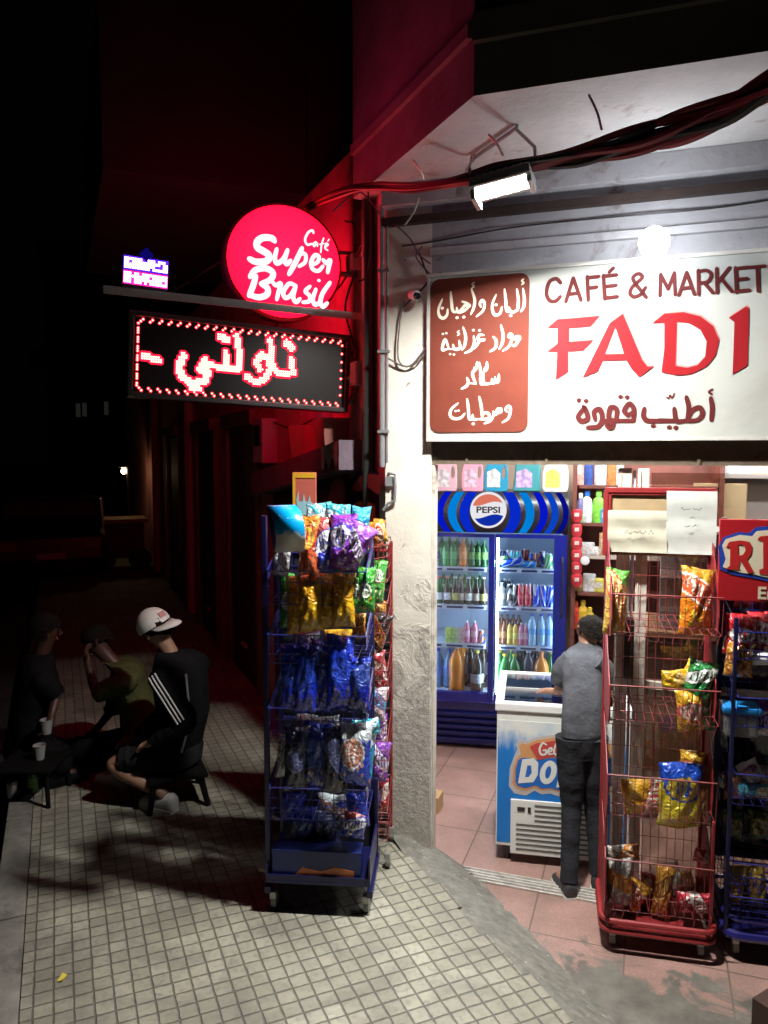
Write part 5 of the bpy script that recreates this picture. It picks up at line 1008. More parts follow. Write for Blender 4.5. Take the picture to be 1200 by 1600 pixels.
b = MB(); disc(b, lambda x: 0.40 + 0.14 * math.sin(x * 2.6 + 0.4), lambda x: 2, yL - 0.0015, LR * 0.88); b.build('emblem_red_wave', emit('lit_emblem_red', (0.80, 0.20, 0.13), 0.9), fg, recalc=False)
b = MB(); disc(b, lambda x: -2, lambda x: -0.40 + 0.14 * math.sin(x * 2.6 + 0.4), yL - 0.0015, LR * 0.88); b.build('emblem_blue_wave', emit('lit_emblem_blue', (0.005, 0.03, 0.42), 0.9), fg, recalc=False)
words('PEPSI', 0.062, fg, 'emblem_lettering', mat('black_letters', (0.01, 0.01, 0.015), 0.5), (xc, yL - 0.003, lzc), bold=0.0018, sx=1.25)
m_fglass = clear('fridge_glass', (0.90, 0.95, 1.0), 0.2)
for x0, x1 in ((-0.535, 0.028), (0.032, 0.535)):
    b = MB(); L_, Rr = 0.045, (0.040 if x0 < 0 else 0.088); zb, zt = 0.365, 1.605
    if x0 > 0: L_ = 0.012
    b.box(((x0 + L_ / 2), 0.0, (zb + zt) / 2), (L_, 0.045, zt - zb), bev=0.003); b.box((x1 - Rr / 2, 0.0, (zb + zt) / 2), (Rr, 0.045, zt - zb), bev=0.003)
    b.box(((x0 + L_ + x1 - Rr) / 2, 0.0, zb + 0.033), (x1 - Rr - x0 - L_, 0.045, 0.066)); b.box(((x0 + L_ + x1 - Rr) / 2, 0.0, zt - 0.012), (x1 - Rr - x0 - L_, 0.045, 0.024)); o = b.build('glass_door', m_fb, fg)
    b = MB(); b.box(((x0 + L_ + x1 - Rr) / 2, 0.006, (zb + zt) / 2), (x1 - Rr - x0 - L_, 0.006, zt - zb - .02)); b.build('pane', m_fglass, o)
    if x0 > 0: b = MB(); b.tube([(x1 - 0.03, -0.024, 1.02), (x1 - 0.03, -0.055, 1.05), (x1 - 0.03, -0.055, 1.42), (x1 - 0.03, -0.024, 1.45)], 0.008, 8); b.build('handle', mat('black_plastic', (0.02, 0.02, 0.022), 0.4), o, smooth=True)
m_fl = emit('fridge_strip_light', (0.72, 0.88, 1.0), FRIDGE)
for x in (-0.488, 0.006, 0.050, 0.492): b = MB(); b.box((x, 0.045, 1.0), (0.016, 0.016, 1.15), bev=0.003); b.build('light_strip', m_fl, fg)  # strip behind the centre post is added, unseen, to brighten the left door
for x in (-0.26, 0.28): b = MB(); b.box((x, 0.10, 1.642), (0.42, 0.02, 0.012)); b.build('light_strip', m_fl, fg)  # added strips hidden behind the header to brighten the shelves
SH = (1.345, 1.063, 0.772); m_shw = mat('shelf_white', (0.66, 0.72, 0.80), 0.4); m_tag = mat('price_strip_blue', (0.02, 0.03, 0.12), 0.4)
for z in SH:
    for x0, x1 in ((-0.495, -0.03), (0.06, 0.495)):
        b = MB(); b.box(((x0 + x1) / 2, 0.325, z - 0.006), (x1 - x0, 0.50, 0.006)); b.box(((x0 + x1) / 2, 0.070, z - 0.012), (x1 - x0, 0.008, 0.034)); o = b.build('shelf', m_shw, fg)
        b = MB()
        for k in range(3): w = (x1 - x0) / 3; b.box((x0 + w * (k + .5), 0.0650, z - 0.014), (w * 0.78, 0.003, 0.015))
        b.build('price_rail', m_tag, o)

# ---- bottles and cans
def liquid(nm, col, rough=0.12): return mat('drink_' + nm, col, rough, coat=0.6)
def pet(nm, h, r, m_body, m_cap, m_label=None, neck=0.28, lab=(0.30, 0.58), gl=None, sq=1.0):
    """a bottle: body mesh with cap and label as parts (origin at its foot); gl = clear empty top"""
    b = MB(); nk = r * neck
    prof = [(r * .80, 0), (r, h * .03), (r * .97, h * .10), (r, h * .16), (r * .93, h * .25), (r, h * .32), (r, h * .58), (r * .96, h * .66), (r * .72, h * .78), (nk * 1.15, h * .88), (nk, h * .93), (nk, h * .965)]
    if nm == 'beer': prof = [(r * .9, 0), (r, h * .02), (r, h * .52), (r * .9, h * .60), (nk * 1.35, h * .74), (nk, h * .85), (nk, h * .97)]
    b.lathe(prof, 14, sx=1, sy=sq); o = b.build('bottle', m_body, smooth=True, ang=60)
    c = MB(); c.lathe([(nk * 1.25, h * .945), (nk * 1.28, h * .995), (nk * 1.1, h)], 10); c.build('cap', m_cap, o, smooth=True)
    if m_label is not None: l = MB(); l.lathe([(r * 1.015, h * lab[0]), (r * 1.015, h * lab[1])], 14, cap=False, sy=sq); l.build('label', m_label, o, smooth=True)
    return o
def tin(m_body, h=0.155, r=0.029):
    b = MB(); b.lathe([(r * .78, 0), (r * .98, h * .05), (r, h * .09), (r, h * .88), (r * .82, h * .97)], 16); o = b.build('can', m_body, smooth=True, ang=60)
    c = MB(); c.lathe([(r * .84, h * .965), (r * .84, h), (r * .76, h), (r * .74, h * .985)], 16); c.build('lid', mat('bare_aluminium', (0.7, 0.7, 0.72), 0.3, 0.9), o, smooth=True); return o
def can_mat(nm, a, b_, sp=0.5):
    k = 'can_' + nm
    if k in _mats: return _mats[k]
    m, nt, p = base_mat(k); co = coords(nt, 'Generated'); wv = nt.nodes.new('ShaderNodeTexWave'); wv.inputs['Scale'].default_value = 0.9; wv.inputs['Distortion'].default_value = 6; wv.bands_direction = 'DIAGONAL'; nt.links.new(co, wv.inputs['Vector'])
    nt.links.new(mixc(nt, ramp(nt, wv.outputs['Fac'], sp, sp + .06), a, b_), p.inputs['Base Color']); p.inputs['Metallic'].default_value = 0.35; p.inputs['Roughness'].default_value = 0.28; _mats[k] = m; return m
capm = lambda n, c: mat('cap_' + n, c, 0.4)
labm = lambda n, c: mat('label_' + n, c, 0.45, var=0.35, vscale=60)
GRN, DGR, ORG, COLA, AMB, WAT = liquid('green', (.03, .26, .06)), liquid('dark_green', (.015, .10, .015)), liquid('orange', (.72, .20, .01)), liquid('cola', (.018, .008, .006)), liquid('amber', (.16, .045, .012)), liquid('water', (.30, .50, .66), 0.08)
beer = lambda lc, cap=(.6, .6, .58), body=None: pet('beer', .205, .030, body or liquid('beer_glass', (.035, .018, .008)), capm('b' + str(cap), cap), labm(str(lc), lc), .42, (.16, .42))
PROT = {}
def get(kind):
    if kind in PROT: return dup(PROT[kind], (0, 0, 0), 0)
    h05 = .195
    mk = {'water_small': lambda: pet('w', h05, .031, WAT, capm('blue', (.01, .06, .55)), labm('blue', (.01, .10, .6))), 'green_soda': lambda: pet('g', h05, .032, GRN, capm('green', (.05, .4, .1)), labm('grn', (.10, .42, .14))), 'orange_soda': lambda: pet('o', .20, .032, ORG, capm('orange', (.75, .22, .04)), labm('org', (.80, .30, .08))),
          'dark_green_soda': lambda: pet('g', h05, .031, DGR, capm('green', (.05, .4, .1)), labm('grn2', (.16, .36, .08))), 'beer_white': lambda: beer((.72, .72, .72), (.7, .2, .15)), 'beer_green': lambda: beer((.50, .50, .15), (.7, .7, .66)), 'beer_tan': lambda: beer((.48, .40, .30), (.4, .34, .2)), 'beer_silver': lambda: beer((.75, .76, .66), (.75, .75, .72)), 'beer_pale_green': lambda: beer((.75, .75, .75), (.7, .1, .1), DGR),
          'can_navy': lambda: tin(can_mat('navy', (.01, .02, .12), (.6, .6, .7), .75), .115), 'can_teal': lambda: tin(can_mat('teal', (.02, .30, .36), (.6, .75, .8), .7), .115), 'can_maroon': lambda: tin(can_mat('maroon', (.22, .02, .03), (.3, .05, .05)), .125), 'can_orange': lambda: tin(can_mat('orange', (.55, .16, .03), (.02, .08, .4), .6), .10), 'can_green': lambda: tin(can_mat('lime', (.05, .42, .08), (.75, .8, .7), .6), .115),
          'can_black': lambda: tin(can_mat('black', (.012, .012, .014), (.6, .6, .62), .72), .16, .027), 'can_red': lambda: tin(can_mat('red', (.62, .05, .07), (.75, .35, .35), .8), .165, .028), 'can_blue': lambda: tin(can_mat('blue', (.005, .06, .55), (.55, .65, .8), .74), .16, .028), 'can_sky': lambda: tin(can_mat('sky', (.02, .22, .62), (.5, .7, .9), .8), .115),
          'clear_bottle': lambda: pet('w', .17, .03, liquid('grey', (.35, .37, .38)), capm('white', (.75, .75, .75)), labm('w', (.7, .7, .7))), 'amber_bottle': lambda: pet('a', .175, .030, AMB, capm('brown', (.12, .05, .02)), labm('am', (.30, .14, .05))), 'yellow_bottle': lambda: pet('y', .165, .029, liquid('yellow', (.55, .34, .04)), capm('dark', (.05, .04, .04)), labm('yl', (.60, .50, .10))), 'pink_bottle': lambda: pet('p', .165, .029, liquid('pink', (.55, .16, .25)), capm('white', (.75, .75, .75)), labm('pk', (.62, .35, .42))),
          'water_bottle': lambda: pet('w', .235, .036, WAT, capm('blue', (.01, .06, .55)), labm('wb', (.10, .32, .62)), lab=(.38, .56)), 'big_water': lambda: pet('w', .29, .046, liquid('dim_water', (.07, .16, .30)), capm('blue', (.01, .06, .55)), labm('wb2', (.05, .12, .35))), 'big_orange': lambda: pet('o', .345, .057, liquid('orange_juice', (.78, .24, .004), .3), capm('white', (.75, .75, .75)), None, .30), 'big_cola': lambda: pet('c', .315, .050, COLA, capm('yellow', (.6, .5, .05)), labm('lw', (.55, .55, .56)), lab=(.24, .46)), 'cola_white_cap': lambda: pet('c', .335, .050, COLA, capm('white', (.75, .75, .75)), labm('lb', (.05, .04, .05))), 'big_green': lambda: pet('g', .30, .050, liquid('deep_green', (.012, .17, .02)), capm('yellow', (.6, .5, .05)), labm('lg', (.06, .30, .05)), lab=(.24, .46)),
          'cola_blue': lambda: pet('c', .33, .055, liquid('cola_grey', (.05, .05, .07)), capm('white', (.75, .75, .75)), labm('lbl', (.01, .06, .6)), lab=(.14, .40)), 'fat_orange': lambda: pet('o', .325, .058, liquid('peach', (.75, .26, .03)), capm('orange', (.75, .22, .04)), labm('lo', (.8, .62, .45)), lab=(.12, .34))}[kind]
    PROT[kind] = mk(); return PROT[kind]
ROWS = [(1.3455, 'top', [(680, 'water_small', 'blue capped bottle'), (697, 'green_soda', 'green soda bottle'), (708, 'green_soda', 'green soda bottle'), (723, 'orange_soda', 'orange soda bottle'), (737, 'dark_green_soda', 'dark green soda bottle'), (746, 'dark_green_soda', 'dark green soda bottle'), (755, 'dark_green_soda', 'dark green soda bottle')], 0),
        (1.3455, 'top', [(781, 'can_navy', 'navy can', .22), (792, 'can_navy', 'navy can', .22), (800, 'can_teal', 'teal can', .22), (809, 'can_teal', 'teal can', .22), (820, 'can_maroon', 'maroon can', .24), (830, 'can_orange', 'orange can', .22), (838, 'can_orange', 'orange can', .22), (847, 'can_navy', 'navy can', .24), (856, 'can_green', 'green can', .10)], 1),
        (1.0635, 'second', [(686, 'beer_pale_green', 'green glass beer bottle'), (699, 'beer_white', 'white labelled beer bottle'), (711, 'beer_green', 'green labelled beer bottle'), (720, 'beer_tan', 'tan labelled beer bottle'), (732, 'beer_silver', 'silver labelled beer bottle'), (744, 'beer_tan', 'tan labelled beer bottle'), (755, 'beer_green', 'green labelled beer bottle')], 0),
        (1.0635, 'second', [(784, 'clear_bottle', 'grey bottle'), (797, 'can_black', 'black can'), (805, 'can_black', 'black can'), (813, 'can_red', 'red can'), (825, 'can_red', 'red can'), (837, 'can_blue', 'blue can'), (848, 'can_blue', 'blue can'), (859, 'can_blue', 'blue can')], 1),
        (0.7725, 'third', [(742, 'pink_bottle', 'pink bottle'), (752, 'can_orange', 'orange can'), (730, 'pink_bottle', 'pink bottle')], 0),
        (0.7725, 'third', [(780, 'amber_bottle', 'amber bottle'), (788, 'amber_bottle', 'amber bottle'), (797, 'yellow_bottle', 'yellow bottle'), (806, 'yellow_bottle', 'yellow bottle'), (815, 'pink_bottle', 'pink bottle'), (823, 'pink_bottle', 'pink bottle'), (832, 'water_bottle', 'clear water bottle'), (846, 'water_bottle', 'clear water bottle'), (859, 'water_bottle', 'clear water bottle')], 1),
        (0.3455 + 0.06, 'bottom', [(685, 'big_water', 'big dim water bottle', .2), (702, 'big_water', 'big dim water bottle', .2), (714, 'big_orange', 'big orange juice bottle', .10), (723, 'big_orange', 'big orange juice bottle', .26), (736, 'cola_white_cap', 'big cola bottle with white cap', .24), (746, 'big_cola', 'big cola bottle with yellow cap', .10), (756, 'cola_white_cap', 'big cola bottle with white cap', .25)], 0),
        (0.3455 + 0.06, 'bottom', [(782, 'big_green', 'big green soda bottle', .2), (790, 'big_green', 'big green soda bottle', .10), (805, 'big_green', 'big green soda bottle', .10), (800, 'big_green', 'big green soda bottle', .25), (827, 'cola_blue', 'cola bottle with blue label', .12), (847, 'fat_orange', 'fat orange soda bottle', .11), (862, 'big_green', 'big green soda bottle', .22)], 1)]
ORD = ['first', 'second', 'third', 'fourth', 'fifth', 'sixth']
b = MB(); b.box((0, 0.33, 0.375), (1.0, 0.5, 0.055)); b.build('floor_plate', m_shw, fg)
for z, nm, L, side in ROWS:
    cnt = {}
    for it in sorted(L, key=lambda q: q[0]):
        px, kind, lab = it[:3]; back = it[3] if len(it) > 3 else 0.115
        tot = sum(1 for q in L if q[2] == lab); i = cnt.get(lab, 0); cnt[lab] = i + 1
        o = get(kind); o.location = FO + dF * fm(px, 950, back)[0] + nF * back + Vector((0, 0, z)); o.rotation_euler.z = rnd.uniform(0, 6)
        wh = ('left', 'right')[side]
        tag(o, (lab + ' on the ' + nm + ' ' + wh + ' fridge shelf') if tot == 1 else (ORD[i] + ' ' + lab + ' from the left on the ' + nm + ' ' + wh + ' fridge shelf'), 'can' if 'can' in kind else 'bottle', 'drinks in the fridge')
# second row of drinks further back on the shelves
for z, nm, kind, lab, pxs, side in ((1.3455, 'top', 'dark_green_soda', 'dim green soda bottle', (690, 702, 714, 728), 'left'), (1.0635, 'second', 'dark_green_soda', 'dim green bottle', (693, 706, 717, 727, 738, 749), 'left'), (1.0635, 'second', 'can_black', 'dim black can', (788, 795), 'right'), (0.7725, 'third', 'amber_bottle', 'dim amber bottle', (784, 793, 802, 811), 'right'), (0.4055, 'bottom', 'cola_white_cap', 'dim cola bottle', (816, 838), 'right')):
    for i, px in enumerate(pxs):
        o = get(kind); back = 0.34; o.location = FO + dF * fm(px, 950, back)[0] + nF * back + Vector((0, 0, z))
        tag(o, ('first', 'second', 'third', 'fourth', 'fifth', 'sixth')[i] + ' ' + lab + ' in the back row of the ' + nm + ' ' + side + ' fridge shelf', 'can' if 'can' in kind else 'bottle', 'drinks in the fridge')
for i, (px, kind, an, lab) in enumerate(((783, 'can_green', 1.2, 'lime green can lying on the top right fridge shelf'), (797, 'can_blue', 1.9, 'blue can lying tilted on the top right fridge shelf'), (826, 'can_sky', 1.57, 'pale blue can lying flat on the top right fridge shelf'))):
    o = get(kind); o.location = FO + dF * (fm(px, 880, .1)[0] - 0.06) + nF * 0.095 + Vector((0, 0, 1.3455 + 0.029)); o.rotation_euler = (0, an if an < 1.6 else 1.35, AF + (0.2, -0.15, 0.05)[i]); tag(o, lab, 'can', 'drinks in the fridge')
for i, (px, c, lab) in enumerate(((701, (.45, .60, .12), 'lime green juice carton on the third left fridge shelf'), (711, (.42, .52, .20), 'olive green juice carton on the third left fridge shelf'), (722, (.60, .38, .36), 'pinkish juice carton on the third left fridge shelf'))):
    o = thing('juice_carton', lab, 'carton', FO + dF * fm(px, 1000, .11)[0] + nF * 0.11 + Vector((0, 0, .7725)), AF, 'drinks in the fridge')
    b = MB(); b.box((0, 0, 0.055), (0.046, 0.035, 0.11), bev=0.003); b.build('carton', mat('carton_%d' % i, c, 0.5, var=0.5, vscale=45), o)
    b = MB(); b.tube([(0.012, 0, 0.11), (0.014, 0, 0.125)], 0.003, 6); b.build('straw', mat('lamp_white', (0.75, 0.75, 0.75), 0.4), o)
# ---- detergent bottles on top of the fridge
def jug(px0, px1, col, capc, lab, kind, labc):
    back = 0.06; x0, x1 = fm(px0, 745, back)[0], fm(px1, 745, back)[0]; w = x1 - x0; h = 0.30
    o = thing('detergent_bottle' if kind < 2 else 'detergent_pouch', lab, 'bottle' if kind < 2 else 'pouch', FO + dF * (x0 + x1) / 2 + nF * back + Vector((0, 0, 1.912)), AF, 'detergents on top of the fridge')
    hw = w / 2; ol = [(-hw * .92, 0), (hw * .92, 0), (hw, .03), (hw, .14), (hw * .85, .20), (hw * .45, .25), (-hw * .2, .255), (-hw * .75, .21), (-hw, .13), (-hw, .03)]
    holes = [[(hw * (.62 + .16 * math.cos(a)), .135 + .045 * math.sin(a)) for a in [k * 2 * PI / 12 for k in range(12)]]] if kind == 0 else []
    if kind == 2: ol = [(-hw, 0), (hw, 0), (hw * .92, .09), (hw * .98, .24), (-hw * .8, .24), (-hw * .86, .1)]
    b = MB(); b.prism([ol] + holes, -0.045, 0.045); bo = b.build('body', mat('jug_' + lab[:9].replace(' ', '_') + str(px0), col, 0.35, coat=0.3), o, smooth=True, ang=40); bv = bo.modifiers.new('round', 'BEVEL'); bv.width = 0.014; bv.segments = 3; bv.limit_method = 'ANGLE'
    if kind < 2: b = MB(); b.lathe([(0.024, 0.25), (0.026, 0.29), (0.02, 0.30)], 14, (-hw * .1 + 0.02, 0, 0)); b.build('cap', mat('jugcap_' + str(px0), capc, 0.4), o, smooth=True)
    b = MB(); b.prism([[(-hw * .75, .03), (hw * .35, .03), (hw * .35, .13), (-hw * .1, .165), (-hw * .75, .14)]], -0.0475, -0.0455); b.build('label', mat('juglabel_' + str(px0), labc, 0.5, var=0.6, vscale=28), o)
jug(679, 715, (.78, .50, .58), (.7, .3, .4), 'pale pink detergent bottle at the left end on top of the fridge', 0, (.80, .72, .75)); jug(722, 756, (.76, .36, .48), (.7, .2, .3), 'deeper pink detergent bottle second from left on top of the fridge', 0, (.78, .45, .55)); jug(757, 794, (.02, .26, .42), (.0, .2, .5), 'teal blue detergent bottle with white label on top of the fridge', 0, (.75, .78, .78))
jug(801, 846, (.05, .26, .28), (.3, .2, .5), 'purple and teal detergent pouch on top of the fridge', 2, (.42, .30, .55)); jug(847, 888, (.78, .80, .72), (.75, .75, .75), 'white detergent bottle with yellow lemon at the right end of the fridge top', 1, (.72, .68, .10))

# ================================================================== ICE CREAM FREEZER
AZ = R(-11); dZ = Vector((math.cos(AZ), math.sin(AZ), 0)); nZ = Vector((-dZ.y, dZ.x, 0)); ZO = Vector((0.600, 3.98, 0))
fz = thing('ice_cream_freezer', 'small white and blue ice cream chest freezer with glass lid just inside the entrance', 'freezer', ZO, AZ); ZW, ZD, ZH = 0.68, 0.60, 0.87
def zm(px, py): a, z = hit(px, py, ZO, dZ); return a, z
m_zw = mat('freezer_white', (0.74, 0.75, 0.70), 0.35, var=0.04, vscale=4, dirt=(0.5, 0.48, 0.42), dscale=5, dlo=.62, dhi=.8)
b = MB()
b.box((ZW / 2, 0.012, 0.46), (ZW, 0.024, 0.74), bev=0.004); b.box((ZW / 2, ZD - .012, 0.46), (ZW, 0.024, 0.74)); b.box((0.012, ZD / 2, 0.46), (0.024, ZD - .05, 0.74)); b.box((ZW - .012, ZD / 2, 0.46), (0.024, ZD - .05, 0.74)); b.box((ZW / 2, ZD / 2, 0.11), (ZW - .05, ZD - .05, 0.03)); b.build('cabinet', m_zw, fz)
b = MB(); b.box((ZW / 2, ZD / 2, 0.50), (ZW - .06, ZD - .06, 0.02)); b.build('inner_floor', mat('freezer_inside', (0.55, 0.56, 0.58), 0.5), fz)
b = MB()
for c, s_ in (((ZW / 2, 0.015, .852), (ZW + .02, 0.05, 0.045)), ((ZW / 2, ZD - .015, .852), (ZW + .02, 0.05, 0.045)), ((0.012, ZD / 2, .852), (0.045, ZD - .081, 0.045)), ((ZW - .012, ZD / 2, .852), (0.045, ZD - .081, 0.045))): b.box(c, s_, bev=0.007)
b.build('lid_frame', mat('lid_frame_white', (0.78, 0.78, 0.76), 0.3), fz)
b = MB(); b.box((ZW / 2, ZD * .27, .858), (ZW - .07, ZD * .46, 0.006)); b.build('front_lid', clear('lid_glass', (.85, .88, .9), 1.0, 0.04), fz)
b = MB(); b.box((ZW / 2, ZD * .70, .868), (ZW - .07, ZD * .48, 0.006)); o = b.build('rear_lid', clear('lid_glass'), fz); b = MB(); b.box((ZW / 2, ZD * .465, .866), (ZW - .07, 0.016, 0.014)); b.build('lid_edge', mat('grey_trim', (.3, .3, .3), .4), o)
def decal_mat():
    m, nt, p = base_mat('faded_blue_decal'); co = coords(nt); sx = nt.nodes.new('ShaderNodeSeparateXYZ'); nt.links.new(co, sx.inputs[0])
    zz = math_(nt, 'ADD', sx.outputs[2], math_(nt, 'MULTIPLY', math_(nt, 'SUBTRACT', noise_(nt, coords(nt, 'Object', (14, 1, 3)), 1.6, 6, 0.65), 0.5), 0.22))
    c = mixc(nt, ramp(nt, zz, 0.62, 0.73), (0.005, 0.17, 0.56), (0.74, 0.75, 0.70)); c = mixc(nt, math_(nt, 'MULTIPLY', ramp(nt, noise_(nt, co, 5, 5), .45, .75), .5), c, (.02, .26, .62))
    nt.links.new(c, p.inputs['Base Color']); p.inputs['Roughness'].default_value = 0.3; return m
b = MB(); b.box((ZW / 2, -0.001, 0.445), (ZW - .012, 0.002, 0.67)); b.build('front_decal', decal_mat(), fz)
def fq(x, y): a, z = zm(770 + x / 4.442, 1040 + y / 4.442); return a, z
def sym(pts, ax=505): return pts + [(2 * ax - x, y) for x, y in reversed(pts)]
o1 = sym([(500,905),(455,905),(400,886),(340,892),(290,866),(230,900),(150,885),(112,835),(118,710),(150,622),(172,575),(155,545),(190,512),(230,520),(300,495),(400,480),(500,474)][::-1])
o2 = sym([(500,878),(450,872),(400,858),(340,866),(290,845),(225,868),(165,850),(136,815),(140,715),(165,640),(195,612),(182,555),(205,535),(235,545),(305,515),(400,500),(500,494)][::-1])
o3 = sym([(500,868),(450,860),(400,846),(340,852),(300,828),(225,848),(172,832),(156,800),(158,715),(178,652),(205,636),(260,640),(320,652),(400,640),(500,632)][::-1])
bn = sym([(500,618),(400,632),(318,655),(255,560),(300,536),(400,522),(500,516)][::-1])
for nm, lp, y, c in (('emblem_edge', o1, .0030, (.50, .46, .45)), ('emblem_ring', o2, .0042, (.62, .30, .12)), ('emblem_field', o3, .0054, (.01, .13, .50)), ('emblem_banner', bn, .0060, (.52, .06, .05))):
    b = MB(); b.prism([[fq(x, yy) for x, yy in lp]], -y, -y + .0010); b.build(nm, mat('print_' + nm, c, 0.35), fz)
m_ltr = mat('print_white', (.74, .74, .70), .35)
el = lambda cx, cy, rx, ry, sk=.18: [(cx + rx * math.cos(a) - sk * ry * math.sin(a) * -1, cy + ry * math.sin(a) * -1) for a in [k * 2 * PI / 22 for k in range(22)]]
for nm, lps in (('letter_d', [[(205,648),(285,640),(316,672),(312,755),(282,805),(175,814)], [(240,690),(266,690),(270,742),(250,770),(224,772)]]), ('letter_o', [el(385, 738, 58, 82), el(384, 738, 20, 44)]), ('letter_l', [[(472,672),(520,665),(500,800),(575,792),(566,838),(440,842)]])):
    b = MB(); b.prism([[fq(x, yy) for x, yy in lp] for lp in lps], -.0068, -.0058); b.build(nm, m_ltr, fz)
gx, gz = fq(440, 580); b = MB()
GEL = [(13, [(372,545),(345,535),(325,575),(335,612),(365,610),(372,585),(350,585)]), (11, [(385,600),(410,585),(405,568),(388,580),(388,610),(418,608)]), (11, [(440,530),(425,590),(435,615),(448,605)]), (11, [(480,580),(462,575),(452,605),(475,610),(484,580),(488,612)]), (11, [(510,540),(502,600),(518,612)]), (10, [(494,562),(526,560)]), (11, [(552,580),(532,590),(540,612),(560,600),(552,580)])]
for i, (w, L) in enumerate(GEL): brush(b, [fq(*q) for q in L], w * 0.00087, -.0072 - i * .00005, taper=.7)
b.build('gelato_lettering', m_ltr, fz, recalc=False)
g0, g1 = zm(797, 1332), zm(797, 1247); gw = .50; b = MB(); xg, zb_, zt_ = g0[0], g0[1] + .002, g1[1]
b.box((xg + gw / 2, -.006, (zb_ + zt_) / 2), (gw, .012, zt_ - zb_), bev=.004); gr = b.build('grille_panel', m_zw, fz)
b = MB()
for k in range(10):
    z = zb_ + .03 + k * (zt_ - zb_ - .055) / 9; x0 = xg + (.03 if k < 6 else .125); b.box(((x0 + xg + gw - .02) / 2, -.0125, z), (xg + gw - .02 - x0, .004, .0085))
b.build('louvre', mat('louvre_dark', (.10, .10, .09), .5), gr)
b = MB(); b.box((xg + .055, -.0135, zt_ - .05), (.04, .004, .022)); b.box((xg + .098, -.0135, zt_ - .052), (.016, .004, .03)); b.build('thermostat', mat('black_plastic', (0.02, 0.02, 0.022), 0.4), gr)
for x, y in ((.06, .05), (ZW - .06, .05), (.06, ZD - .05), (ZW - .06, ZD - .05)):
    b = MB(); b.lathe([(.018, 0), (.020, .012), (.030, .06), (.036, .098)], 12, (x, y, 0)); b.build('foot', mat('black_plastic', (0.02, 0.02, 0.022), 0.4), fz, smooth=True)
r4 = random.Random(5)
for i, (c, x, y) in enumerate((((.7, .68, .62), .14, .17), ((.55, .1, .1), .28, .33), ((.6, .55, .1), .16, .42), ((.1, .2, .5), .42, .36), ((.6, .6, .6), .34, .15), ((.6, .3, .1), .52, .2))):
    b = MB(); b.box((0, 0, .03), (.15, .12, .06), bev=.01); tag(b.build('ice_cream_box', mat('icebox_%d' % i, c, .5, var=.5, vscale=30), loc=ZO + dZ * x + nZ * y + Vector((0, 0, .512)), rz=r4.uniform(-.3, .3)), ('white', 'red', 'yellow', 'dark blue', 'grey', 'orange')[i] + ' ice cream pack seen through the freezer lid', 'ice cream pack', 'packs in the freezer')

# ================================================================== SHELVES, COUNTER AND GOODS AT THE BACK OF THE SHOP
AS = R(-14); dS = Vector((math.cos(AS), math.sin(AS), 0)); nS = Vector((-dS.y, dS.x, 0)); SO = FO + dF * 0.60 + nF * 0.02
sh = thing('wall_shelf', 'reddish brown wooden shelf unit of small goods between fridge and door', 'shelf', SO, AS)
m_wood = mat('red_brown_wood', (0.15, 0.045, 0.03), 0.5, var=0.3, vscale=7); SWid = 0.95
def sm_(px, py, back=0.02): a, z = hit(px, py, SO + nS * back, dS); return a, z
zs_ = [sm_(930, y)[1] for y in (758, 817, 868, 926, 985, 1050, 1120)]
b = MB(); b.box((-.015, .15, 1.15), (.03, .32, 2.3)); b.box((SWid, .15, 1.15), (.03, .32, 2.3)); b.box((SWid / 2, .315, 1.15), (SWid + .03, .02, 2.3)); b.build('carcass', m_wood, sh)
for z in zs_: b = MB(); b.box((SWid / 2 - .005, .15, z - .012), (SWid - .042, .30, .022), bev=.002); b.build('shelf_board', mat('pale_shelf_edge', (0.45, 0.38, 0.32), .5) if z < 1.6 and z > 1.2 else m_wood, sh)
def shelf_item(kind, px, z, h, w, col, lab, cat='bottle', capc=(.7, .7, .7), back=.05):
    x = sm_(px, 850, back)[0]; loc = SO + dS * x + nS * back + Vector((0, 0, z)); r = w / 2
    o = thing({'b': 'shampoo_bottle', 'x': 'packet', 'w': 'wrapped_pack'}[kind], lab, cat, loc, AS, 'goods on the wall shelf')
    m = mat('good_' + str(px) + '_' + str(int(z * 100)), col, .4, var=.4, vscale=35)
    if kind == 'b':
        b = MB(); b.lathe([(r * .9, 0), (r, h * .08), (r, h * .55), (r * .85, h * .72), (r * .4, h * .80), (r * .4, h * .82)], 14, sy=.6); b.build('body', m, o, smooth=True); b = MB(); b.lathe([(r * .5, h * .82), (r * .5, h * .98), (r * .3, h)], 12, sy=.7); b.build('cap', mat('gcap' + str(capc), capc, .4), o, smooth=True)
    else:
        b = MB(); b.box((0, 0, h / 2), (w, .06, h), bev=.012 if kind == 'w' else .003); b.build('pack', m, o); b = MB(); b.box((0, -.0315, h * .55), (w * .6, .002, h * .4)); b.build('label', mat('glab', (.65, .6, .55), .5, var=.5, vscale=50), o)
z = zs_[0]
for a in (('x', 902, z, .21, .075, (.60, .30, .25), 'salmon pink box at the left on the highest wall shelf', 'box'), ('b', 917, z, .24, .065, (.03, .07, .28), 'dark blue bottle on the highest wall shelf', 'bottle', (.05, .1, .4)), ('b', 936, z, .25, .085, (.72, .70, .68), 'white bottle on the highest wall shelf', 'bottle'), ('b', 955, z, .25, .075, (.65, .20, .06), 'orange bottle on the highest wall shelf', 'bottle'), ('x', 966, z, .2, .05, (.6, .5, .48), 'pale narrow box at the right on the highest wall shelf', 'box')): shelf_item(*a)
z = zs_[1]
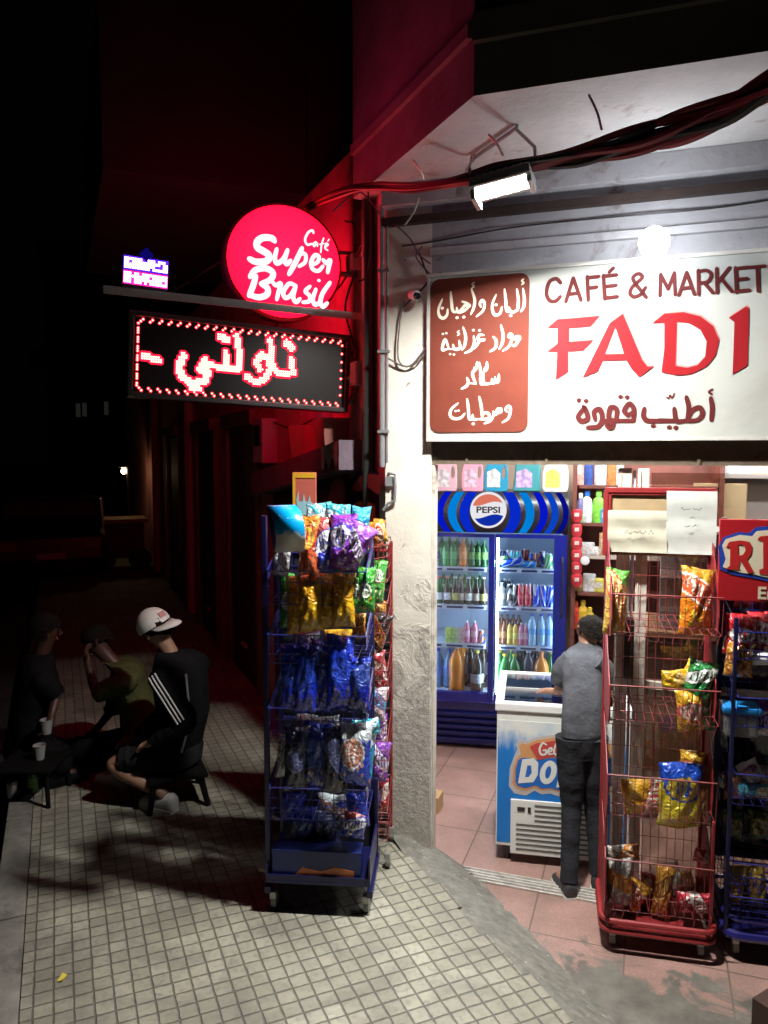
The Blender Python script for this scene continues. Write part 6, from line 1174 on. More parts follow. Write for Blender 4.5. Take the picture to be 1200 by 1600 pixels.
for a in (('b', 906, z, .21, .06, (.16, .14, .28), 'dim purple bottle on the second wall shelf', 'bottle'), ('b', 916, z, .23, .075, (.70, .70, .72), 'white shampoo bottle with blue cap on the second wall shelf', 'bottle', (.02, .15, .55)), ('b', 934, z, .23, .085, (.20, .55, .06), 'bright green shampoo bottle on the second wall shelf', 'bottle', (.25, .6, .1)), ('x', 943, z, .10, .05, (.05, .30, .55), 'small blue box on the second wall shelf', 'box'), ('x', 902, z, .06, .07, (.35, .55, .25), 'small pale green box at the left of the second wall shelf', 'box')): shelf_item(*a)
z = zs_[2]
for a in (('w', 918, z, .09, .10, (.62, .60, .60), 'crumpled white pack on the third wall shelf', 'pack'), ('w', 932, z, .06, .10, (.66, .64, .62), 'flat white pack on the third wall shelf', 'pack'), ('x', 944, z, .16, .07, (.50, .28, .12), 'tan carton on the third wall shelf', 'carton')): shelf_item(*a)
z = zs_[3]
for a in (('w', 922, z, .13, .09, (.58, .58, .58), 'shiny silver pack on the fourth wall shelf', 'pack'), ('w', 936, z, .10, .08, (.60, .52, .10), 'silver and yellow pack on the fourth wall shelf', 'pack'), ('w', 905, z, .10, .07, (.25, .15, .05), 'brown pack at the left of the fourth wall shelf', 'pack')): shelf_item(*a)
z = zs_[4]
for a in (('b', 902, z, .20, .06, (.55, .05, .03), 'red bottle on the fifth wall shelf', 'bottle', (.6, .1, .05)), ('b', 913, z, .21, .07, (.65, .42, .04), 'tall yellow bottle on the fifth wall shelf', 'bottle', (.7, .5, .05)), ('b', 924, z, .16, .065, (.66, .45, .05), 'short yellow bottle on the fifth wall shelf', 'bottle', (.7, .5, .05))): shelf_item(*a)
for i, py in enumerate((802, 825, 846, 865, 884, 903)):
    x, zc = sm_(901, py + 14, -.05); o = thing('hanging_packet', ('topmost', 'second', 'third', 'fourth', 'fifth', 'lowest')[i] + ' red packet on the strip hanging beside the fridge', 'packet', SO + dS * x + nS * -.05 + Vector((0, 0, zc)), AS, 'red packets hanging beside the fridge')
    b = MB(); b.lathe([(.024, 0), (.036, .03), (.036, .08), (.028, .092)], 12, sy=.5); b.build('packet', mat('red_packet', (.48, .03, .04), .35, var=.3, vscale=40), o, smooth=True); b = MB(); b.box((0, -.019, .055), (.03, .004, .025)); b.build('label', mat('glab', (.65, .6, .55), .5, var=.5, vscale=50), o)
x, zc = sm_(914, 876, -.07); b = MB(); b.lathe([(.001, 0), (.030, 0), (.032, .006), (.03, .02), (.02, .024), (.001, .022)], 20, M=Matrix.Rotation(PI / 2, 4, 'X')); tag(b.build('white_lid', mat('lamp_white', (0.75, 0.75, 0.75), 0.4), loc=SO + dS * x + nS * -.062 + Vector((0, 0, zc)), rz=AS, smooth=True), 'round white lid hanging in front of the wall shelf', 'lid')
# right side: counter, pale shelf and boards
CO = F(0.80, 0.92, 0); ctr = thing('shop_counter', 'brown wooden shop counter standing behind the glass door', 'counter', CO, -A1)
b = MB(); b.box((.75, .25, .56), (1.5, .5, 1.10)); b.build('front_panel', mat('brown_counter', (.085, .042, .022), .5, var=.3, vscale=4), ctr)
b = MB(); b.box((.75, .25, 1.13), (1.56, .56, .035), bev=.005); b.build('counter_top', mat('tan_counter_top', (.34, .22, .12), .4, var=.2), ctr)
b = MB()
for k in range(5): b.box((.15 + k * .3, -.008, .58), (.012, .014, 1.0))
b.build('batten', m_wood, ctr)
cs = thing('glass_case', 'pale glass showcase of goods standing on the brown counter', 'showcase', CO + Vector((0, 0, 1.148)), -A1)
b = MB(); b.box((.62, .03, .30), (.9, .006, .55)); b.build('front_glass', clear('door_glass', (0.75, 0.7, 0.65), 0.2), cs); b = MB(); b.box((.62, .40, .29), (.9, .02, .56)); b.box((.62, .22, .012), (.9, .36, .02)); b.box((.62, .22, .30), (.9, .36, .012)); b.box((.62, .22, .58), (.9, .38, .015)); b.build('case', mat('pale_lilac_panel', (.50, .46, .52), .5), cs)
PO = F(1.3, 2.2, 0); ps = thing('pale_shelf', 'long pale shelf of small boxes high on the back wall', 'shelf', PO, -A1)
b = MB(); b.box((.35, .2, 2.02), (2.6, .38, .03), bev=.004); b.box((.35, .385, 2.2), (2.6, .02, .5)); b.box((.35, .385, 1.80), (2.6, .02, .40)); b.build('board', mat('pale_grey_panel', (.58, .58, .60), .5), ps)
for i, c in enumerate(((.6, .6, .62), (.62, .5, .52), (.55, .58, .65), (.3, .4, .6), (.6, .62, .6), (.6, .45, .3), (.62, .6, .6), (.4, .45, .6), (.6, .58, .55))):
    o = thing('small_box', ('leftmost', 'second', 'third', 'fourth', 'fifth', 'sixth', 'seventh', 'eighth', 'rightmost')[i] + ' of the small boxes on the long pale shelf', 'box', PO + D * (-.5 + i * .17) + N * .12 + Vector((0, 0, 2.036)), -A1 + r4.uniform(-.2, .2), 'small boxes on the pale shelf')
    b = MB(); b.box((0, 0, .07), (.11, .09, .10 + .04 * (i % 3)), bev=.004); b.build('box', mat('sbox_%d' % i, c, .5, var=.3, vscale=30), o)
bd = MB(); bd.box((0, 0, .16), (.34, .02, .32), bev=.004); tag(bd.build('notice_board', mat('cream_panel', (.52, .42, .26), .6), loc=F(1.35, 1.9, 1.66), rz=-A1), 'blank cream board on the wall behind the paper notices', 'board')
cx = thing('cardboard_box', 'small brown cardboard box on the floor inside the door jamb', 'box', gp(684, 1264, 0) + Vector((-.03, 0, 0)), -A1)
b = MB(); b.box((0, 0, .05), (.10, .12, .10), bev=.003); b.build('carton', mat('kraft_card', (.42, .27, .13), .7), cx); b = MB(); b.box((0, 0, .1012), (.03, .12, .0015)); b.build('tape', mat('tan_tape', (.5, .38, .2), .3), cx)

# ================================================================== PEOPLE
def loft(mb, rings, n=18, mi=0, cap=True):
    """rings: (centre, half-width vector, half-depth vector)"""
    vs = []
    for c, a, b_ in rings:
        c, a, b_ = Vector(c), Vector(a), Vector(b_)
        for k in range(n):
            t = 2 * PI * k / n; ct, st = math.cos(t), math.sin(t)
            vs.append(c + a * math.copysign(abs(ct) ** .85, ct) + b_ * math.copysign(abs(st) ** .85, st))
    fs = [(i * n + k, i * n + (k + 1) % n, (i + 1) * n + (k + 1) % n, (i + 1) * n + k) for i in range(len(rings) - 1) for k in range(n)]
    if cap: fs += [tuple(range(n))[::-1], tuple((len(rings) - 1) * n + k for k in range(n))]
    return mb.add(vs, fs, mi)
def limb(mb, pts, n=14, folds=0.0, seed=0):
    """tapered sleeve or trouser leg through pts (x, y, z, r)"""
    P = [Vector(p[:3]) for p in pts]; C = catmull(P, 6); rs = []
    for i in range(len(pts) - 1):
        for k in range(6): rs.append(pts[i][3] + (pts[i + 1][3] - pts[i][3]) * k / 6)
    rs.append(pts[-1][3]); r = random.Random(seed)
    rs = [q * (1 + folds * math.sin(i * 1.9 + seed) * r.uniform(.4, 1)) for i, q in enumerate(rs)]
    return mb.tube(C, rs, n)
def cloth(name, col, **k): return mat(name, col, 0.85, var=0.25, vscale=9, bmp=0.7, bscale=7, bdist=0.04, spec=0.12, **k)
SKIN = mat('tan_skin', (0.30, 0.155, 0.10), 0.5, var=0.1, vscale=12); SKIN_D = mat('shaded_skin', (0.07, 0.03, 0.02), 0.5, var=0.1, vscale=12)  # second skin darkened in colour for the men sitting in shadow
HAIR = mat('black_hair', (0.008, 0.006, 0.005), 0.9, var=0.4, vscale=60, bmp=1.0, bscale=90, spec=0.15)
def hand(pts, edges, iw, wrist, d, pn, s=1.0, curl=0.5, side=1):
    """palm, four fingers and a thumb added to a skeleton; d points along the hand, pn out of the palm"""
    d = d.normalized(); pn = (pn - d * pn.dot(d)).normalized(); sd = d.cross(pn) * side
    a = len(pts); pts.append((*(wrist + d * .045 * s), .022 * s)); edges.append((iw, a))
    b_ = len(pts); pts.append((*(wrist + d * .075 * s), .021 * s)); edges.append((a, b_))
    for k, (off, ln) in enumerate(((-.026, .058), (-.009, .066), (.009, .062), (.025, .048))):
        prev = b_; q = wrist + d * .088 * s + sd * off * s; dd = d.copy()
        for j in range(3):
            i = len(pts); pts.append((*q, (.0092 - .0012 * j) * s)); edges.append((prev, i)); prev = i
            dd = (dd + pn * curl * (0.55 + .12 * k)).normalized(); q = q + dd * ln * s * (.5 - .06 * j)
    q = wrist + d * .035 * s - sd * .026 * s; prev = a; dd = (d * .6 - sd * .8 + pn * .2).normalized()
    for j in range(3):
        i = len(pts); pts.append((*q, (.0105 - .0013 * j) * s)); edges.append((prev, i)); prev = i; dd = (dd + d * .35 + pn * .2 * curl).normalized(); q = q + dd * .026 * s
def person(label, J, f, s=1.0, skin_m=SKIN, legs=True, group=None, curl=.5):
    """one body grown from its joints J (world); f is where the face looks"""
    V = {k: Vector(v) for k, v in J.items()}; f = Vector(f).normalized(); up = (V['head'] - V['neck']).normalized(); rt = f.cross(up).normalized(); ff = up.cross(rt).normalized()
    p = []; e = []
    def a(v, r, par=None, idx=None):
        p.append((*v, r)); i = len(p) - 1
        if par is not None: e.append((par, i))
        return i
    pel = a(V['pelvis'], .080 * s); sp = a(V['spine'], .070 * s, pel); ch = a(V['chest'], .068 * s, sp); nk = a(V['neck'], .046 * s, ch)
    h1 = a(V['head'] - up * .055 * s + ff * .012 * s, .056 * s, nk); h2 = a(V['head'] + ff * .006 * s, .074 * s, h1); h3 = a(V['head'] + up * .05 * s, .070 * s, h2); h4 = a(V['head'] + up * .085 * s, .045 * s, h3)
    for S_ in ('l', 'r'):
        sh_ = a(V[S_ + 'sh'], .034 * s, ch); el_ = a(V[S_ + 'el'], .036 * s, sh_); wr = a(V[S_ + 'wr'], .024 * s, el_)
        hd_ = V[S_ + 'hd'] - V[S_ + 'wr']; hand(p, e, wr, V[S_ + 'wr'], hd_, V.get(S_ + 'pn', Vector((0, 0, -1))), s, curl, 1 if S_ == 'l' else -1)
        hp = a(V[S_ + 'hp'], .075 * s, pel); kn = a(V[S_ + 'kn'], .052 * s, hp); cf = a(V[S_ + 'kn'].lerp(V[S_ + 'an'], .35), .052 * s, kn); an = a(V[S_ + 'an'], .034 * s, cf); a(V[S_ + 'to'], .032 * s, an)
    o = skin('person', p, e, skin_m, None, V['pelvis'], 2); tag(o, label, 'person', group)
    L = V['pelvis']; H_ = V['head']
    def child(mb, nm, m, **k): ob = mb.build(nm, m, None, **k); ob.parent = o; ob.location = (0, 0, 0); return ob
    for q, nm in ((-1, 'ear'), (1, 'ear')):
        b = MB(); b.lathe([(.002, -.028), (.012, -.02), (.016, 0), (.012, .02), (.002, .028)], 10, H_ + rt * q * .076 * s - ff * .005 * s - L, sx=.55); child(b, nm, skin_m, smooth=True)
    b = MB(); b.tube([H_ + ff * .070 * s + up * .012 * s - L, H_ + ff * .094 * s - up * .018 * s - L, H_ + ff * .080 * s - up * .026 * s - L], [.007 * s, .013 * s, .011 * s], 8); child(b, 'nose', skin_m, smooth=True)
    for q in (-1, 1): b = MB(); b.lathe([(.001, -.008), (.011, -.004), (.013, 0), (.011, .004), (.001, .008)], 8, H_ + ff * .070 * s + rt * q * .03 * s + up * .016 * s - L); child(b, 'eye', mat('dark_eye', (.03, .02, .02), .2), smooth=True)
    b = MB(); b.tube([H_ + ff * .072 * s - up * .045 * s + rt * x * s - L for x in (-.022, 0, .022)], .0055 * s, 6); child(b, 'mouth', mat('lips', (.25, .09, .08), .5), smooth=True)
    return o, child, V, ff, rt, up, L
def hair(child, V, ff, rt, up, L, s, m=HAIR, front=.02):
    b = MB(); n, mrings = 22, 12; c = V['head'] + up * .022 * s - ff * .010 * s - L; r5 = random.Random(4)
    for j in range(mrings + 1):
        th_ = (PI * .80) * j / mrings
        for k in range(n):
            ph = 2 * PI * k / n; x, y = math.cos(ph), math.sin(ph); t2 = th_ * (1 - .52 * max(0, y) - .30 * (1 - abs(y))) ; w_ = 1 + r5.uniform(-.03, .035) * (1 + j / 8)
            if j == mrings: t2 += r5.uniform(-.12, .16)
            hr = math.sin(t2) if t2 < PI / 2 else 1 - .30 * (t2 / (PI / 2) - 1) ** 1.5; hz = math.cos(t2) if t2 < PI / 2 else -(t2 / (PI / 2) - 1) * 1.25
            b.v.append(c + (rt * x * .086 + ff * y * .097) * s * hr * w_ + up * .094 * s * hz * w_)
    b.f = [(j * n + k, j * n + (k + 1) % n, (j + 1) * n + (k + 1) % n, (j + 1) * n + k) for j in range(mrings) for k in range(n)]; b.m = [0] * len(b.f)
    return child(b, 'hair', m, smooth=True, ang=70)
def shoe(child, an, to, L, m, sole_m, s=1.0):
    an, to = Vector(an), Vector(to); d = (to - an); d.z = 0; ln = d.length; d.normalize(); sd = Vector((-d.y, d.x, 0)); z0 = min(an.z, to.z) - .055 * s
    base = Vector((an.x, an.y, z0)) - d * .05 * s
    b = MB(); rings = []
    for t, w, h, zc in ((0, .026, .03, .045), (.02, .036, .045, .05), (.10, .040, .055, .055), (.40, .040, .045, .046), (.70, .046, .034, .036), (.93, .038, .026, .030), (1.0, .02, .015, .028)):
        rings.append((base + d * t * .235 * s + Vector((0, 0, zc * s)) - L, sd * w * s, Vector((0, 0, h * s))))
    loft(b, rings, 16); sh_ = child(b, 'shoe', m, smooth=True, ang=60)
    b = MB(); ol = []
    for t, w in ((-.01, .022), (.02, .038), (.15, .042), (.4, .040), (.7, .048), (.92, .042), (1.02, .02)): ol.append((t * .235 * s, w * s))
    pts_ = [base + d * x + sd * w for x, w in ol] + [base + d * x - sd * w for x, w in reversed(ol)]; k = len(pts_)
    b.add([q - L + Vector((0, 0, .001)) for q in pts_] + [q - L + Vector((0, 0, .022 * s)) for q in pts_], [tuple(range(k))[::-1], tuple(range(k, 2 * k))] + [(i, (i + 1) % k, (i + 1) % k + k, i + k) for i in range(k)]); ob = b.build('sole', sole_m, None); ob.parent = sh_
# ---- the boy at the freezer
s = .84; la, ra = gp(889, 1378, .07), gp(934, 1374, .07) + N * .05
JB = dict(pelvis=at(908, 1150, 3.80), spine=at(906, 1090, 3.84), chest=at(908, 1040, 3.93), neck=at(916, 1015, 3.99), head=at(921, 990, 4.03), lsh=at(884, 1026, 3.92), lel=at(874, 1078, 3.96), lwr=at(869, 1088, 4.06), lhd=at(853, 1087, 4.10), lpn=Vector((0.2, 0, -1)),
          rsh=at(938, 1028, 3.90), rel=at(958, 1082, 3.95), rwr=at(940, 1090, 4.06), rhd=at(925, 1088, 4.10), rpn=Vector((0, 0, -1)), lhp=at(893, 1160, 3.79), rhp=at(924, 1160, 3.81), lkn=at(893, 1262, 3.77), rkn=at(929, 1262, 3.80), lan=la, ran=ra, lto=la + Vector((-.02, .13, -.03)), rto=ra + Vector((.05, .12, -.03)))
for k in ('lwr', 'lhd', 'rwr', 'rhd'): JB[k] = Vector((JB[k].x, JB[k].y, max(JB[k].z, .905 if 'wr' in k else .898)))
o, child, V, ff, rt, up, L = person('boy in grey t-shirt and black trousers leaning on the ice cream freezer, seen from behind', JB, Vector((-.15, 1, -.35)), s, curl=.35)
hair(child, V, ff, rt, up, L, s * 1.02)
m_tee = cloth('grey_tshirt', (0.080, 0.084, 0.096)); m_jean = cloth('black_jeans', (0.022, 0.023, 0.027)); r_ = D
b = MB(); fw = (V['neck'] - V['spine']); fw.z = 0; fw.normalize()
def rg(px0, px1, py, Y, dp): l, q = at(px0, py, Y), at(px1, py, Y); return ((l + q) / 2 - L, (q - l) / 2, N * dp)
loft(b, [rg(877, 940, 1146, 3.80, .088), rg(877, 941, 1130, 3.805, .094), rg(879, 942, 1095, 3.83, .092), rg(879, 944, 1060, 3.885, .094), rg(877, 946, 1036, 3.93, .098), rg(879, 946, 1023, 3.95, .096), rg(888, 940, 1014, 3.97, .085), rg(899, 932, 1008, 3.985, .066), rg(903, 929, 1004, 3.99, .055)], 24)
t1 = Vector(V['lsh']).lerp(V['lel'], .78); limb(b, [(*(V['lsh'] + Vector((.035, 0, -.014)) - L), .057), (*(V['lsh'].lerp(V['lel'], .4) - L), .056), (*(t1 - L), .056)], 14, .03, 1); t2 = Vector(V['rsh']).lerp(V['rel'], .78); limb(b, [(*(V['rsh'] + Vector((-.035, 0, -.012)) - L), .060), (*(V['rsh'].lerp(V['rel'], .4) - L), .060), (*(t2 - L), .056)], 14, .03, 2)
child(b, 'tshirt', m_tee, smooth=True, ang=70)
b = MB(); loft(b, [rg(879, 939, 1142, 3.80, .082), rg(877, 941, 1160, 3.80, .095), rg(879, 939, 1180, 3.80, .088)], 20)
for S_, sd_ in (('l', 1), ('r', 2)):
    hp, kn, an = V[S_ + 'hp'], V[S_ + 'kn'], V[S_ + 'an']; limb(b, [(*(hp + Vector((0, 0, .03)) - L), .082), (*(hp.lerp(kn, .5) - L), .070), (*(kn - L), .052), (*(kn.lerp(an, .5) - L), .046), (*(an + Vector((0, 0, .0)) - L), .044)], 16, .045, sd_)
child(b, 'trousers', m_jean, smooth=True, ang=70)
m_dks, m_wsl = mat('dark_grey_shoe', (.035, .037, .04), .6), mat('white_sole', (.62, .62, .58), .6)
shoe(child, V['lan'], V['lto'], L, m_dks, m_wsl, .86); shoe(child, V['ran'], V['rto'], L, m_dks, m_wsl, .86)
# ---- three men sitting on the pavement
m_trk = cloth('black_track_jacket', (0.005, 0.005, 0.006)); m_str = mat('white_stripe', (.45, .45, .45), .7); m_sht = cloth('dark_shorts', (.013, .013, .015)); m_oliv = cloth('olive_shirt', (.065, .07, .026)); m_drk = cloth('dark_top', (.006, .006, .007)); m_wshoe = mat('white_shoe', (.6, .6, .58), .6)
def clothes(child, V, L, s, mtop, mleg, sleeve=1.0, leg=1.0, f=(1, 0, 0), nm=('jacket', 'trousers')):
    f = Vector(f).normalized(); rr_ = Vector((f.y, -f.x, 0)); b = MB()
    axis = lambda c, w, d_: (c - L, rr_ * w * s, f * d_ * s)
    sp, chs = V['spine'], V['chest']; mid = (V['lsh'] + V['rsh']) / 2
    loft(b, [axis(V['pelvis'] + Vector((0, 0, .0)), .175, .135), axis(V['pelvis'].lerp(sp, .5), .172, .130), axis(sp, .170, .125), axis(sp.lerp(chs, .5), .178, .125), axis(chs, .185, .122), axis(chs.lerp(mid, .7), .192, .115), axis(mid + Vector((0, 0, .035)), .195, .100), axis(mid.lerp(V['neck'], .35) + Vector((0, 0, .045)), .15, .085), axis(mid.lerp(V['neck'], .7) + Vector((0, 0, .02)), .085, .075), axis(V['neck'] - Vector((0, 0, .01)), .062, .065)], 22)
    for S_, q in (('l', 3), ('r', 4)):
        sh_, e1, w1 = V[S_ + 'sh'], V[S_ + 'el'], V[S_ + 'wr']; P = [(*(mid.lerp(sh_, .7) - L), .058 * s), (*(sh_ - Vector((0, 0, .015)) - L), .070 * s), (*(sh_.lerp(e1, .55) - L), .066 * s), (*(e1 - L), .058 * s)]
        if sleeve > .9: P += [(*(e1.lerp(w1, .6) - L), .047 * s), (*(w1 - L), .038 * s)]
        limb(b, P, 14, .06, q)
    t = child(b, nm[0], mtop, smooth=True, ang=70); b = MB(); loft(b, [axis(V['pelvis'] + Vector((0, 0, .06)), .165, .13), axis(V['pelvis'], .185, .15), axis(V['pelvis'] - Vector((0, 0, .08)), .17, .14)], 18)
    for S_, q in (('l', 5), ('r', 6)):
        hp, kn, an = V[S_ + 'hp'], V[S_ + 'kn'], V[S_ + 'an']; P = [(*(hp - L), .098 * s), (*(hp.lerp(kn, .5) - L), .088 * s), (*(hp.lerp(kn, min(1, .92 * (leg if leg < 1 else 1.08))) - L), .074 * s)]
        if leg >= 1: P += [(*(kn.lerp(an, .5) - L), .062 * s), (*(an - L), .052 * s)]
        limb(b, P, 14, .05, q)
    child(b, nm[1], mleg, smooth=True, ang=70); return t
def stool(loc, rz, h, label, m):
    o = thing('plastic_stool', label, 'stool', loc, rz, None); b = MB(); b.box((0, 0, h - .015), (.34, .34, .03), bev=.012); b.build('seat', m, o)
    for x in (-1, 1):
        for y in (-1, 1): b = MB(); b.tube([(x * .13, y * .13, h - .03), (x * .165, y * .165, 0)], [.02, .016], 8); b.build('leg', m, o)
    b = MB()
    for x in (-1, 1): b.tube([(x * .148, -.148, h * .45), (x * .148, .148, h * .45)], .009, 6)
    b.build('stretcher', m, o); return o
G = Vector((0, 0, 0))
def seated(head, neck, chest, spine, pelvis, Y, f, arms, legs_, s=1.0):
    f = Vector(f).normalized(); lf = Vector((-f.y, f.x, 0)); J = dict(pelvis=at(*pelvis, Y), spine=at(*spine, Y), chest=at(*chest, Y), neck=at(*neck, Y), head=at(*head, Y))
    for S_, q in (('l', 1), ('r', -1)):
        J[S_ + 'sh'] = J['chest'] + lf * q * .165 * s + Vector((0, 0, .045 * s)); J[S_ + 'hp'] = J['pelvis'] + lf * q * .095 * s
    J.update(arms); J.update(legs_); return J, f, lf
f1 = Vector((-.90, .43, 0)).normalized(); lf1 = Vector((-f1.y, f1.x, 0)); Y1 = 4.42
pel1 = at(272, 1168, Y1); kn1 = at(170, 1192, Y1 - .10); an1 = at(262, 1250, Y1 - .16)
an1.z = max(an1.z, .225)
J, f_, lf_ = seated((245, 984), (264, 1014), (282, 1058), (287, 1112), (272, 1168), Y1, f1, dict(lel=at(292, 1128, Y1 - .25), lwr=at(240, 1160, Y1 - .22), lhd=at(222, 1165, Y1 - .18), rel=at(250, 1120, Y1 + .22), rwr=at(215, 1150, Y1 + .12), rhd=at(200, 1155, Y1 + .1)),
    dict(lkn=kn1, rkn=kn1 - lf1 * .30 + Vector((0, 0, .01)), lan=an1, ran=at(190, 1248, Y1 + .18), lto=an1 + f1 * .13 - Vector((0, 0, .03)), rto=at(165, 1252, Y1 + .22)))
J['ran'] = Vector((J['ran'].x, J['ran'].y, max(.22, J['ran'].z))); J['rto'] = J['ran'] + f1 * .13 - Vector((0, 0, .03))
o, child, V, ff, rt, up, L = person('seated man in white cap worn backwards and black jacket with white stripes', J, f1 + Vector((0, 0, -.1)), 1.0, SKIN, curl=.6)
jk = clothes(child, V, L, 1.0, m_trk, m_sht, 1.0, .82, f1, ('jacket', 'shorts'))
hair(child, V, ff, rt, up, L, 1.0)
shoe(child, V['lan'], V['lto'], L, m_wshoe, m_wsl, 1.05); shoe(child, V['ran'], V['rto'], L, m_wshoe, m_wsl, 1.05)
def strip(pxs, Y, w=.014, off=.0):                # white stripes sewn on the jacket
    b = MB(); P = catmull([at(px, py, Yq) for px, py, Yq in pxs], 5); b.tube([q - L for q in P], w * .5, 6); ob = b.build('stripe', m_str, None, smooth=True); ob.parent = jk
lat = lambda sh_, e_, k, out: sh_.lerp(e_, k) + out
for dq in (-.022, .0, .022):
    sh_, e1 = V['lsh'], V['lel']; side = (lf1 * 1.0 - f1 * .35 - Vector((0, .3, 0))).normalized(); ax = (e1 - sh_).normalized(); side = (side - ax * side.dot(ax)).normalized(); sw = ax.cross(side)
    b = MB(); b.tube([sh_.lerp(e1, k) + side * (r_q + .004) + sw * dq - L for k, r_q in ((-.05, .078), (.1, .080), (.3, .074), (.55, .068), (.8, .062), (.98, .058))], .0055, 6); ob = b.build('stripe', m_str, None, smooth=True); ob.parent = jk
b = MB(); bk = -f1
b.tube([V['chest'] + bk * .125 + lf1 * .10 + Vector((0, 0, .06)) - L, V['spine'] + bk * .132 + lf1 * .10 - L, V['pelvis'] + bk * .140 + lf1 * .10 + Vector((0, 0, .03)) - L], .007, 6); ob = b.build('stripe', m_str, None, smooth=True); ob.parent = jk
# cap worn backwards: crown with mesh panel at the front, bill hanging over the neck
b = MB(); n = 24; c = V['head'] + up * .030 - L
for j in range(9):
    th_ = PI * .52 * j / 8
    for k in range(n): ph = 2 * PI * k / n; b.v.append(c + (rt * math.cos(ph) * .096 + ff * math.sin(ph) * .108) * math.sin(th_) + up * (.108 * math.cos(th_)))
b.f = [(j * n + k, j * n + (k + 1) % n, (j + 1) * n + (k + 1) % n, (j + 1) * n + k) for j in range(8) for k in range(n)]; b.m = [0] * len(b.f)
m_cap, m_mesh = mat('white_cap', (.60, .58, .54), .8), mat('grey_cap_mesh', (.30, .28, .25), .8)
b.m = [1 if (1 <= (i // n) <= 6 and 0 < (i % n) < n / 2 - 2 and (i % n) not in (5, 6)) else 0 for i in range(len(b.f))]
cp = child(b, 'cap', [m_cap, m_mesh], smooth=True, ang=60)
b = MB(); nb = 12; q1 = [];
for t in (0, .5, 1.0):
    for k in range(nb + 1):
        a_ = PI * (.16 + .68 * k / nb); q1.append(c - ff * math.sin(a_) * (.100 + .085 * t) + rt * math.cos(a_) * (.098 - .006 * t) - up * (.012 + .050 * t * math.sin(a_)))
b.add(q1, [(j * (nb + 1) + k, j * (nb + 1) + k + 1, (j + 1) * (nb + 1) + k + 1, (j + 1) * (nb + 1) + k) for j in range(2) for k in range(nb)]); bill = b.build('bill', m_cap, None, smooth=True); bill.parent = cp; sm = bill.modifiers.new('thick', 'SOLIDIFY'); sm.thickness = .005
b = MB(); bq = c - ff * .103 + up * .035; b.box(bq, (.006, .045, .035), rot=Matrix((ff, rt, up)).transposed().to_4x4()); ob = b.build('patch', mat('cap_patch', (.45, .2, .2), .7), None); ob.parent = cp
stool(Vector((pel1.x, pel1.y, PAV)), .4, pel1.z - PAV - .115, 'dark plastic stool under the man in the white cap', mat('dark_plastic', (.005, .0045, .0045), .7, spec=0.15))
# the man in olive behind him
Y2 = 4.95; f2 = Vector((-.96, -.28, 0)).normalized()
J, f_, lf_ = seated((152, 1003), (172, 1030), (200, 1062), (218, 1108), (222, 1160), Y2, f2, dict(lel=at(150, 1085, Y2 - .15), lwr=at(138, 1040, Y2 - .14), lhd=at(134, 1018, Y2 - .12), lpn=Vector((1, .2, 0)), rel=at(175, 1110, Y2 + .22), rwr=at(150, 1140, Y2 + .1), rhd=at(138, 1150, Y2)),
    dict(lkn=at(125, 1175, Y2 - .15), rkn=at(120, 1170, Y2 + .18), lan=at(128, 1232, Y2 - .15), ran=at(120, 1230, Y2 + .2), lto=at(100, 1236, Y2 - .2), rto=at(95, 1235, Y2 + .15)))
for q in 'lr': J[q + 'an'].z = .215; J[q + 'to'] = J[q + 'an'] + f2 * .13 - Vector((0, 0, .03))
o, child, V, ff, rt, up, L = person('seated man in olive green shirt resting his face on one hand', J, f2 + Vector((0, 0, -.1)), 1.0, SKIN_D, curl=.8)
clothes(child, V, L, 1.0, m_oliv, m_drk, .5, 1.0, f2, ('shirt', 'trousers')); hair(child, V, ff, rt, up, L, 1.0); shoe(child, V['lan'], V['lto'], L, m_drk, m_drk, 1.05); shoe(child, V['ran'], V['rto'], L, m_drk, m_drk, 1.05)
stool(Vector((V['pelvis'].x, V['pelvis'].y, PAV)), .2, V['pelvis'].z - PAV - .115, 'dark plastic stool under the man in olive', mat('dark_plastic', (.005, .0045, .0045), .7, spec=0.15))
# the man at the kerb holding a cup
Y3 = 4.75; f3 = Vector((.80, .60, 0)).normalized()
J, f_, lf_ = seated((72, 985), (66, 1018), (58, 1060), (50, 1110), (45, 1165), Y3, f3, dict(lel=at(40, 1120, Y3 + .2), lwr=at(75, 1150, Y3 + .2), lhd=at(88, 1155, Y3 + .2), rel=at(88, 1088, Y3 - .12), rwr=at(80, 1120, Y3 - .2), rhd=at(75, 1136, Y3 - .22), rpn=Vector((-1, 0, 0))),
    dict(lkn=at(110, 1180, Y3 + .15), rkn=at(95, 1190, Y3 - .15), lan=at(100, 1240, Y3 + .15), ran=at(88, 1250, Y3 - .15), lto=at(120, 1245, Y3 + .2), rto=at(110, 1255, Y3 - .1)))
for q in 'lr': J[q + 'an'].z = .215; J[q + 'to'] = J[q + 'an'] + f3 * .13 - Vector((0, 0, .03))
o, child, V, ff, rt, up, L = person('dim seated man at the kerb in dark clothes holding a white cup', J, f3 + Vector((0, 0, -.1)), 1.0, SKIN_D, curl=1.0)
clothes(child, V, L, 1.0, m_drk, m_drk, .5, 1.0, f3, ('shirt', 'trousers')); hair(child, V, ff, rt, up, L, 1.0); shoe(child, V['lan'], V['lto'], L, m_drk, m_drk, 1.05); shoe(child, V['ran'], V['rto'], L, m_drk, m_drk, 1.05)
stool(Vector((V['pelvis'].x, V['pelvis'].y, PAV)), .1, V['pelvis'].z - PAV - .115, 'dark plastic stool under the man at the kerb', mat('dark_plastic', (.005, .0045, .0045), .7, spec=0.15))
m_cup = mat('paper_cup', (.28, .28, .27), .6)
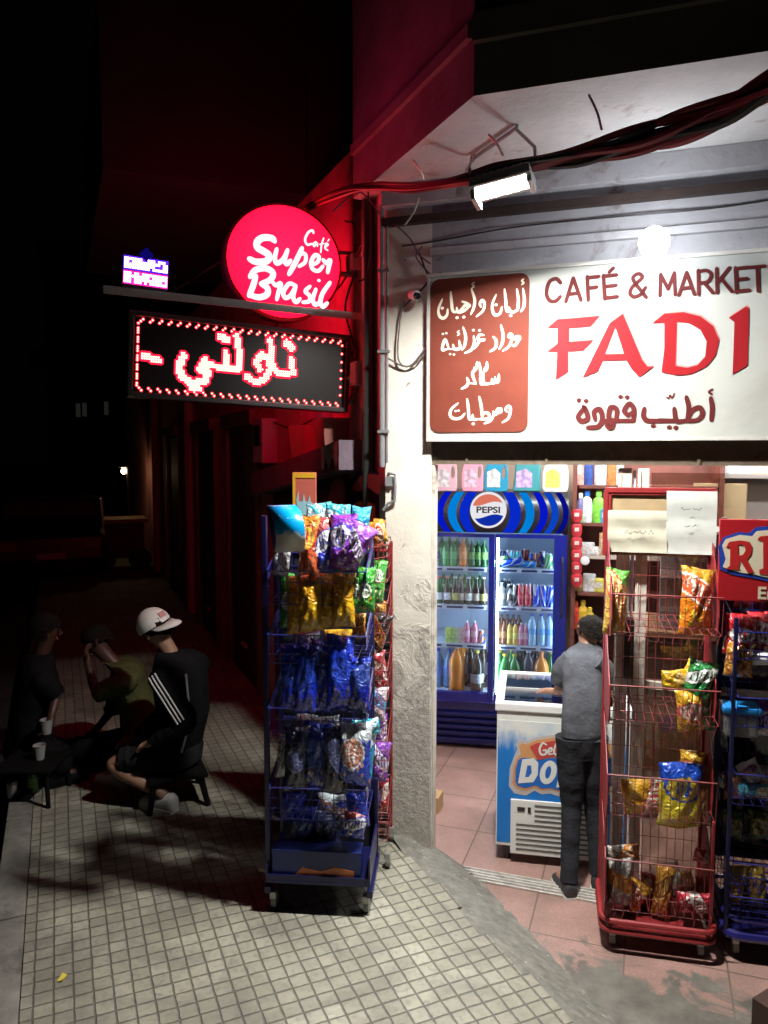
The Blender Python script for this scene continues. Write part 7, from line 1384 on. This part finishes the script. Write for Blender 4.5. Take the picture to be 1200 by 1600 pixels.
def cup(loc, label):
    o = thing('paper_cup', label, 'cup', loc); b = MB(); b.lathe([(.026, 0), (.036, .085), (.033, .085), (.024, .004)], 16); b.build('cup', m_cup, o, smooth=True); b = MB(); b.tube([(.0365 * math.cos(k * PI / 8), .0365 * math.sin(k * PI / 8), .085) for k in range(17)], .0022, 5); b.build('rim', m_cup, o)
cup(at(73, 1146, Y3 - .24) , 'white paper cup held by the man at the kerb'); tblz = at(62, 1186, Y3 - .30).z
tb = thing('side_table', 'small dark plastic table beside the man at the kerb', 'table', Vector((at(62, 1186, Y3 - .30).x - .04, Y3 - .30, PAV)))
b = MB(); b.box((0, 0, tblz - PAV - .014), (.34, .34, .024), bev=.008); b.build('table_top', mat('dark_plastic', (.005, .0045, .0045), .7, spec=0.15), tb)
for x in (-1, 1):
    for y in (-1, 1): b = MB(); b.tube([(x * .14, y * .14, tblz - PAV - .02), (x * .15, y * .15, 0)], .014, 8); b.build('leg', mat('dark_plastic', (.005, .0045, .0045), .7, spec=0.15), tb)
cup(Vector((at(62, 1186, Y3 - .30).x, Y3 - .30, tblz)), 'white paper cup standing on the small dark table')
o = pet('beer', .23, .032, DGR, capm('green', (.05, .4, .1)), labm('grn2', (.16, .36, .08)), .42, (.16, .42)); q = gp(52, 1238, PAV); o.location = q; o.name = 'beer_bottle'; tag(o, 'green glass bottle standing on the pavement near the kerb', 'bottle')
b = MB(); b.lathe([(.028, 0), (.033, .01), (.030, .05), (.033, .085), (.026, .10)], 14); tag(b.build('crushed_can', mat('bare_aluminium', (0.7, 0.7, 0.72), 0.3, 0.9), loc=gp(20, 1246, PAV) + Vector((0, 0, .002)), smooth=True), 'pale crushed can standing on the kerb at the left edge', 'can')

# ================================================================== THE DARK STREET BEYOND
m_hw = mat('dark_housewall', (.06, .055, .05), .9, var=.3, vscale=.7); m_pane = mat('dark_window', (.01, .01, .012), .15)
def house(x0, t0, wd, dp, h, label, lit):
    o = thing('apartment_house', label, 'building', WL(t0, x0, 0), A2); b = MB(); b.box((-dp / 2, wd / 2, h / 2), (dp, wd, h)); b.build('wall', m_hw, o); b = MB(); b.box((-dp / 2, wd / 2, h + .15), (dp + .4, wd + .4, .3)); b.build('roof', m_hw, o)
    for fl_ in range(int(h // 3)):
        for k in range(int(wd // 2.6)):
            y, z = 1.3 + k * 2.6, 1.7 + fl_ * 3.0; b = MB(); b.box((.03, y, z), (.08, 1.1, 1.4)); w_ = b.build('window', m_hw, o); b = MB(); b.box((.075, y, z), (.02, .9, 1.2)); b.build('pane', emit('dim_lit_window', (1.0, .8, .5), .05) if (fl_, k) in lit else m_pane, w_)
house(8.0, -2, 13, 8, 10, 'dark apartment house across the street, nearest one', ()); house(8.0, 12, 14, 8, 13, 'dark apartment house across the street farther down', ((1, 3), (1, 4)))
b = MB(); hs = thing('apartment_house', 'tall dark building closing the far end of the street', 'building', WL(46, -4, 0), A2); b.box((6, 4, 7), (24, 8, 14)); b.build('wall', m_hw, hs); b = MB(); b.box((6, 4, 14.2), (24.5, 8.5, .4)); b.build('roof', m_hw, hs)
for px, py in ((122, 641), (132, 640), (166, 638), (60, 560), (150, 560), (100, 600)):
    a, z = hit(px, py, WL(45.9, -4, 0), W); q = WL(45.9, -4, z) + W * a - hs.location; M3 = Matrix.Rotation(-A2, 4, 'Z'); q = M3 @ Vector((q.x, q.y, q.z))
    b = MB(); b.box((q.x, -.05, q.z), (.9, .1, 1.1)); w_ = b.build('window', m_hw, hs); b = MB(); b.box((q.x, -.11, q.z), (.25, .02, .8)); b.build('pane', emit('faint_window', (1.0, .9, .75), .012) if py > 620 else m_pane, w_)
# vendor cart with a lamp post
gq = gp(190, 888, PAV); vc = thing('vendor_cart', 'brown wooden cart with a pale top board far down the pavement', 'cart', gq, A2)
b = MB(); b.box((0, 0, .52), (.72, .6, .60), bev=.01); b.build('body', mat('brown_cart_wood', (.10, .035, .02), .6, var=.3), vc); b = MB(); b.box((0, 0, .86), (.86, .7, .07), bev=.01); b.build('top_board', mat('pale_board', (.45, .30, .16), .6), vc)
for x in (-.3, .3):
    b = MB(); b.lathe([(.02, -.02), (.17, -.02), (.19, 0), (.17, .02), (.02, .02)], 18, (x, -.32, .19), M=Matrix.Rotation(PI / 2, 4, 'X')); b.build('wheel', m_cblk, vc, smooth=True)
    b = MB(); b.box((x, .25, .12), (.05, .05, .24)); b.build('leg', m_wood, vc)
lp = at(195, 736, gq.y + .6); lt = thing('lamp_post', 'small lit lamp on a thin post beside the far cart', 'lamp', Vector((lp.x + .05, lp.y, PAV)))
b = MB(); b.tube([(0, 0, 0), (0, 0, lp.z - PAV + .05), (-.05, -.02, lp.z - PAV + .09)], .02, 8); b.build('post', m_cblk, lt); b = MB(); b.lathe([(.005, -.055), (.035, -.04), (.05, 0), (.035, .04), (.005, .055)], 14, (-.06, -.03, lp.z - PAV)); b.build('bulb', emit('warm_bulb', (1.0, .70, .38), 32), lt, smooth=True)
b = MB(); b.lathe([(.02, .05), (.10, .07), (.10, .075), (.02, .10)], 14, (-.06, -.03, lp.z - PAV)); b.build('shade', m_cblk, lt, smooth=True)
# car parked on the road
cq = gp(88, 905, 0); car = thing('parked_car', 'dark parked car with grey rear window far down the road', 'car', cq + Vector((-.4, .8, 0)), A2)
m_car = mat('dark_car_paint', (.03, .03, .035), .3, coat=.6); prof = [(-2.0, .25), (2.0, .25), (2.05, .6), (1.9, .82), (.95, .92), (.45, 1.38), (-1.25, 1.42), (-1.85, .95), (-2.05, .85), (-2.08, .5)]
b = MB(); b.prism([prof], -.82, .82, M=Matrix.Rotation(PI / 2, 4, 'Z')); cbod = b.build('body', m_car, car); bv = cbod.modifiers.new('round', 'BEVEL'); bv.width = .07; bv.segments = 3
b = MB(); b.box((0, -1.575, 1.18), (1.35, .03, .42), rot=Matrix.Rotation(-.90 + PI / 2 - .9, 4, 'X')); b.build('rear_window', mat('car_glass', (.10, .12, .14), .1), car)
for x in (-.84, .84): b = MB(); b.box((x, -.35, 1.16), (.02, 1.5, .34)); b.build('side_window', mat('car_glass', (.10, .12, .14), .1), car)
for x in (-.62, .62): b = MB(); b.box((x, -2.08, .72), (.26, .04, .14), bev=.01); b.build('tail_light', mat('red_lens', (.3, .01, .01), .2), car)
for x in (-.76, .76):
    for y in (-1.3, 1.3): b = MB(); b.lathe([(.05, -.1), (.29, -.1), (.32, -.05), (.32, .05), (.29, .1), (.05, .1)], 20, (x, y, .32), M=Matrix.Rotation(PI / 2, 4, 'Y')); wl = b.build('tyre', m_cblk, car, smooth=True); b = MB(); b.lathe([(.02, -.105), (.2, -.105), (.2, .105), (.02, .105)], 14, (x, y, .32), M=Matrix.Rotation(PI / 2, 4, 'Y')); r0 = b.build('rim', m_fork, wl)
b = MB(); b.box((0, -2.10, .55), (.42, .012, .1)); b.build('number_plate', mat('plate_white', (.6, .6, .6), .5), car)
# a crate whose corner shows at the lower right, and a scrap on the paving
ck = thing('wooden_crate', 'corner of a dark wooden crate at the lower right edge', 'crate', gp(1276, 1650, 0), .55)
b = MB(); b.box((0, 0, .10), (.34, .30, .19)); b.build('box', mat('dark_crate_wood', (.045, .022, .014), .7, var=.3), ck)
for z in (.05, .15): b = MB(); b.box((0, -.155, z), (.36, .012, .06)); b.build('board', mat('dark_crate_wood', (.045, .022, .014), .7, var=.3), ck)
sc_ = MB(); q = gp(97, 1530, PAV); sc_.add([(-.012, -.02, .004), (.01, -.018, .008), (.014, .02, .003), (-.008, .024, .010)], [(0, 1, 2, 3)]); so = sc_.build('paper_scrap', mat('yellow_scrap', (.55, .45, .05), .6), loc=q + Vector((0, 0, .001))); sm = so.modifiers.new('thick', 'SOLIDIFY'); sm.thickness = .001; tag(so, 'tiny yellow paper scrap lying in a groove of the paving', 'litter')
